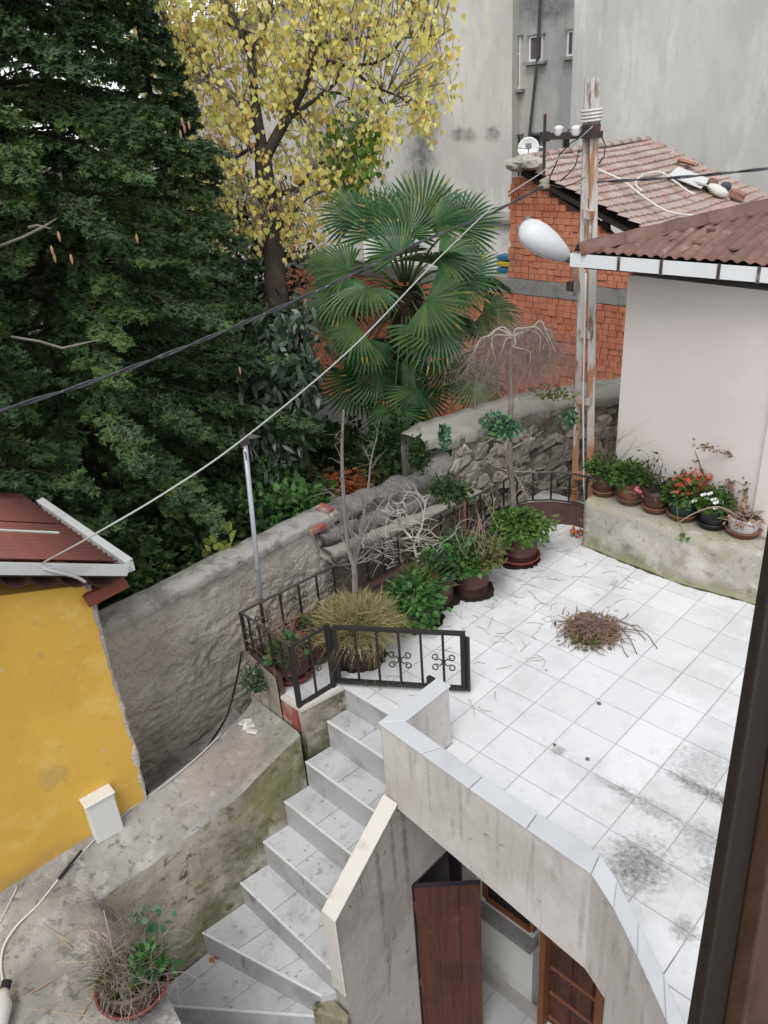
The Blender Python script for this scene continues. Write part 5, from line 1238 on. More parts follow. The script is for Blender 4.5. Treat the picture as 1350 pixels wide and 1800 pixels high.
leaf_mesh('crown', LPp, D, U, sz, sz*nr.uniform(.75, 1.0, n), HEART, yl, yt)
# ---- a denser green shoot inside it
gl = M('lime_leaves', (.12, .22, .03), .55, island=[(.06, .13, .02), (.10, .20, .03), (.16, .26, .04), (.26, .32, .05)], two=True)
n = 420; cc = np.array([py(620+nr.normal()*22, 265+nr.normal()*38, nr.uniform(-2.5, 0)) for _ in range(n)])
leaf_mesh('green_leaves', cc, nr.normal(size=(n, 3))*.5+A(0, 0, -1), None, nr.uniform(.25, .4, n), nr.uniform(.2, .32, n), HEART, gl, yt)

# ---- fan palm
pm = M('palm_leaf', (.03, .085, .03), .45, [((.13, .17, .05), 1.4, .52, .66, .5)], island=[(.028, .078, .032), (.038, .098, .038), (.050, .118, .042), (.064, .132, .042), (.09, .155, .048)], spec=.5)
pm_t = M('palm_tip', (.28, .22, .06), .7)
pal = thing('fan_palm', 'fan palm with a shaggy trunk and big green fans in front of the brick wall', 'palm', (-12.6, 14.0, -6.6))
pc = A(-12.6, 14.0, 5.5)
fib = M('palm_fibre', (.055, .04, .028), 1.0, [((.11, .085, .06), 5, .5, .7, .7, (2, 2, .4))], [(14, .9, .05)])
mb = MB(); G = []
for z in np.linspace(-6.6, pc[2]+.3, 44):
    row = []
    for j in range(25):
        a = 2*math.pi*(j % 24)/24; r = .48+.14*math.sin(z*9+j)*.5+wob((math.cos(a)*2, math.sin(a)*2, z*2), 1.3, .16, 3)+(.15 if z > 1 else 0)
        row.append(A(pc[0]+r*math.cos(a), pc[1]+r*math.sin(a), z))
    G.append(row)
mb.grid(G); mb.build('trunk', fib, pal, smooth=True)
# shaggy fibres and old leaf bases
n = 900; th = nr.uniform(0, 2*math.pi, n); zz = nr.uniform(-2, pc[2]+.2, n)
P = np.stack([pc[0]+.5*np.cos(th), pc[1]+.5*np.sin(th), zz], 1); D = np.stack([np.cos(th)*.5, np.sin(th)*.5, nr.uniform(-1.2, .5, n)], 1)
leaf_mesh('fibre_shag', P, D, None, nr.uniform(.4, .9, n), nr.uniform(.03, .09, n), BLADE, fib, pal)
def fan(name, seed, R_, nleaf=34, spread=2.85, droop=.25):
    r_ = random.Random(seed); V = []; F = []; mi = []
    hub = A(0, 0, 0)
    for i in range(nleaf):
        a = -spread/1.0+2*spread*(i+.5)/nleaf; L = R_*(1-.16*abs(a/spread)**2)*r_.uniform(.93, 1.04)
        dx, dy = math.cos(a), math.sin(a); n_ = A(-dy, dx, 0); w = R_*spread/nleaf*.92
        st = (0.03, .35, .62, .82, 1.0); wf = (.05, .34, .55, .44, .03)
        v0 = len(V); bend = r_.uniform(.6, 1.5)*droop; fold = .55
        for s, q in zip(st, wf):
            c = A(dx, dy, 0)*(L*s)+A(0, 0, -bend*L*max(0, s-.45)**2+.10*R_*math.cos(a)*s*0+ .12*L*s*(1-s)-.10*abs(a)/spread*L*s)
            ww = w*q*2.0
            V += [c-n_*ww*.5+A(0, 0, ww*fold), c, c+n_*ww*.5+A(0, 0, ww*fold)]
        for k in range(4):
            b = v0+k*3; F += [(b, b+1, b+4, b+3), (b+1, b+2, b+5, b+4)]; mi += [0, 0]
        if r_.random() < .14: mi[-1] = mi[-2] = 1
    me = mesh(name, np.array(V), F, pm); me.materials.append(pm_t)
    me.polygons.foreach_set('material_index', mi); return me
fans = [fan('blade', i, 1.0, nl, sp, dr_) for i, (nl, sp, dr_) in enumerate(((27, 1.75, .25), (26, 1.6, .15), (30, 1.95, .45), (25, 1.55, .3), (28, 1.8, .6)))]
petm = M('petiole', (.07, .105, .035), .6)
def frond(el, az, pl, R_, k, curl=0.0, tw_=0.0):
    h = A(math.cos(az), math.sin(az), 0); d = unit(h*math.cos(el)+A(0, 0, math.sin(el)))
    b = pc+h*.25+A(0, 0, .2+.4*math.sin(el)); P = []
    for i in range(8):
        s = i/7; q = b+d*(pl*s)+A(0, 0, -.16*pl*s*s*(1.3 if el > -.2 else .5)); P.append(q)
    e = put('frond', None, pal, P[0]); ORG[e.name] = P[0]
    MB().tube(P, list(np.linspace(.055, .035, 8)), 5).build('petiole', petm, e, smooth=True)
    ax_ = unit(P[-1]-P[-2]); ax_ = unit(ax_+A(0, 0, -curl))
    sd_ = unit(np.cross(ax_, A(0, 0, 1)) if abs(ax_[2]) < .97 else np.cross(ax_, -h)); nz = np.cross(sd_, ax_)
    nz = nz*math.cos(tw_)+sd_*math.sin(tw_); sd_ = np.cross(ax_, nz)
    rot = Matrix((Vector(ax_*R_), Vector(-sd_*R_), Vector(nz*R_))).transposed()
    rot = Matrix(((ax_[0]*R_, -sd_[0]*R_, nz[0]*R_), (ax_[1]*R_, -sd_[1]*R_, nz[1]*R_), (ax_[2]*R_, -sd_[2]*R_, nz[2]*R_)))
    put('blade', fans[k % 5], e, P[-1], rot)
pr = random.Random(4); ga_ = 2.39996
for i in range(11):
    u = i/10
    el = math.radians(50-115*u**.9)+pr.uniform(-.1, .1); az = i*ga_+pr.uniform(-.2, .2)
    R_ = pr.uniform(1.7, 2.05)*(1.0 if u < .8 else .95)
    frond(el, az, pr.uniform(1.9, 2.6)*(1.0 if u > .15 else .85), R_, i, curl=.15+.65*u, tw_=pr.uniform(-.4, .4))
# the fans on the side towards the terrace, one by one
PX, PY = 712, 505; pdep = float(np.dot(CR[2], pc-CC)); ppu = CF/pdep
view = unit(CC-pc); rgt = CR[0]; dwn = CR[1]
pcx, pcy = 675+CF*np.dot(CR[0], pc-CC)/pdep, 900+CF*np.dot(CR[1], pc-CC)/pdep
def fanpx(hx, hy, ang, rpx, k, face=1.0):
    dx, dy = (hx-pcx)/ppu, (hy-pcy)/ppu; dist2 = dx*dx+dy*dy
    dep = math.sqrt(max(.15, 2.9**2-dist2))*face
    kf = (pdep-dep)/pdep; hub = pc+(rgt*dx+dwn*dy)*kf+view*dep
    rad = unit(hub-pc); a = math.radians(ang)
    ax_ = unit(rgt*math.cos(a)+dwn*math.sin(a)+rad*.35+view*pr.uniform(-.15, .25))
    n0 = view*pr.uniform(.35, 1.0)+A(0, 0, 1)*pr.uniform(.3, .75)+rad*.2+rgt*pr.uniform(-.65, .65); nz = unit(n0-ax_*np.dot(n0, ax_)); sd_ = np.cross(ax_, nz)
    b = pc+rad*.35+A(0, 0, .25); P = [b*(1-s)+hub*s+A(0, 0, .45*math.sin(math.pi*s)*(1 if hy < pcy+120 else .6)) for s in np.linspace(0, 1, 8)]
    e = put('frond', None, pal, P[0]); ORG[e.name] = P[0]
    MB().tube(P, list(np.linspace(.055, .035, 8)), 5).build('petiole', petm, e, smooth=True)
    R_ = rpx/ppu*pr.uniform(.86, 1.06)*kf
    rot = Matrix(((ax_[0]*R_, -sd_[0]*R_, nz[0]*R_), (ax_[1]*R_, -sd_[1]*R_, nz[1]*R_), (ax_[2]*R_, -sd_[2]*R_, nz[2]*R_)))
    put('blade', fans[k % 5], e, P[-1], rot)
for k, q in enumerate(((733, 668, 92, 82), (793, 612, 78, 84), (645, 580, 118, 74), (630, 556, 150, 92), (848, 534, 22, 76), (768, 556, 62, 82), (806, 474, -8, 96), (664, 634, 102, 88), (628, 648, 114, 84), (692, 702, 96, 76), (718, 742, 84, 66), (572, 446, 172, 48), (612, 460, 188, 78), (668, 396, 250, 98), (757, 384, 312, 98), (716, 398, 276, 90), (702, 430, 222, 84), (806, 386, 322, 82), (770, 438, 8, 86), (626, 372, 224, 74), (750, 512, 24, 84), (584, 536, 182, 54), (836, 648, 62, 78), (604, 500, 168, 78), (690, 380, 262, 92), (740, 372, 294, 88))): fanpx(q[0], q[1]+16, *q[2:], k)

# ---- dark laurel behind the wall, undergrowth, leaf litter
lau = M('laurel_leaves', (.03, .05, .03), .4, island=[(.014, .028, .016), (.022, .042, .022), (.03, .055, .028), (.07, .095, .065), (.045, .065, .04)], spec=.5)
def shrub(name, label, cat, cen, rad, n, ln, wd, shape, mat, stems=6, base=None, up=.3, group=None, hang=0.0, stem_m=None, seed=1, rmin=.35):
    R_ = np.random.default_rng(seed); cen = A(*cen); rad = A(*(rad if hasattr(rad, '__len__') else (rad,)*3))
    b = A(*base) if base is not None else cen-A(0, 0, rad[2])
    t = thing(name, label, cat, tuple(b), group)
    v = R_.normal(size=(n, 3)); v /= np.linalg.norm(v, axis=1, keepdims=True); v *= (rmin+(1-rmin)*R_.random(n)**.6)[:, None]
    lump = np.array([1+.5*wob(q*2.2, 1, 1, seed) for q in v])*(1+.4*R_.random(n)**5); P = cen+v*lump[:, None]*rad
    D = v*rad*.8+R_.normal(size=(n, 3))*.45*rad.mean()+A(0, 0, up-hang)*rad.mean(); U = R_.normal(size=(n, 3))*.6+A(0, 0, 1)+v*.8
    s = R_.uniform(.7, 1.25, n)
    mb = MB(); rr_ = random.Random(seed)
    for k in range(stems):
        q = P[rr_.randrange(n)]; m_ = (b+q)/2+A(rr_.uniform(-.1, .1), rr_.uniform(-.1, .1), .1); mb.tube([b+A(rr_.uniform(-.08, .08), rr_.uniform(-.08, .08), 0), m_, q], [.04, .028, .01], 4, False)
    if stems: mb.build('stems', stem_m or bark_d, t)
    leaf_mesh('leaves', P, D, U, ln*s, wd*s, shape, mat, t)
    return t
lt_ = thing('laurel_tree', 'dark glossy leaved laurel leaning beside the palm behind the garden wall', 'tree', (-13.5, 8.8, -6.6))
lst = [[(545, 830), (520, 770), (500, 700), (485, 640)], [(520, 770), (530, 690), (520, 620)], [(500, 700), (460, 690), (440, 720)]]
MB().tube([A(-13.5, 8.8, -6.6)]+[atD(x, y, 27) for x, y in lst[0]], [.2, .17, .14, .1, .06], 7).tube([atD(x, y, 27) for x, y in lst[1]], [.1, .07, .04], 5).tube([atD(x, y, 27) for x, y in lst[2]], [.1, .07, .04], 5).build('trunk', bark_d, lt_, smooth=True)
P = []
for cx, cy, sx, sy, k in ((495, 600, 38, 45, 500), (470, 680, 45, 45, 600), (520, 650, 30, 50, 380), (450, 740, 40, 40, 420), (480, 800, 45, 45, 420), (520, 560, 18, 25, 160), (540, 690, 16, 26, 120)):
    for _ in range(k): P.append(atD(cx+nr.normal()*sx*.7, cy+nr.normal()*sy*.7, 27+nr.normal()*1.0))
P = np.array(P); n = len(P); leaf_mesh('crown', P, nr.normal(size=(n, 3))*.6+A(.2, -.2, -.7), nr.normal(size=(n, 3))*.7+A(.4, -.4, .8), nr.uniform(.38, .6, n), nr.uniform(.12, .18, n), LONG, lau, lt_)
ug = M('undergrowth', (.03, .06, .02), .6, island=[(.022, .05, .018), (.036, .075, .024), (.055, .10, .03), (.085, .13, .04)], two=True)
bri = M('bright_green', (.06, .15, .035), .5, island=[(.045, .13, .035), (.065, .175, .045), (.095, .22, .055), (.14, .27, .075)], two=True, spec=.4)
olive = M('olive_green', (.10, .13, .04), .6, island=[(.05, .10, .025), (.09, .14, .035), (.14, .18, .05), (.20, .19, .06), (.24, .17, .08)], two=True)
def gpt(x, y, z=-6.4): return onZ(x, y, z)
shrub('garden_shrub', 'bright green leafy shrub behind the garden wall near the red block', 'shrub', atD(512, 905, 24), (1.2, 1.2, .8), 900, .26, .16, OVAL, bri, 6, None, .4, seed=3)
shrub('garden_shrub', 'dark green bush in the shade between laurel and palm trunk', 'shrub', atD(575, 785, 33), (1.6, 1.6, .8), 600, .3, .18, OVAL, ug, 6, seed=4)
shrub('garden_shrub', 'low dark bush just over the garden wall beside the steel tube', 'shrub', atD(400, 925, 23.5), (1.6, 1.6, .9), 1200, .25, .15, OVAL, ug, 6, seed=5)
shrub('garden_shrub', 'small sapling with pale yellow leaves above the garden wall coping', 'sapling', atD(392, 972, 21.0), (.35, .35, .5), 26, .34, .22, OVAL, M('pale_yellow_leaf', (.35, .36, .08), .6, island=[(.25, .30, .06), (.40, .42, .10), (.16, .26, .05)], two=True), 5, seed=6)
shrub('garden_shrub', 'dark shrub growing between the yellow house roof and the garden wall', 'shrub', atD(240, 1010, 22.5), (2.0, 1.8, 1.2), 1300, .25, .15, OVAL, ug, 6, seed=7)
shrub('garden_shrub', 'shaded bush at the foot of the palm trunk', 'shrub', atD(700, 800, 29), (1.4, 1.4, 1.4), 700, .28, .17, OVAL, ug, 6, seed=8)
shrub('garden_shrub', 'dim bush with reddish flowers low behind the garden wall', 'shrub', atD(470, 880, 25.5), (2.0, 1.8, .9), 1200, .27, .16, OVAL, ug, 6, seed=9)
lit = M('leaf_litter', (.3, .1, .03), .8, island=[(.28, .085, .025), (.40, .14, .04), (.20, .065, .022), (.32, .16, .05), (.13, .055, .028)])
P = []
for cx, cy, sx, sy, k in ((590, 860, 38, 14, 1500), (560, 845, 45, 18, 500), (440, 960, 60, 25, 500), (640, 845, 25, 14, 400), (420, 790, 30, 25, 250), (330, 955, 60, 30, 500)):
    for _ in range(k):
        q = gpt(cx+nr.normal()*sx*.6, cy+nr.normal()*sy*.6, -6.2+nr.uniform(0, .25)); P.append(q)
P = np.array(P); n = len(P)
o = leaf_mesh('leaf_litter', P, nr.normal(size=(n, 3))*A(1, 1, .3), nr.normal(size=(n, 3))*.5+A(0, 0, 1), nr.uniform(.25, .5, n), nr.uniform(.2, .36, n), OVAL, lit); stuff(o)
n = 9000; P = np.stack([nr.uniform(-38, -7.2, n), nr.uniform(-6, 24, n), np.full(n, -6.5)], 1)
o = leaf_mesh('ground_cover', P, nr.normal(size=(n, 3))*.6+A(0, 0, .8), None, nr.uniform(.35, .8, n), nr.uniform(.2, .4, n), OVAL, ug); stuff(o)
# far garden greenery filling in behind the trees
for k, (x, y, d, r_, lab) in enumerate(((560, 560, 44, 3.2, 'dark ivy clad bush at the end of the brick wall behind the laurel'), (330, 640, 40, 4.5, 'shaded evergreen thicket behind the spruces'), (150, 620, 40, 5.5, 'deep green evergreen mass behind the huge spruce'), (430, 480, 42, 3.5, 'evergreen bush behind the trunk of the yellow leaved tree'), (70, 40, 42, 6.5, 'tall evergreen crown closing the sky gaps behind the spruces'))):
    if k == 0: continue
    shrub('evergreen_bush', lab, 'bush', atD(x, y, d), (r_, r_, r_*1.25), 3200, .42, .22, OVAL, lau, 8, seed=20+k, base=atD(x, y, d)*A(1, 1, 0)+A(0, 0, -6.6))
# ivy tufts on the ruined wall
ivy = M('ivy', (.03, .085, .035), .5, island=[(.03, .085, .045), (.045, .12, .06), (.065, .15, .075), (.085, .18, .07)], spec=.4)
for (x, y, d, rd, n, lab) in ((880, 748, 21.2, (.52, .35, .30), 800, 'thick green ivy tuft on the broken slab behind the bare tree stem'), (781, 768, 22.4, (.15, .15, .42), 220, 'thin strip of ivy hanging from the corner of the broken slab'), (735, 800, 23.4, (.36, .3, .6), 450, 'dark ivy climbing at the end of the stone wall beside the palm'), (790, 862, 20.4, (.6, .4, .28), 700, 'dark green creeper on the low stone course behind the railing'), (1000, 735, 22.2, (.25, .2, .25), 120, 'small weed growing high on the stone wall near the pole'), (970, 690, 23.3, (.8, .5, .15), 160, 'yellowish weeds on top of the slab beside the pole')):
    shrub('ivy_tuft', lab, 'ivy', atD(x, y, d), rd, n, .105, .085, HEART, (olive if 'yellowish' in lab else ug if 'dark' in lab else ivy), 0, seed=int(x), hang=.4, rmin=.2)
shrub('wall_weed', 'small green weed sprouting from the corner block below the railing', 'weed', onY(447, 1196, -.75), (.30, .25, .30), 260, .12, .055, OVAL, M('sage', (.07, .12, .06), .7, island=[(.05, .09, .045), (.08, .13, .07), (.11, .16, .09)], two=True), 4, seed=77, hang=.3)
# ================================================================== pots
pot_br = M('pot_brown', (.075, .032, .028), .5, [((.05, .022, .02), 3, .45, .7, .7), ((.20, .16, .14), 6, .66, .78, .5), ((.14, .11, .10), 'z', 0, .45, 5, .4)], (25, .1, .004), spec=.4)
pot_gr = M('pot_green', (.018, .035, .035), .45, [((.05, .06, .06), 6, .55, .75, .5)], spec=.4)
pot_bk = M('pot_black', (.018, .019, .022), .45, [((.06, .06, .062), 6, .55, .75, .5)], spec=.4)
pot_wh = M('pot_white', (.50, .50, .50), .6, [((.30, .14, .08), 4, .48, .62, .9), ((.3, .3, .29), 7, .5, .7, .5)])
pot_tc = M('pot_clay', (.20, .085, .05), .8, [((.12, .06, .04), 5, .5, .7, .7), ((.32, .28, .24), 8, .6, .75, .5)])
sauc_r = M('saucer_red', (.19, .045, .04), .6, [((.1, .04, .035), 5, .5, .7, .7)])
sauc_b = M('saucer_brown', (.17, .085, .055), .7, [((.28, .24, .21), 6, .56, .72, .6)])
soil_m = M('soil', (.025, .019, .014), 1.0, [((.06, .045, .03), 9, .5, .7, .7)], (30, .8, .03))
grass_d = M('dry_grass', (.3, .24, .1), .8, island=[(.22, .25, .09), (.34, .32, .14), (.46, .38, .20), (.54, .44, .26), (.28, .30, .11), (.42, .31, .20)], two=True)
def pot(name, label, cat, c, r, h, mat, sauc=None, taper=.86, group=None, rim=.05, soil=.1, band=True):
    t = thing(name, label, cat, c, group); z0 = .04 if sauc else 0
    rb_ = r*taper; w_ = .05*r/.5
    prof = [(0.01, z0), (rb_*.97, z0), (rb_, z0+.03), (r*.985, z0+h-.12), (r*.99, z0+h-.115), (r+rim*.6, z0+h-.10), (r+rim*.6, z0+h), (r-w_*.3, z0+h), (r-w_, z0+h-.03), (r-w_*1.4, z0+h-soil-.05)]
    if band: prof[3:3] = [(rb_+(r-rb_)*.28, z0+h*.28), (rb_+(r-rb_)*.3+.012, z0+h*.29), (rb_+(r-rb_)*.3+.012, z0+h*.31), (rb_+(r-rb_)*.32, z0+h*.32)]
    MB().lathe(c, prof, 32).build('pot', mat, t, smooth=True).data.polygons.foreach_get
    G = []
    for q in np.linspace(0.0, 1, 5):
        G.append([A(*c)+A((r-w_*1.2)*q*math.cos(a), (r-w_*1.2)*q*math.sin(a), z0+h-soil+.05*wob((q*3*math.cos(a), q*3*math.sin(a), r*9), 1.4, 1, 3)+(.07*(1-q))) for a in np.linspace(0, 2*math.pi, 19)])
    MB().grid(G).build('soil', soil_m, t, smooth=True)
    if sauc:
        rs = rb_*1.14; MB().lathe(c, [(0.01, 0.004), (rs*.9, .004), (rs, .15), (rs+.05, .16), (rs+.05, .185), (rs-.03, .18), (rs*.86, .05), (0.01, .045)], 32).build('saucer', sauc, t, smooth=True)
    return t
def twig(mb, p, d, L, r, depth, rr_, grav=-.05, split=3, wig=.25, tips=None, n=4, spread=.8, ratio=(.45, .8), seg=5):
    P = [A(*p)]; d = unit(d)
    for i in range(seg):
        d = unit(d+A(rr_.gauss(0, wig), rr_.gauss(0, wig), rr_.gauss(0, wig)+grav)); P.append(P[-1]+d*(L/seg))
    mb.tube(P, list(np.linspace(r, r*.45, seg+1)), n, False)
    if tips is not None: tips.extend([(q, d) for q in P[2:]])
    if depth > 0:
        for k in range(split):
            i = rr_.randint(1, seg); d2 = unit(d+A(rr_.gauss(0, spread), rr_.gauss(0, spread), rr_.gauss(0, spread*.7)))
            twig(mb, P[i], d2, L*rr_.uniform(*ratio), r*.55, depth-1, rr_, grav, split, wig, tips, max(3, n-1), spread, ratio, max(3, seg-1))
def leaves_on(t, name, P, D, ln, wd, shape, mat, jit=.08):
    P = np.array(P); n = len(P); return leaf_mesh(name, P+nr.normal(size=(n, 3))*jit, np.array(D)+nr.normal(size=(n, 3))*.7, nr.normal(size=(n, 3))*.6+A(0, 0, 1), ln*nr.uniform(.7, 1.3, n), wd*nr.uniform(.7, 1.3, n), shape, mat, t)
def dome(t, name, c, rad, n, ln, wd, shape, mat, seed=1, droop=.0, rmin=.3, flat=0.0):
    R_ = np.random.default_rng(seed); rad = A(*rad); v = R_.normal(size=(n, 3)); v[:, 2] = np.abs(v[:, 2])*(1-flat)-.25*R_.random(n)
    v /= np.linalg.norm(v, axis=1, keepdims=True); v *= (rmin+(1-rmin)*R_.random(n)**.5)[:, None]
    lump = np.array([1+.5*wob(q*2.4, 1, 1, seed) for q in v])*(1+.45*R_.random(n)**5); P = A(*c)+v*lump[:, None]*rad
    D = v*rad+R_.normal(size=(n, 3))*.4*rad.mean()+A(0, 0, .2-droop)*rad.mean(); s = R_.uniform(.65, 1.3, n)
    return leaf_mesh(name, P, D, R_.normal(size=(n, 3))*.55+A(0, 0, 1)+v*.7, ln*s, wd*s, shape, mat, t)
def grass(t, name, c, r, n, L, mat, seed=1, out=.6, wd=.022, arc=.9):
    R_ = np.random.default_rng(seed); V = np.zeros((n, 8, 3)); a = R_.uniform(0, 2*math.pi, n); rr_ = r*np.sqrt(R_.random(n))
    b = A(*c)+np.stack([rr_*np.cos(a), rr_*np.sin(a), np.zeros(n)], 1); a2 = a+R_.normal(size=n)*.9
    h = np.stack([np.cos(a2), np.sin(a2), np.zeros(n)], 1); Ls = L*R_.uniform(.5, 1.2, n); o_ = out*R_.uniform(.2, 1.4, n)*(.4+rr_/r); sd_ = np.stack([-np.sin(a2), np.cos(a2), np.zeros(n)], 1)
    for i, s in enumerate((0, .4, .75, 1.0)):
        p = b+h*(Ls*o_*s**1.3)[:, None]+A(0, 0, 1)*(Ls*(s-arc*.75*o_*s*s))[:, None]
        w_ = wd*(1-s*.85)
        V[:, i*2] = p-sd_*w_; V[:, i*2+1] = p+sd_*w_
    F0 = np.array([(0, 1, 3, 2), (2, 3, 5, 4), (4, 5, 7, 6)]); F = (F0[None]+(np.arange(n)*8)[:, None, None]).reshape(-1, 4)
    base = ORG[t.name]; return put(name, mesh(name, V.reshape(-1, 3)-base, F, mat), t, base)
GR = 'large brown pots lined up along the iron railing'
# A: first pot at the railing corner, dried bush with a little green
rr = random.Random(31)
c = (-4.02, .16, 0.0); t = pot('potted_plant', 'brown pot on a red saucer at the railing corner with a dried pinkish bush', 'potted plant', c, .50, .85, pot_br, sauc_r, group=GR)
mb = MB()
for k in range(34): twig(mb, A(*c)+A(rr.gauss(0, .15), rr.gauss(0, .15), .8), A(rr.gauss(0, .6), rr.gauss(0, .6), .9), rr.uniform(.5, .95), .012, 2, rr, 0, 3, .3, None, 3, .8)
mb.build('dry_twigs', M('pinkish_twig', (.25, .17, .13), .9, [((.15, .10, .08), 8, .5, .7, .6)]), t)
dome(t, 'leaves', A(*c)+A(.05, -.12, .78), (.42, .42, .28), 260, .17, .11, OVAL, bri, 3)
# A2: half hidden pot
c = (-4.10, 1.0, 0.0); t = pot('potted_plant', 'half hidden dark pot with a red rim between the corner pot and the grassy pot', 'potted plant', c, .42, .95, pot_br, None, group=GR)
MB().lathe(c, [(.44, .93), (.48, .94), (.48, 1.01), (.44, 1.01)], 28).build('rim', sauc_r, t)
dome(t, 'leaves', A(*c)+A(0, 0, .95), (.3, .3, .2), 120, .14, .08, OVAL, olive, 4)
# B: big pot, dry grass and bare young tree
c = (-3.30, 1.72, 0.0); t = pot('potted_plant', 'wide brown pot overflowing with dry grass around a bare thorny young tree', 'potted plant', c, .64, 1.0, pot_br, None, group=GR, taper=.9)
grass(t, 'dry_grass', A(*c)+A(0, 0, .9), .6, 450, .75, grass_d, 5, .9, .009, .8)
dome(t, 'grass_mat', A(*c)+A(0, 0, .95), (.82, .82, .42), 4200, .34, .020, BLADE, grass_d, 55, .1, .45)
grass(t, 'hanging_grass', A(*c)+A(.25, .15, .95), .5, 260, .7, grass_d, 6, 1.2, .009, 1.4)
mb = MB(); tips = []
def vpt(x, y, d): return atD(x, y, d)
d0 = np.dot(CR[2], A(*c)-CC)
def stemline(pts, r0, r1, dd=0): 
    P = sagc([atD(x, y, d0+dd*i/len(pts)) for i, (x, y) in enumerate(pts)], 5); mb.tube(P, list(np.linspace(r0, r1, len(P))), 5, False); return P
S1 = stemline([(624, 1040), (622, 1000), (612, 960), (606, 900), (602, 840), (601, 780), (604, 720)], .075, .03)
S2 = stemline([(622, 1000), (632, 950), (640, 900), (648, 850), (652, 810), (662, 770)], .05, .012, .3)
S3 = stemline([(612, 960), (590, 930), (575, 900)], .03, .008, -.4); S4 = stemline([(632, 950), (660, 900), (680, 870), (690, 850)], .03, .008, .5)
for P in (S1, S2, S3, S4):
    for q in P[4:]:
        if rr.random() < .75: twig(mb, q, A(rr.gauss(0, .8), rr.gauss(0, .8), .5), rr.uniform(.15, .55), .012, 1, rr, .03, 2, .2, None, 3)
for k in range(8): twig(mb, S1[6], A(rr.gauss(0, .7), rr.gauss(0, .7), .8), rr.uniform(.8, 1.4), .022, 2, rr, .02, 3, .18, None, 4)
mb.build('bare_stems', M('grey_bark_stem', (.17, .15, .14), .9, [((.28, .26, .24), 7, .5, .7, .6)]), t)
# C: leafy green shrub
c = (-3.22, 3.80, 0.0); t = pot('potted_plant', 'dark pot almost covered by a glossy broad leaved green shrub', 'potted plant', c, .60, .95, pot_br, None, group=GR, taper=.92)
dome(t, 'leaves', A(*c)+A(.12, -.18, .78), (.62, .60, .52), 1100, .18, .12, OVAL, bri, 7, .55)
dome(t, 'lower_leaves', A(*c)+A(.15, -.25, .35), (.56, .54, .4), 380, .17, .115, OVAL, bri, 8, .8)
dome(t, 'top_grass', A(*c)+A(-.1, .2, .95), (.55, .55, .35), 500, .3, .03, BLADE, olive, 9)
# C2: pot with bleached dead branches
c = (-3.45, 4.85, 0.0); t = pot('potted_plant', 'dark pot holding a sprawling dead bush of bleached white branches', 'potted plant', c, .5, 1.0, pot_br, None, group=GR)
mb = MB(); rr = random.Random(8); d1 = np.dot(CR[2], A(*c)-CC)
for pts, r0 in (([(735, 990), (728, 960), (722, 945), (705, 925), (700, 905), (712, 900)], .05), ([(735, 990), (728, 955), (740, 930), (745, 905), (750, 875)], .04), ([(722, 945), (690, 950), (665, 958), (640, 962)], .03), ([(735, 975), (760, 960), (790, 950), (800, 935)], .035), ([(728, 960), (700, 975), (680, 1000)], .025), ([(740, 930), (720, 920), (712, 895), (708, 880)], .025), ([(760, 960), (775, 985), (765, 990)], .022)):
    P = sagc([atD(x, y, d1+rr.uniform(-.4, .4)) for x, y in pts], 5); mb.tube(P, list(np.linspace(r0, r0*.3, len(P))), 5, False)
    for q in P[3:]:
        if rr.random() < .8: twig(mb, q, A(rr.gauss(0, .9), rr.gauss(0, .9), .35), rr.uniform(.35, .9), .017, 1, rr, 0, 2, .22, None, 4, .9)
mb.build('dead_branches', bark_w, t)
dome(t, 'leaves', A(*c)+A(.1, .0, .95), (.6, .6, .35), 320, .2, .10, OVAL, M('sage', (.07, .12, .06), .7), 11)
# D: mint and spiky brown stem
c = (-3.0, 5.78, 0.0); t = pot('potted_plant', 'brown pot with mint leaves spilling over and one upright brown stem', 'potted plant', c, .52, 1.0, pot_br, None, group=GR)
dome(t, 'leaves', A(*c)+A(-.25, -.35, .98), (.75, .72, .50), 1300, .16, .11, OVAL, bri, 12, .3)
dome(t, 'yellowing_leaves', A(*c)+A(.18, .25, 1.0), (.62, .6, .42), 900, .12, .09, OVAL, olive, 13, .2)
mb = MB(); rr = random.Random(12); d1 = np.dot(CR[2], A(*c)-CC)
P = sagc([atD(x, y, d1) for x, y in ((817, 950), (817, 915), (816, 880), (810, 850), (804, 836))], 5); mb.tube(P, list(np.linspace(.05, .02, len(P))), 6)
for q in P[6:]:
    if rr.random() < .5: twig(mb, q, A(rr.gauss(0, .8), rr.gauss(0, .8), .4), rr.uniform(.1, .25), .012, 0, rr)
mb.build('brown_stem', M('red_brown_stem', (.16, .075, .055), .9), t)
mb = MB()
for k in range(26): twig(mb, A(*c)+A(rr.gauss(0, .3), rr.gauss(0, .3), .95), A(rr.gauss(0, .35), rr.gauss(0, .35), 1), rr.uniform(.7, 1.5), .013, 1, rr, 0, 1, .1, None, 3, .5)
mb.build('dry_stalks', M('straw', (.33, .26, .19), .9), t)
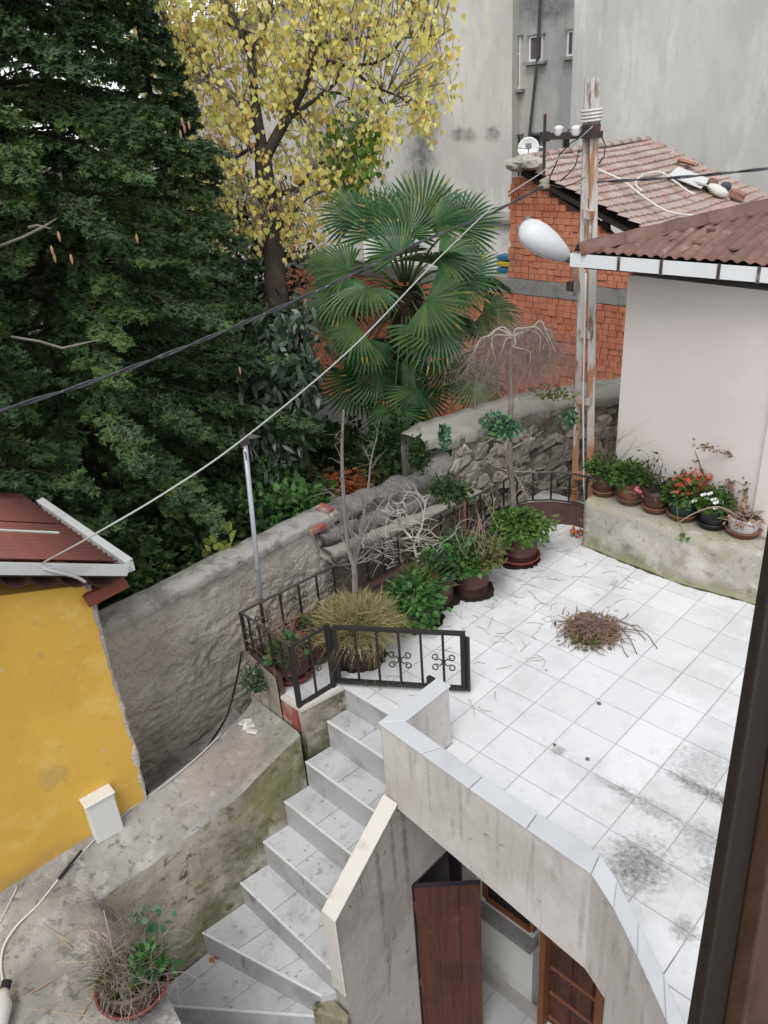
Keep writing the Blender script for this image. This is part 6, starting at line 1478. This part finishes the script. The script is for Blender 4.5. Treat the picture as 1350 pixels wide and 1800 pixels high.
# E: far pot with weeping bare standard tree
c = (-2.95, 7.95, 0.0); t = pot('potted_plant', 'brown pot on red saucer with a tall bare weeping tree and bright green clover', 'potted plant', c, .56, 1.0, pot_br, sauc_r, group=GR, taper=.9)
dome(t, 'leaves', A(*c)+A(0, 0, 1.0), (.82, .80, .46), 1500, .13, .11, OVAL, M('clover', (.09, .19, .04), .55, island=[(.06, .14, .03), (.09, .19, .04), (.13, .24, .05), (.19, .28, .07)], two=True), 14, .4)
mb = MB(); rr = random.Random(21); d1 = np.dot(CR[2], A(*c)-CC)
T = sagc([atD(x, y, d1) for x, y in ((905, 920), (901, 860), (896, 800), (897, 740), (899, 690), (897, 640), (902, 592))], 6)
mb.tube(T, list(np.linspace(.10, .065, len(T))), 8); 
mb.build('trunk', M('brown_grey_trunk', (.16, .13, .115), .9, [((.25, .22, .20), 7, .5, .7, .6)], (25, .5, .01)), t, smooth=True)
mb = MB(); fine = MB(); tips = []
for pts in (([(902, 592), (880, 582), (860, 583), (843, 600), (836, 622)]), ([(902, 592), (925, 580), (950, 574), (966, 582), (968, 612)]), ([(902, 592), (908, 578), (920, 574), (945, 580), (958, 600)]), ([(904, 590), (908, 600), (905, 605), (920, 612), (928, 635)]), ([(903, 588), (938, 580), (948, 600), (949, 618)]), ([(900, 590), (875, 590), (862, 610), (868, 628)]), ([(902, 595), (890, 600), (880, 625)])):
    for dd in (-.28, .3):
        P = sagc([atD(x+rr.gauss(0, 5)*(i > 0), y+rr.gauss(0, 4)*(i > 0), d1+dd*(i/4)) for i, (x, y) in enumerate(pts)], 5); MB().tube(P, list(np.linspace(.034, .010, len(P))), 5, False).build('limb', M('pale_limb', (.36, .32, .29), .85), t)
        for q in P[5:]:
            for _ in range(5): twig(fine, q, A(rr.gauss(0, .3), rr.gauss(0, .3), -.8), rr.uniform(.5, 1.9), .004, 1, rr, -.04, 3, .38, None, 3, .8, (.4, .8), 5)
for k in range(14):
    q = T[rr.randint(8, 20)]; twig(mb, q, A(rr.gauss(0, .8), rr.gauss(0, .8), .1), rr.uniform(.5, 1.1), .018, 2, rr, -.06, 3, .16, None, 3, .7)
mb.build('side_twigs', M('pale_limb', (.36, .32, .29), .85), t); fine.build('fine_twigs', M('mauve_twig', (.30, .225, .205), .9), t)
# dirt rings under the pots
mb = MB(); rr = random.Random(3)
for (x, y, r_) in ((-3.22, 3.80, .68), (-3.0, 5.78, .62), (-3.3, 1.72, .66), (-2.95, 7.95, .62), (-3.45, 4.85, .6)):
    pl = [A(x+r_*(1+rr.uniform(-.05, .13))*math.cos(a), y+r_*(1+rr.uniform(-.05, .13))*math.sin(a), .008) for a in np.linspace(0, 2*math.pi, 40)[:-1]]
    n0 = len(mb.v); mb.v += [tuple(A(x, y, .05))]+[tuple(p) for p in pl]; mb.f += [(n0, n0+1+i, n0+1+(i+1) % 39) for i in range(39)]
stuff(mb.build('spilled_dirt', soil_m))
# ---- pots on the planter bench
GB = 'flower pots on the concrete bench'
def bp(x, y): return onZ(x, y, 1.53)
def bpot(px, py, r, h, mat, sauc, label, taper=.8):
    c = bp(px, py)+A(0, r*.75, 0); c[2] = 1.515; return c, pot('potted_plant', label, 'potted plant', tuple(c), r, h, mat, sauc, taper, GB, .025, .06, False)
par_ = M('parsley', (.07, .15, .03), .55, island=[(.045, .10, .022), (.07, .15, .035), (.10, .19, .045), (.15, .22, .06)], two=True)
c, t = bpot(1052, 872, .37, .66, pot_br, sauc_b, 'brown pot with dark green herbs beside the rusty pole')
dome(t, 'leaves', c+A(-.05, 0, .68), (.50, .45, .42), 800, .11, .07, OVAL, par_, 31, .2)
mb = MB(); rr = random.Random(41)
for k in range(16): twig(mb, c+A(0, 0, .7), A(rr.gauss(.1, .25), rr.gauss(0, .25), 1), rr.uniform(.8, 1.6), .009, 1, rr, 0, 2, .12, None, 3, .5)
mb.build('dry_stalks', bark_b, t)
c, t = bpot(1098, 887, .38, .62, pot_tc, sauc_b, 'clay pot with bushy light green basil, second from the pole')
dome(t, 'leaves', c+A(-.05, 0, .66), (.58, .48, .50), 1000, .13, .085, OVAL, par_, 32, .2)
c, t = bpot(1143, 902, .36, .62, pot_br, sauc_b, 'peeling maroon pot with a wilted dark stem and pink leaves')
mb = MB(); tips = []
for k in range(5): twig(mb, c+A(rr.gauss(0, .08), rr.gauss(0, .08), .55), A(rr.gauss(0, .25), rr.gauss(0, .25), 1), rr.uniform(.5, .95), .022, 2, rr, -.03, 3, .2, tips, 4, .8)
for pts in ([(1128, 885), (1140, 830), (1178, 745)], [(1160, 880), (1163, 800), (1166, 730)], [(1190, 880), (1180, 830), (1172, 790)]): mb.tube(sagc([atD(x, y, np.dot(CR[2], c-CC)+.25) for x, y in pts], 4), .011, 4, False)
mb.build('stems', M('dark_stem', (.04, .03, .028), .9), t); sel = rr.sample(tips, min(60, len(tips)))
leaves_on(t, 'wilted_leaves', [p for p, d in sel], [d+A(0, 0, -.8) for p, d in sel], .16, .06, OVAL, M('wilted', (.05, .045, .035), .8, island=[(.03, .03, .025), (.06, .06, .04), (.09, .05, .05)]))
pk_l = M('pink_leaf', (.5, .14, .16), .6, island=[(.45, .10, .13), (.55, .20, .22), (.30, .08, .08)]); q = c+A(-.42, -.25, .52); leaves_on(t, 'pink_leaves', [q+nr.normal(size=3)*.10 for _ in range(22)], [A(-.3, -.2, .1)]*22, .16, .11, OVAL, pk_l)
c, t = bpot(1190, 915, .40, .62, pot_gr, sauc_b, 'dark green pot with red flowers and lime foliage', .85)
dome(t, 'leaves', c+A(-.05, 0, .62), (.60, .48, .42), 520, .15, .10, OVAL, par_, 33, .3)
dome(t, 'red_bracts', c+A(.18, .1, .85), (.48, .42, .42), 230, .17, .06, LONG, M('red_flower', (.5, .05, .03), .6, island=[(.45, .04, .025), (.55, .08, .05), (.30, .05, .03), (.10, .14, .04), (.22, .12, .04)]), 34)
c, t = bpot(1243, 930, .37, .56, pot_bk, pot_bk, 'black pot with small white flowers', .85)
dome(t, 'leaves', c+A(-.06, 0, .62), (.52, .44, .40), 520, .13, .09, OVAL, par_, 35, .3)
fl = M('white_petal', (.75, .75, .70), .6); P = []; 
for k in range(13):
    a = rr.uniform(0, 6.28); q = c+A(-.1+.42*rr.uniform(-1, 1), -.15+.3*rr.uniform(-1, .6), .82+rr.uniform(-.12, .22))
    for j in range(6): P.append((q, A(math.cos(j*1.05), math.sin(j*1.05)*.8-.2, .35+.5*math.cos(j*1.05))))
for k in range(13):
    pk6 = P[k*6:k*6+6]; leaf_mesh('flower', np.array([p for p, d in pk6]), np.array([d for p, d in pk6]), np.array([A(.5, -.7, .5)]*6), np.full(6, .085), np.full(6, .075), OVAL, fl, t)
mb = MB(); tips = []
d1 = np.dot(CR[2], c-CC)
for pts in (([(1238, 890), (1240, 860), (1242, 830), (1252, 800)]), ([(1242, 845), (1228, 810), (1218, 780), (1215, 765)]), ([(1243, 835), (1256, 800), (1262, 775), (1268, 760)])):
    P = sagc([atD(x, y, d1+.2) for x, y in pts], 5); mb.tube(P, list(np.linspace(.015, .008, len(P))), 4, False); tips += [(p, A(0, 0, -.3)) for p in P[::2]]
mb.build('tall_stems', bark_b, t); leaves_on(t, 'tall_leaves', [p for p, d in tips], [d for p, d in tips], .16, .09, OVAL, ug, .05)
c, t = bpot(1297, 944, .40, .50, pot_wh, sauc_b, 'flaking white pot with straggling brown twigs and shrivelled leaves', .9)
mb = MB(); tips = []; d1 = np.dot(CR[2], c-CC)
for pts in (([(1300, 905), (1312, 870), (1318, 840), (1305, 815), (1285, 800), (1262, 793), (1243, 785), (1232, 788)]), ([(1300, 905), (1290, 870), (1288, 840), (1296, 820)]), ([(1305, 905), (1318, 880), (1330, 850), (1335, 830)]), ([(1300, 905), (1325, 890), (1340, 882)]), ([(1296, 905), (1282, 890), (1278, 860), (1282, 845)]), ([(1310, 905), (1322, 870), (1310, 850)]), ([(1302, 905), (1308, 870), (1302, 850)])):
    P = sagc([atD(x, y, d1+rr.uniform(-.2, .2)) for x, y in pts], 6); mb.tube(P, list(np.linspace(.028, .012, len(P))), 4, False); tips += [(p, A(rr.gauss(0, .5), rr.gauss(0, .5), .3)) for p in P[4:]]
for pts in (([(1300, 910), (1270, 893), (1245, 893), (1215, 905), (1188, 922)]), ([(1300, 915), (1285, 915), (1262, 910)]), ([(1310, 915), (1295, 930), (1305, 922)])):
    P = sagc([atD(x, y, d1-.35) for x, y in pts], 6); mb.tube(P, list(np.linspace(.028, .012, len(P))), 4, False)
for k in range(26): twig(mb, c+A(rr.gauss(0, .12), rr.gauss(0, .12), .5), A(rr.gauss(0, .8), rr.gauss(0, .8), .5), rr.uniform(.25, .6), .012, 1, rr, -.05, 2, .3, None, 3)
mb.build('twigs', M('straw_twig', (.27, .21, .155), .9), t); sel = tips+tips
leaves_on(t, 'shrivelled_leaves', [p for p, d in sel], [d for p, d in sel], .12, .06, OVAL, M('brown_leaf', (.16, .09, .06), .8, island=[(.10, .06, .045), (.20, .11, .07), (.12, .10, .05)]), .04)
dome(t, 'dead_leaves', c+A(-.1, -.15, .45), (.4, .38, .22), 90, .18, .10, OVAL, M('brown_leaf2', (.25, .14, .09), .8, island=[(.20, .10, .07), (.32, .20, .13), (.15, .12, .06)]), 36, .6)
mb = MB(); q = [atD(x, y, np.dot(CR[2], bp(1190, 930)-CC)-.25) for x, y in ((1190, 890), (1192, 915), (1200, 935), (1203, 948))]; mb.tube(sagc(q, 5), .010, 4)
o = tagged(mb.build('trailing_shoot', M('shoot', (.10, .16, .05), .7)), 'thin green shoot trailing over the bench edge below the green pot', 'shoot'); 
leaves_on(o, 'leaf', [q[2], q[3], q[3], q[2], q[3]], [A(.2, -.3, -.3)]*5, .17, .10, OVAL, bri, .06)
# ---- pot on the retaining wall close by
c = tuple(onZ(240, 1748, -1.36)); t = pot('potted_plant', 'brown pot in a red rimmed bowl on the retaining wall full of dead twigs', 'potted plant', c, .50, .62, pot_br, None, taper=.85)
MB().lathe(c, [(.01, .01), (.45, .01), (.59, .30), (.60, .31), (.58, .32), (.42, .06), (.01, .05)], 40).build('bowl', pot_br, t, smooth=True)
MB().lathe(c, [(.60, .31), (.635, .32), (.635, .35), (.60, .36), (.58, .33)], 40).build('rim', sauc_r, t, smooth=True)
mb = MB(); rr = random.Random(55)
C_ = A(*c)
for k in range(120): twig(mb, C_+A(rr.gauss(-.1, .25), rr.gauss(0, .22), .60), A(rr.gauss(-.25, .8), rr.gauss(.0, .8), .6), rr.uniform(.4, .9), .009, 2, rr, -.03, 3, .35, None, 3, .9)
mb.build('dead_twigs', M('grey_brown_twig', (.24, .205, .18), .9, [((.16, .12, .10), 6, .5, .7, .7)]), t)
mb = MB()
d1 = np.dot(CR[2], C_-CC)
for pts in (([(205, 1690), (190, 1650), (178, 1640)]), ([(215, 1680), (150, 1690), (100, 1692)]), ([(225, 1700), (170, 1640), (140, 1637)]), ([(160, 1680), (120, 1655), (75, 1625)]), ([(190, 1760), (200, 1690), (182, 1600)])):
    mb.tube(sagc([atD(x, y, d1-.25) for x, y in pts], 4), .013, 4, False)
mb.build('pale_stalks', M('straw', (.33, .26, .19), .9), t)
grass(t, 'grass', C_+A(-.02, -.12, .55), .3, 260, .5, olive, 8, .6, .018)
dome(t, 'leaves', C_+A(.25, .25, .70), (.28, .28, .4), 150, .13, .08, OVAL, bri, 41)
q = [atD(x, y, d1+.1) for x, y in ((272, 1690), (276, 1650), (262, 1600), (255, 1590))]; MB().tube(sagc(q, 5), .014, 4).build('stem', bark_b, t)
P = [atD(x+rr.gauss(0, 8), y+rr.gauss(0, 10), d1+.1) for x, y in ((262, 1630), (258, 1600), (270, 1610), (248, 1605), (262, 1645), (283, 1620), (300, 1690), (255, 1620)) for _ in range(4)]
leaves_on(t, 'bright_leaves', P, [A(0, 0, .2)]*len(P), .17, .12, OVAL, M('glaucous', (.08, .20, .09), .5, island=[(.05, .15, .06), (.10, .22, .11), (.16, .27, .18)], two=True), .03)
# ================================================================== small things
rr = random.Random(77)
nest = thing('twig_heap', 'heap of dry twigs and prunings lying on the white terrace tiles', 'twig heap', (.65, 6.05, 0))
mb = MB()
for k in range(1300):
    a = rr.uniform(0, 6.28); r_ = abs(rr.gauss(0, .36)); x, y = .62+r_*.95*math.cos(a), 6.08+r_*math.sin(a)
    z = .03+max(0, .34-.38*r_)*rr.random(); d = A(rr.gauss(0, 1), rr.gauss(0, 1), rr.gauss(0, .18)); L = rr.uniform(.12, .42)
    p0 = A(x, y, z); d = unit(d); q = p0+d*L; q[2] = max(.02, q[2]); m_ = (p0+q)/2+A(rr.gauss(0, .04), rr.gauss(0, .04), abs(rr.gauss(0, .03)))
    mb.tube([p0, m_, q], [.014, .012, .006], 3, False)
stuff(mb.build('twigs', M('heap_twig', (.23, .155, .115), .9, [((.13, .085, .065), 5, .5, .7, .7), ((.34, .27, .21), 8, .58, .72, .6)]), nest))
mb = MB()
for pts in ([(1080, 1095), (1105, 1120), (1120, 1150)], [(1085, 1105), (1130, 1110), (1150, 1132), (1155, 1140)], [(1090, 1115), (1095, 1140), (1104, 1155)], [(1075, 1090), (1110, 1100), (1135, 1125)], [(1090, 1090), (1100, 1085), (1105, 1078)], [(1000, 1110), (985, 1118), (978, 1120)]):
    MB().tube(sagc([onZ(x, y, .05) for x, y in pts], 4), .011, 4, False).build('long_twig', bark_b, nest)
n = 260; P = np.stack([.62+nr.normal(size=n)*.28, 6.0+nr.normal(size=n)*.32, nr.uniform(.02, .16, n)], 1)
leaf_mesh('dry_leaves', P, nr.normal(size=(n, 3)), None, nr.uniform(.1, .2, n), nr.uniform(.07, .13, n), OVAL, M('heap_leaf', (.2, .13, .08), .8, island=[(.13, .10, .05), (.25, .16, .09), (.08, .11, .04), (.36, .17, .06)]), nest)
gq = onZ(1035, 1122, .1); n = 120; leaf_mesh('moss_clump', gq+nr.normal(size=(n, 3))*A(.2, .2, .04), nr.normal(size=(n, 3))+A(0, 0, 1), None, nr.uniform(.08, .16, n), nr.uniform(.05, .08, n), OVAL, olive, nest)
o = MB().tube([onZ(1049, 1083, .33), onZ(1056, 1088, .33)], [.06, .055], 8).build('can', M('blue_can', (.04, .16, .25), .3, [((.6, .62, .64), 8, .45, .55, .9)], metal=.4), None); tagged(o, 'small crushed blue and silver can lying on the twig heap', 'can')
# loose twigs, pebbles, dry leaves on the terrace
mb = MB()
for k in range(75):
    x, y = (rr.uniform(-2.4, .4), rr.uniform(4.2, 9.3)) if k < 55 else (rr.uniform(-2.5, .5), rr.uniform(1.2, 4.5))
    a = rr.uniform(0, 6.28); L = rr.uniform(.12, .6); p = A(x, y, .015); q = p+A(math.cos(a), math.sin(a), 0)*L; m_ = (p+q)/2+A(rr.gauss(0, .06), rr.gauss(0, .06), .01); mb.tube([p, m_, q], [.005, .0045, .003], 3, False)
stuff(mb.build('fallen_twigs', bark_b))
for k, (x, y, lab) in enumerate(((975, 1309, 'small dark pebble on the terrace near the grey stain'), (1072, 1140, 'grey pebble at the edge of the twig heap'), (960, 1178, 'tiny dark stone lying alone between gate and twig heap'), (1053, 1236, 'flat grey stone chip in the middle of the terrace'), (1033, 1334, 'round dark stone near the parapet side of the terrace'))):
    bm = bmesh.new(); bmesh.ops.create_icosphere(bm, subdivisions=2, radius=.5)
    p = onZ(x, y, .03); s_ = (.06, .09, .035, .08, .07)[k]
    for v in bm.verts: v.co = Vector((v.co.x*s_*1.3, v.co.y*s_, v.co.z*s_*.7))*(1+wob(v.co, 3, .3, k))*2*S/2
    me = bpy.data.meshes.new('pebble'); bm.to_mesh(me); bm.free(); me.materials.append(M('pebble', (.12, .115, .11), .8)); tagged(put('pebble', me, None, p), lab, 'pebble', 'pebbles scattered on the terrace')
brl = M('dry_leaf', (.40, .15, .08), .8, island=[(.42, .17, .10), (.30, .12, .06)])
q = onZ(372, 1681, -5.25); n = 6; o = leaf_mesh('dry_leaf', q+nr.normal(size=(n, 3))*.05+A(0, 0, .03), nr.normal(size=(n, 3)), None, np.full(n, .16), np.full(n, .12), OVAL, brl); tagged(o, 'curled reddish dry leaf on the lowest visible stair tread', 'leaf')
q = onZ(1012, 938, .06); n = 26; o = leaf_mesh('dry_leaves', q+nr.normal(size=(n, 3))*A(.12, .12, .05), nr.normal(size=(n, 3))+A(0, 0, .5), None, nr.uniform(.12, .25, n), nr.uniform(.06, .12, n), OVAL, brl); tagged(o, 'orange dry leaves gathered in the corner by the planter bench', 'leaves')
mb = MB()
for k in range(40):
    s = rr.choice([1, 2, 3, 4, 5, 6, 7]); f = rr.random(); g_ = rr.random()
    a, b, c_, d_ = [A(*p, ZT[s]) for p in (NL[s-1], NR[s-1], NR[s], NL[s])]
    p = (d_*(1-f)+c_*f)*(1-g_)+(a*(1-f)+b*f)*g_+A(0, 0, .012); an = rr.uniform(0, 6.28); L = rr.uniform(.02, .09); mb.tube([p, p+A(math.cos(an)*L*.5, math.sin(an)*L*.5, .012), p+A(math.cos(an)*L, math.sin(an)*L, 0)], [.005, .007, .003], 3, False)
stuff(mb.build('stair_debris', bark_d))
chip = M('plaster_chip', (.62, .61, .58), .8)
cp = thing('plaster_chips', 'white broken plaster pieces lying on the retaining wall', 'plaster chips', tuple(ledp(432, 1276, 0)))
for k, (x, y) in enumerate(((428, 1272), (436, 1270), (432, 1280), (441, 1277), (437, 1285), (446, 1288))):
    p = ledp(x, y, .04); o = MB().box((0, 0, 0), (.16+.06*rr.random(), .12, .06)).build('chip', chip, None, (0, 0, 0)); o.parent = cp; o.location = Vector((p-ORG[cp.name])*S); o.rotation_euler = (rr.uniform(-.3, .3), rr.uniform(-.3, .3), rr.uniform(0, 3))
# cables lying over the retaining wall
def lc(name, pts, r, mt, lab, dz=.04): return cable(name, [ledp(x, y, dz) for x, y in pts], r, mt, lab, 6)
cable('black_wire', [onX(425, 1145, -5.6), onX(415, 1200, -5.7), onX(400, 1255, -5.6), onX(380, 1290, -5.4), ledp(365, 1316), ], .028, M('black_rubber', (.02, .02, .022), .5), 'black cable hanging down the garden wall behind the railing corner', 8)
lc('pale_wire', [(392, 1290), (340, 1340), (285, 1385), (230, 1425), (175, 1470), (130, 1520)], .022, M('pale_cable', (.45, .44, .42), .5), 'thin pale cable running along the yellow wall side of the retaining wall')
lc('white_wire', [(150, 1495), (110, 1540), (70, 1590), (30, 1630), (8, 1665), (3, 1700), (8, 1740)], .022, M('white_cable', (.62, .61, .58), .6), 'white cable curving over the retaining wall down to the white bottle')
lc('dark_wire', [(145, 1498), (125, 1522), (104, 1548)], .03, M('black_rubber', (.02, .02, .022), .5), 'short dark taped stretch of cable on the retaining wall', .05)
lc('short_wire', [(32, 1560), (15, 1595), (0, 1625)], .025, M('pale_cable', (.45, .44, .42), .5), 'short pale cable crossing the wall edge beneath the yellow wall')
straw = M('straw', (.33, .26, .19), .9)
mb = MB()
for pts in ([(75, 1625), (105, 1648), (130, 1672)], [(30, 1720), (80, 1675), (120, 1640)], [(30, 1762), (75, 1735), (118, 1710)], [(25, 1772), (90, 1780), (160, 1788)], [(140, 1795), (165, 1755)]):
    mb.tube([ledp(x, y, .03) for x, y in pts], .012, 4)
tagged(mb.build('straw_stalks', straw), 'pale straw stalks scattered on the retaining wall near the dead potted plant', 'straw')
bq = ledp(8, 1790, .1)
bt = thing('white_bottle', 'white plastic bottle lying at the bottom corner of the retaining wall', 'bottle', tuple(bq))
b0, b1 = ledp(2, 1800, .22), ledp(14, 1752, .20); ax = unit(b1-b0)
MB().tube([b0-ax*.5, b0, b0+ax*.2, b1-ax*.1, b1], [.20, .20, .19, .10, .08], 14).build('body', whp, bt, smooth=True)
MB().tube([b1, b1+ax*.14], [.09, .09], 12).build('cap', M('black_rubber', (.02, .02, .022), .5), bt)
# ================================================================== wooden window frame of the room the photo is taken from
wf = thing('window_casement', 'dark stained wooden window casement close by the camera', 'window', tuple(atD(1300, 1400, 2.0)*A(1, 1, 0)+A(0, 0, 7)))
wdk = M('dark_window_wood', (.014, .0095, .007), .6, [((.014, .010, .008), 5, .45, .7, .8, (14, 14, .6)), ((.10, .075, .055), 30, .66, .8, .4)], [(60, .3, .002)], spec=.35)
wbr = M('brown_window_wood', (.065, .035, .02), .6, [((.04, .022, .013), 6, .42, .7, .8, (16, 16, .5)), ((.16, .09, .04), 22, .62, .78, .6)], [(60, .3, .002)], spec=.35)
def vline(x, y, dep): return atD(x, y, dep)
e_up, e_dn = vline(1349, 912, 2.0), vline(1205, 1800, 2.0)
l1 = A(e_up[0], e_up[1], 0); l2 = A(e_dn[0], e_dn[1], 0)
# the stile stands upright: take its foot line at mid height
pm0 = vline(1278, 1350, 2.0); rt = CR[0]*A(1, 1, 0); rt = unit(rt); fw = unit(CR[2]*A(1, 1, 0))
ep, eq = pm0, None
u0 = unit(e_up-e_dn)
def stile(p, wdt, dpt, mt, nm, up=u0):
    a = p-up*3.0; b = p+up*2.6; q = [A(0, 0, 0), rt*wdt, rt*wdt-fw*dpt, -fw*dpt]
    o = MB().hexa([a+k for k in q], [b+k for k in q]).build(nm, mt, wf); return bevel(o, .008, 2)
stile(pm0, .066, .06, wdk, 'stile')
stile(pm0+rt*.066-fw*.03, .34, .10, wbr, 'frame_jamb')
stile(pm0+rt*.058+fw*.02, .08, .03, M('rebate', (.006, .005, .005), .9), 'rebate')
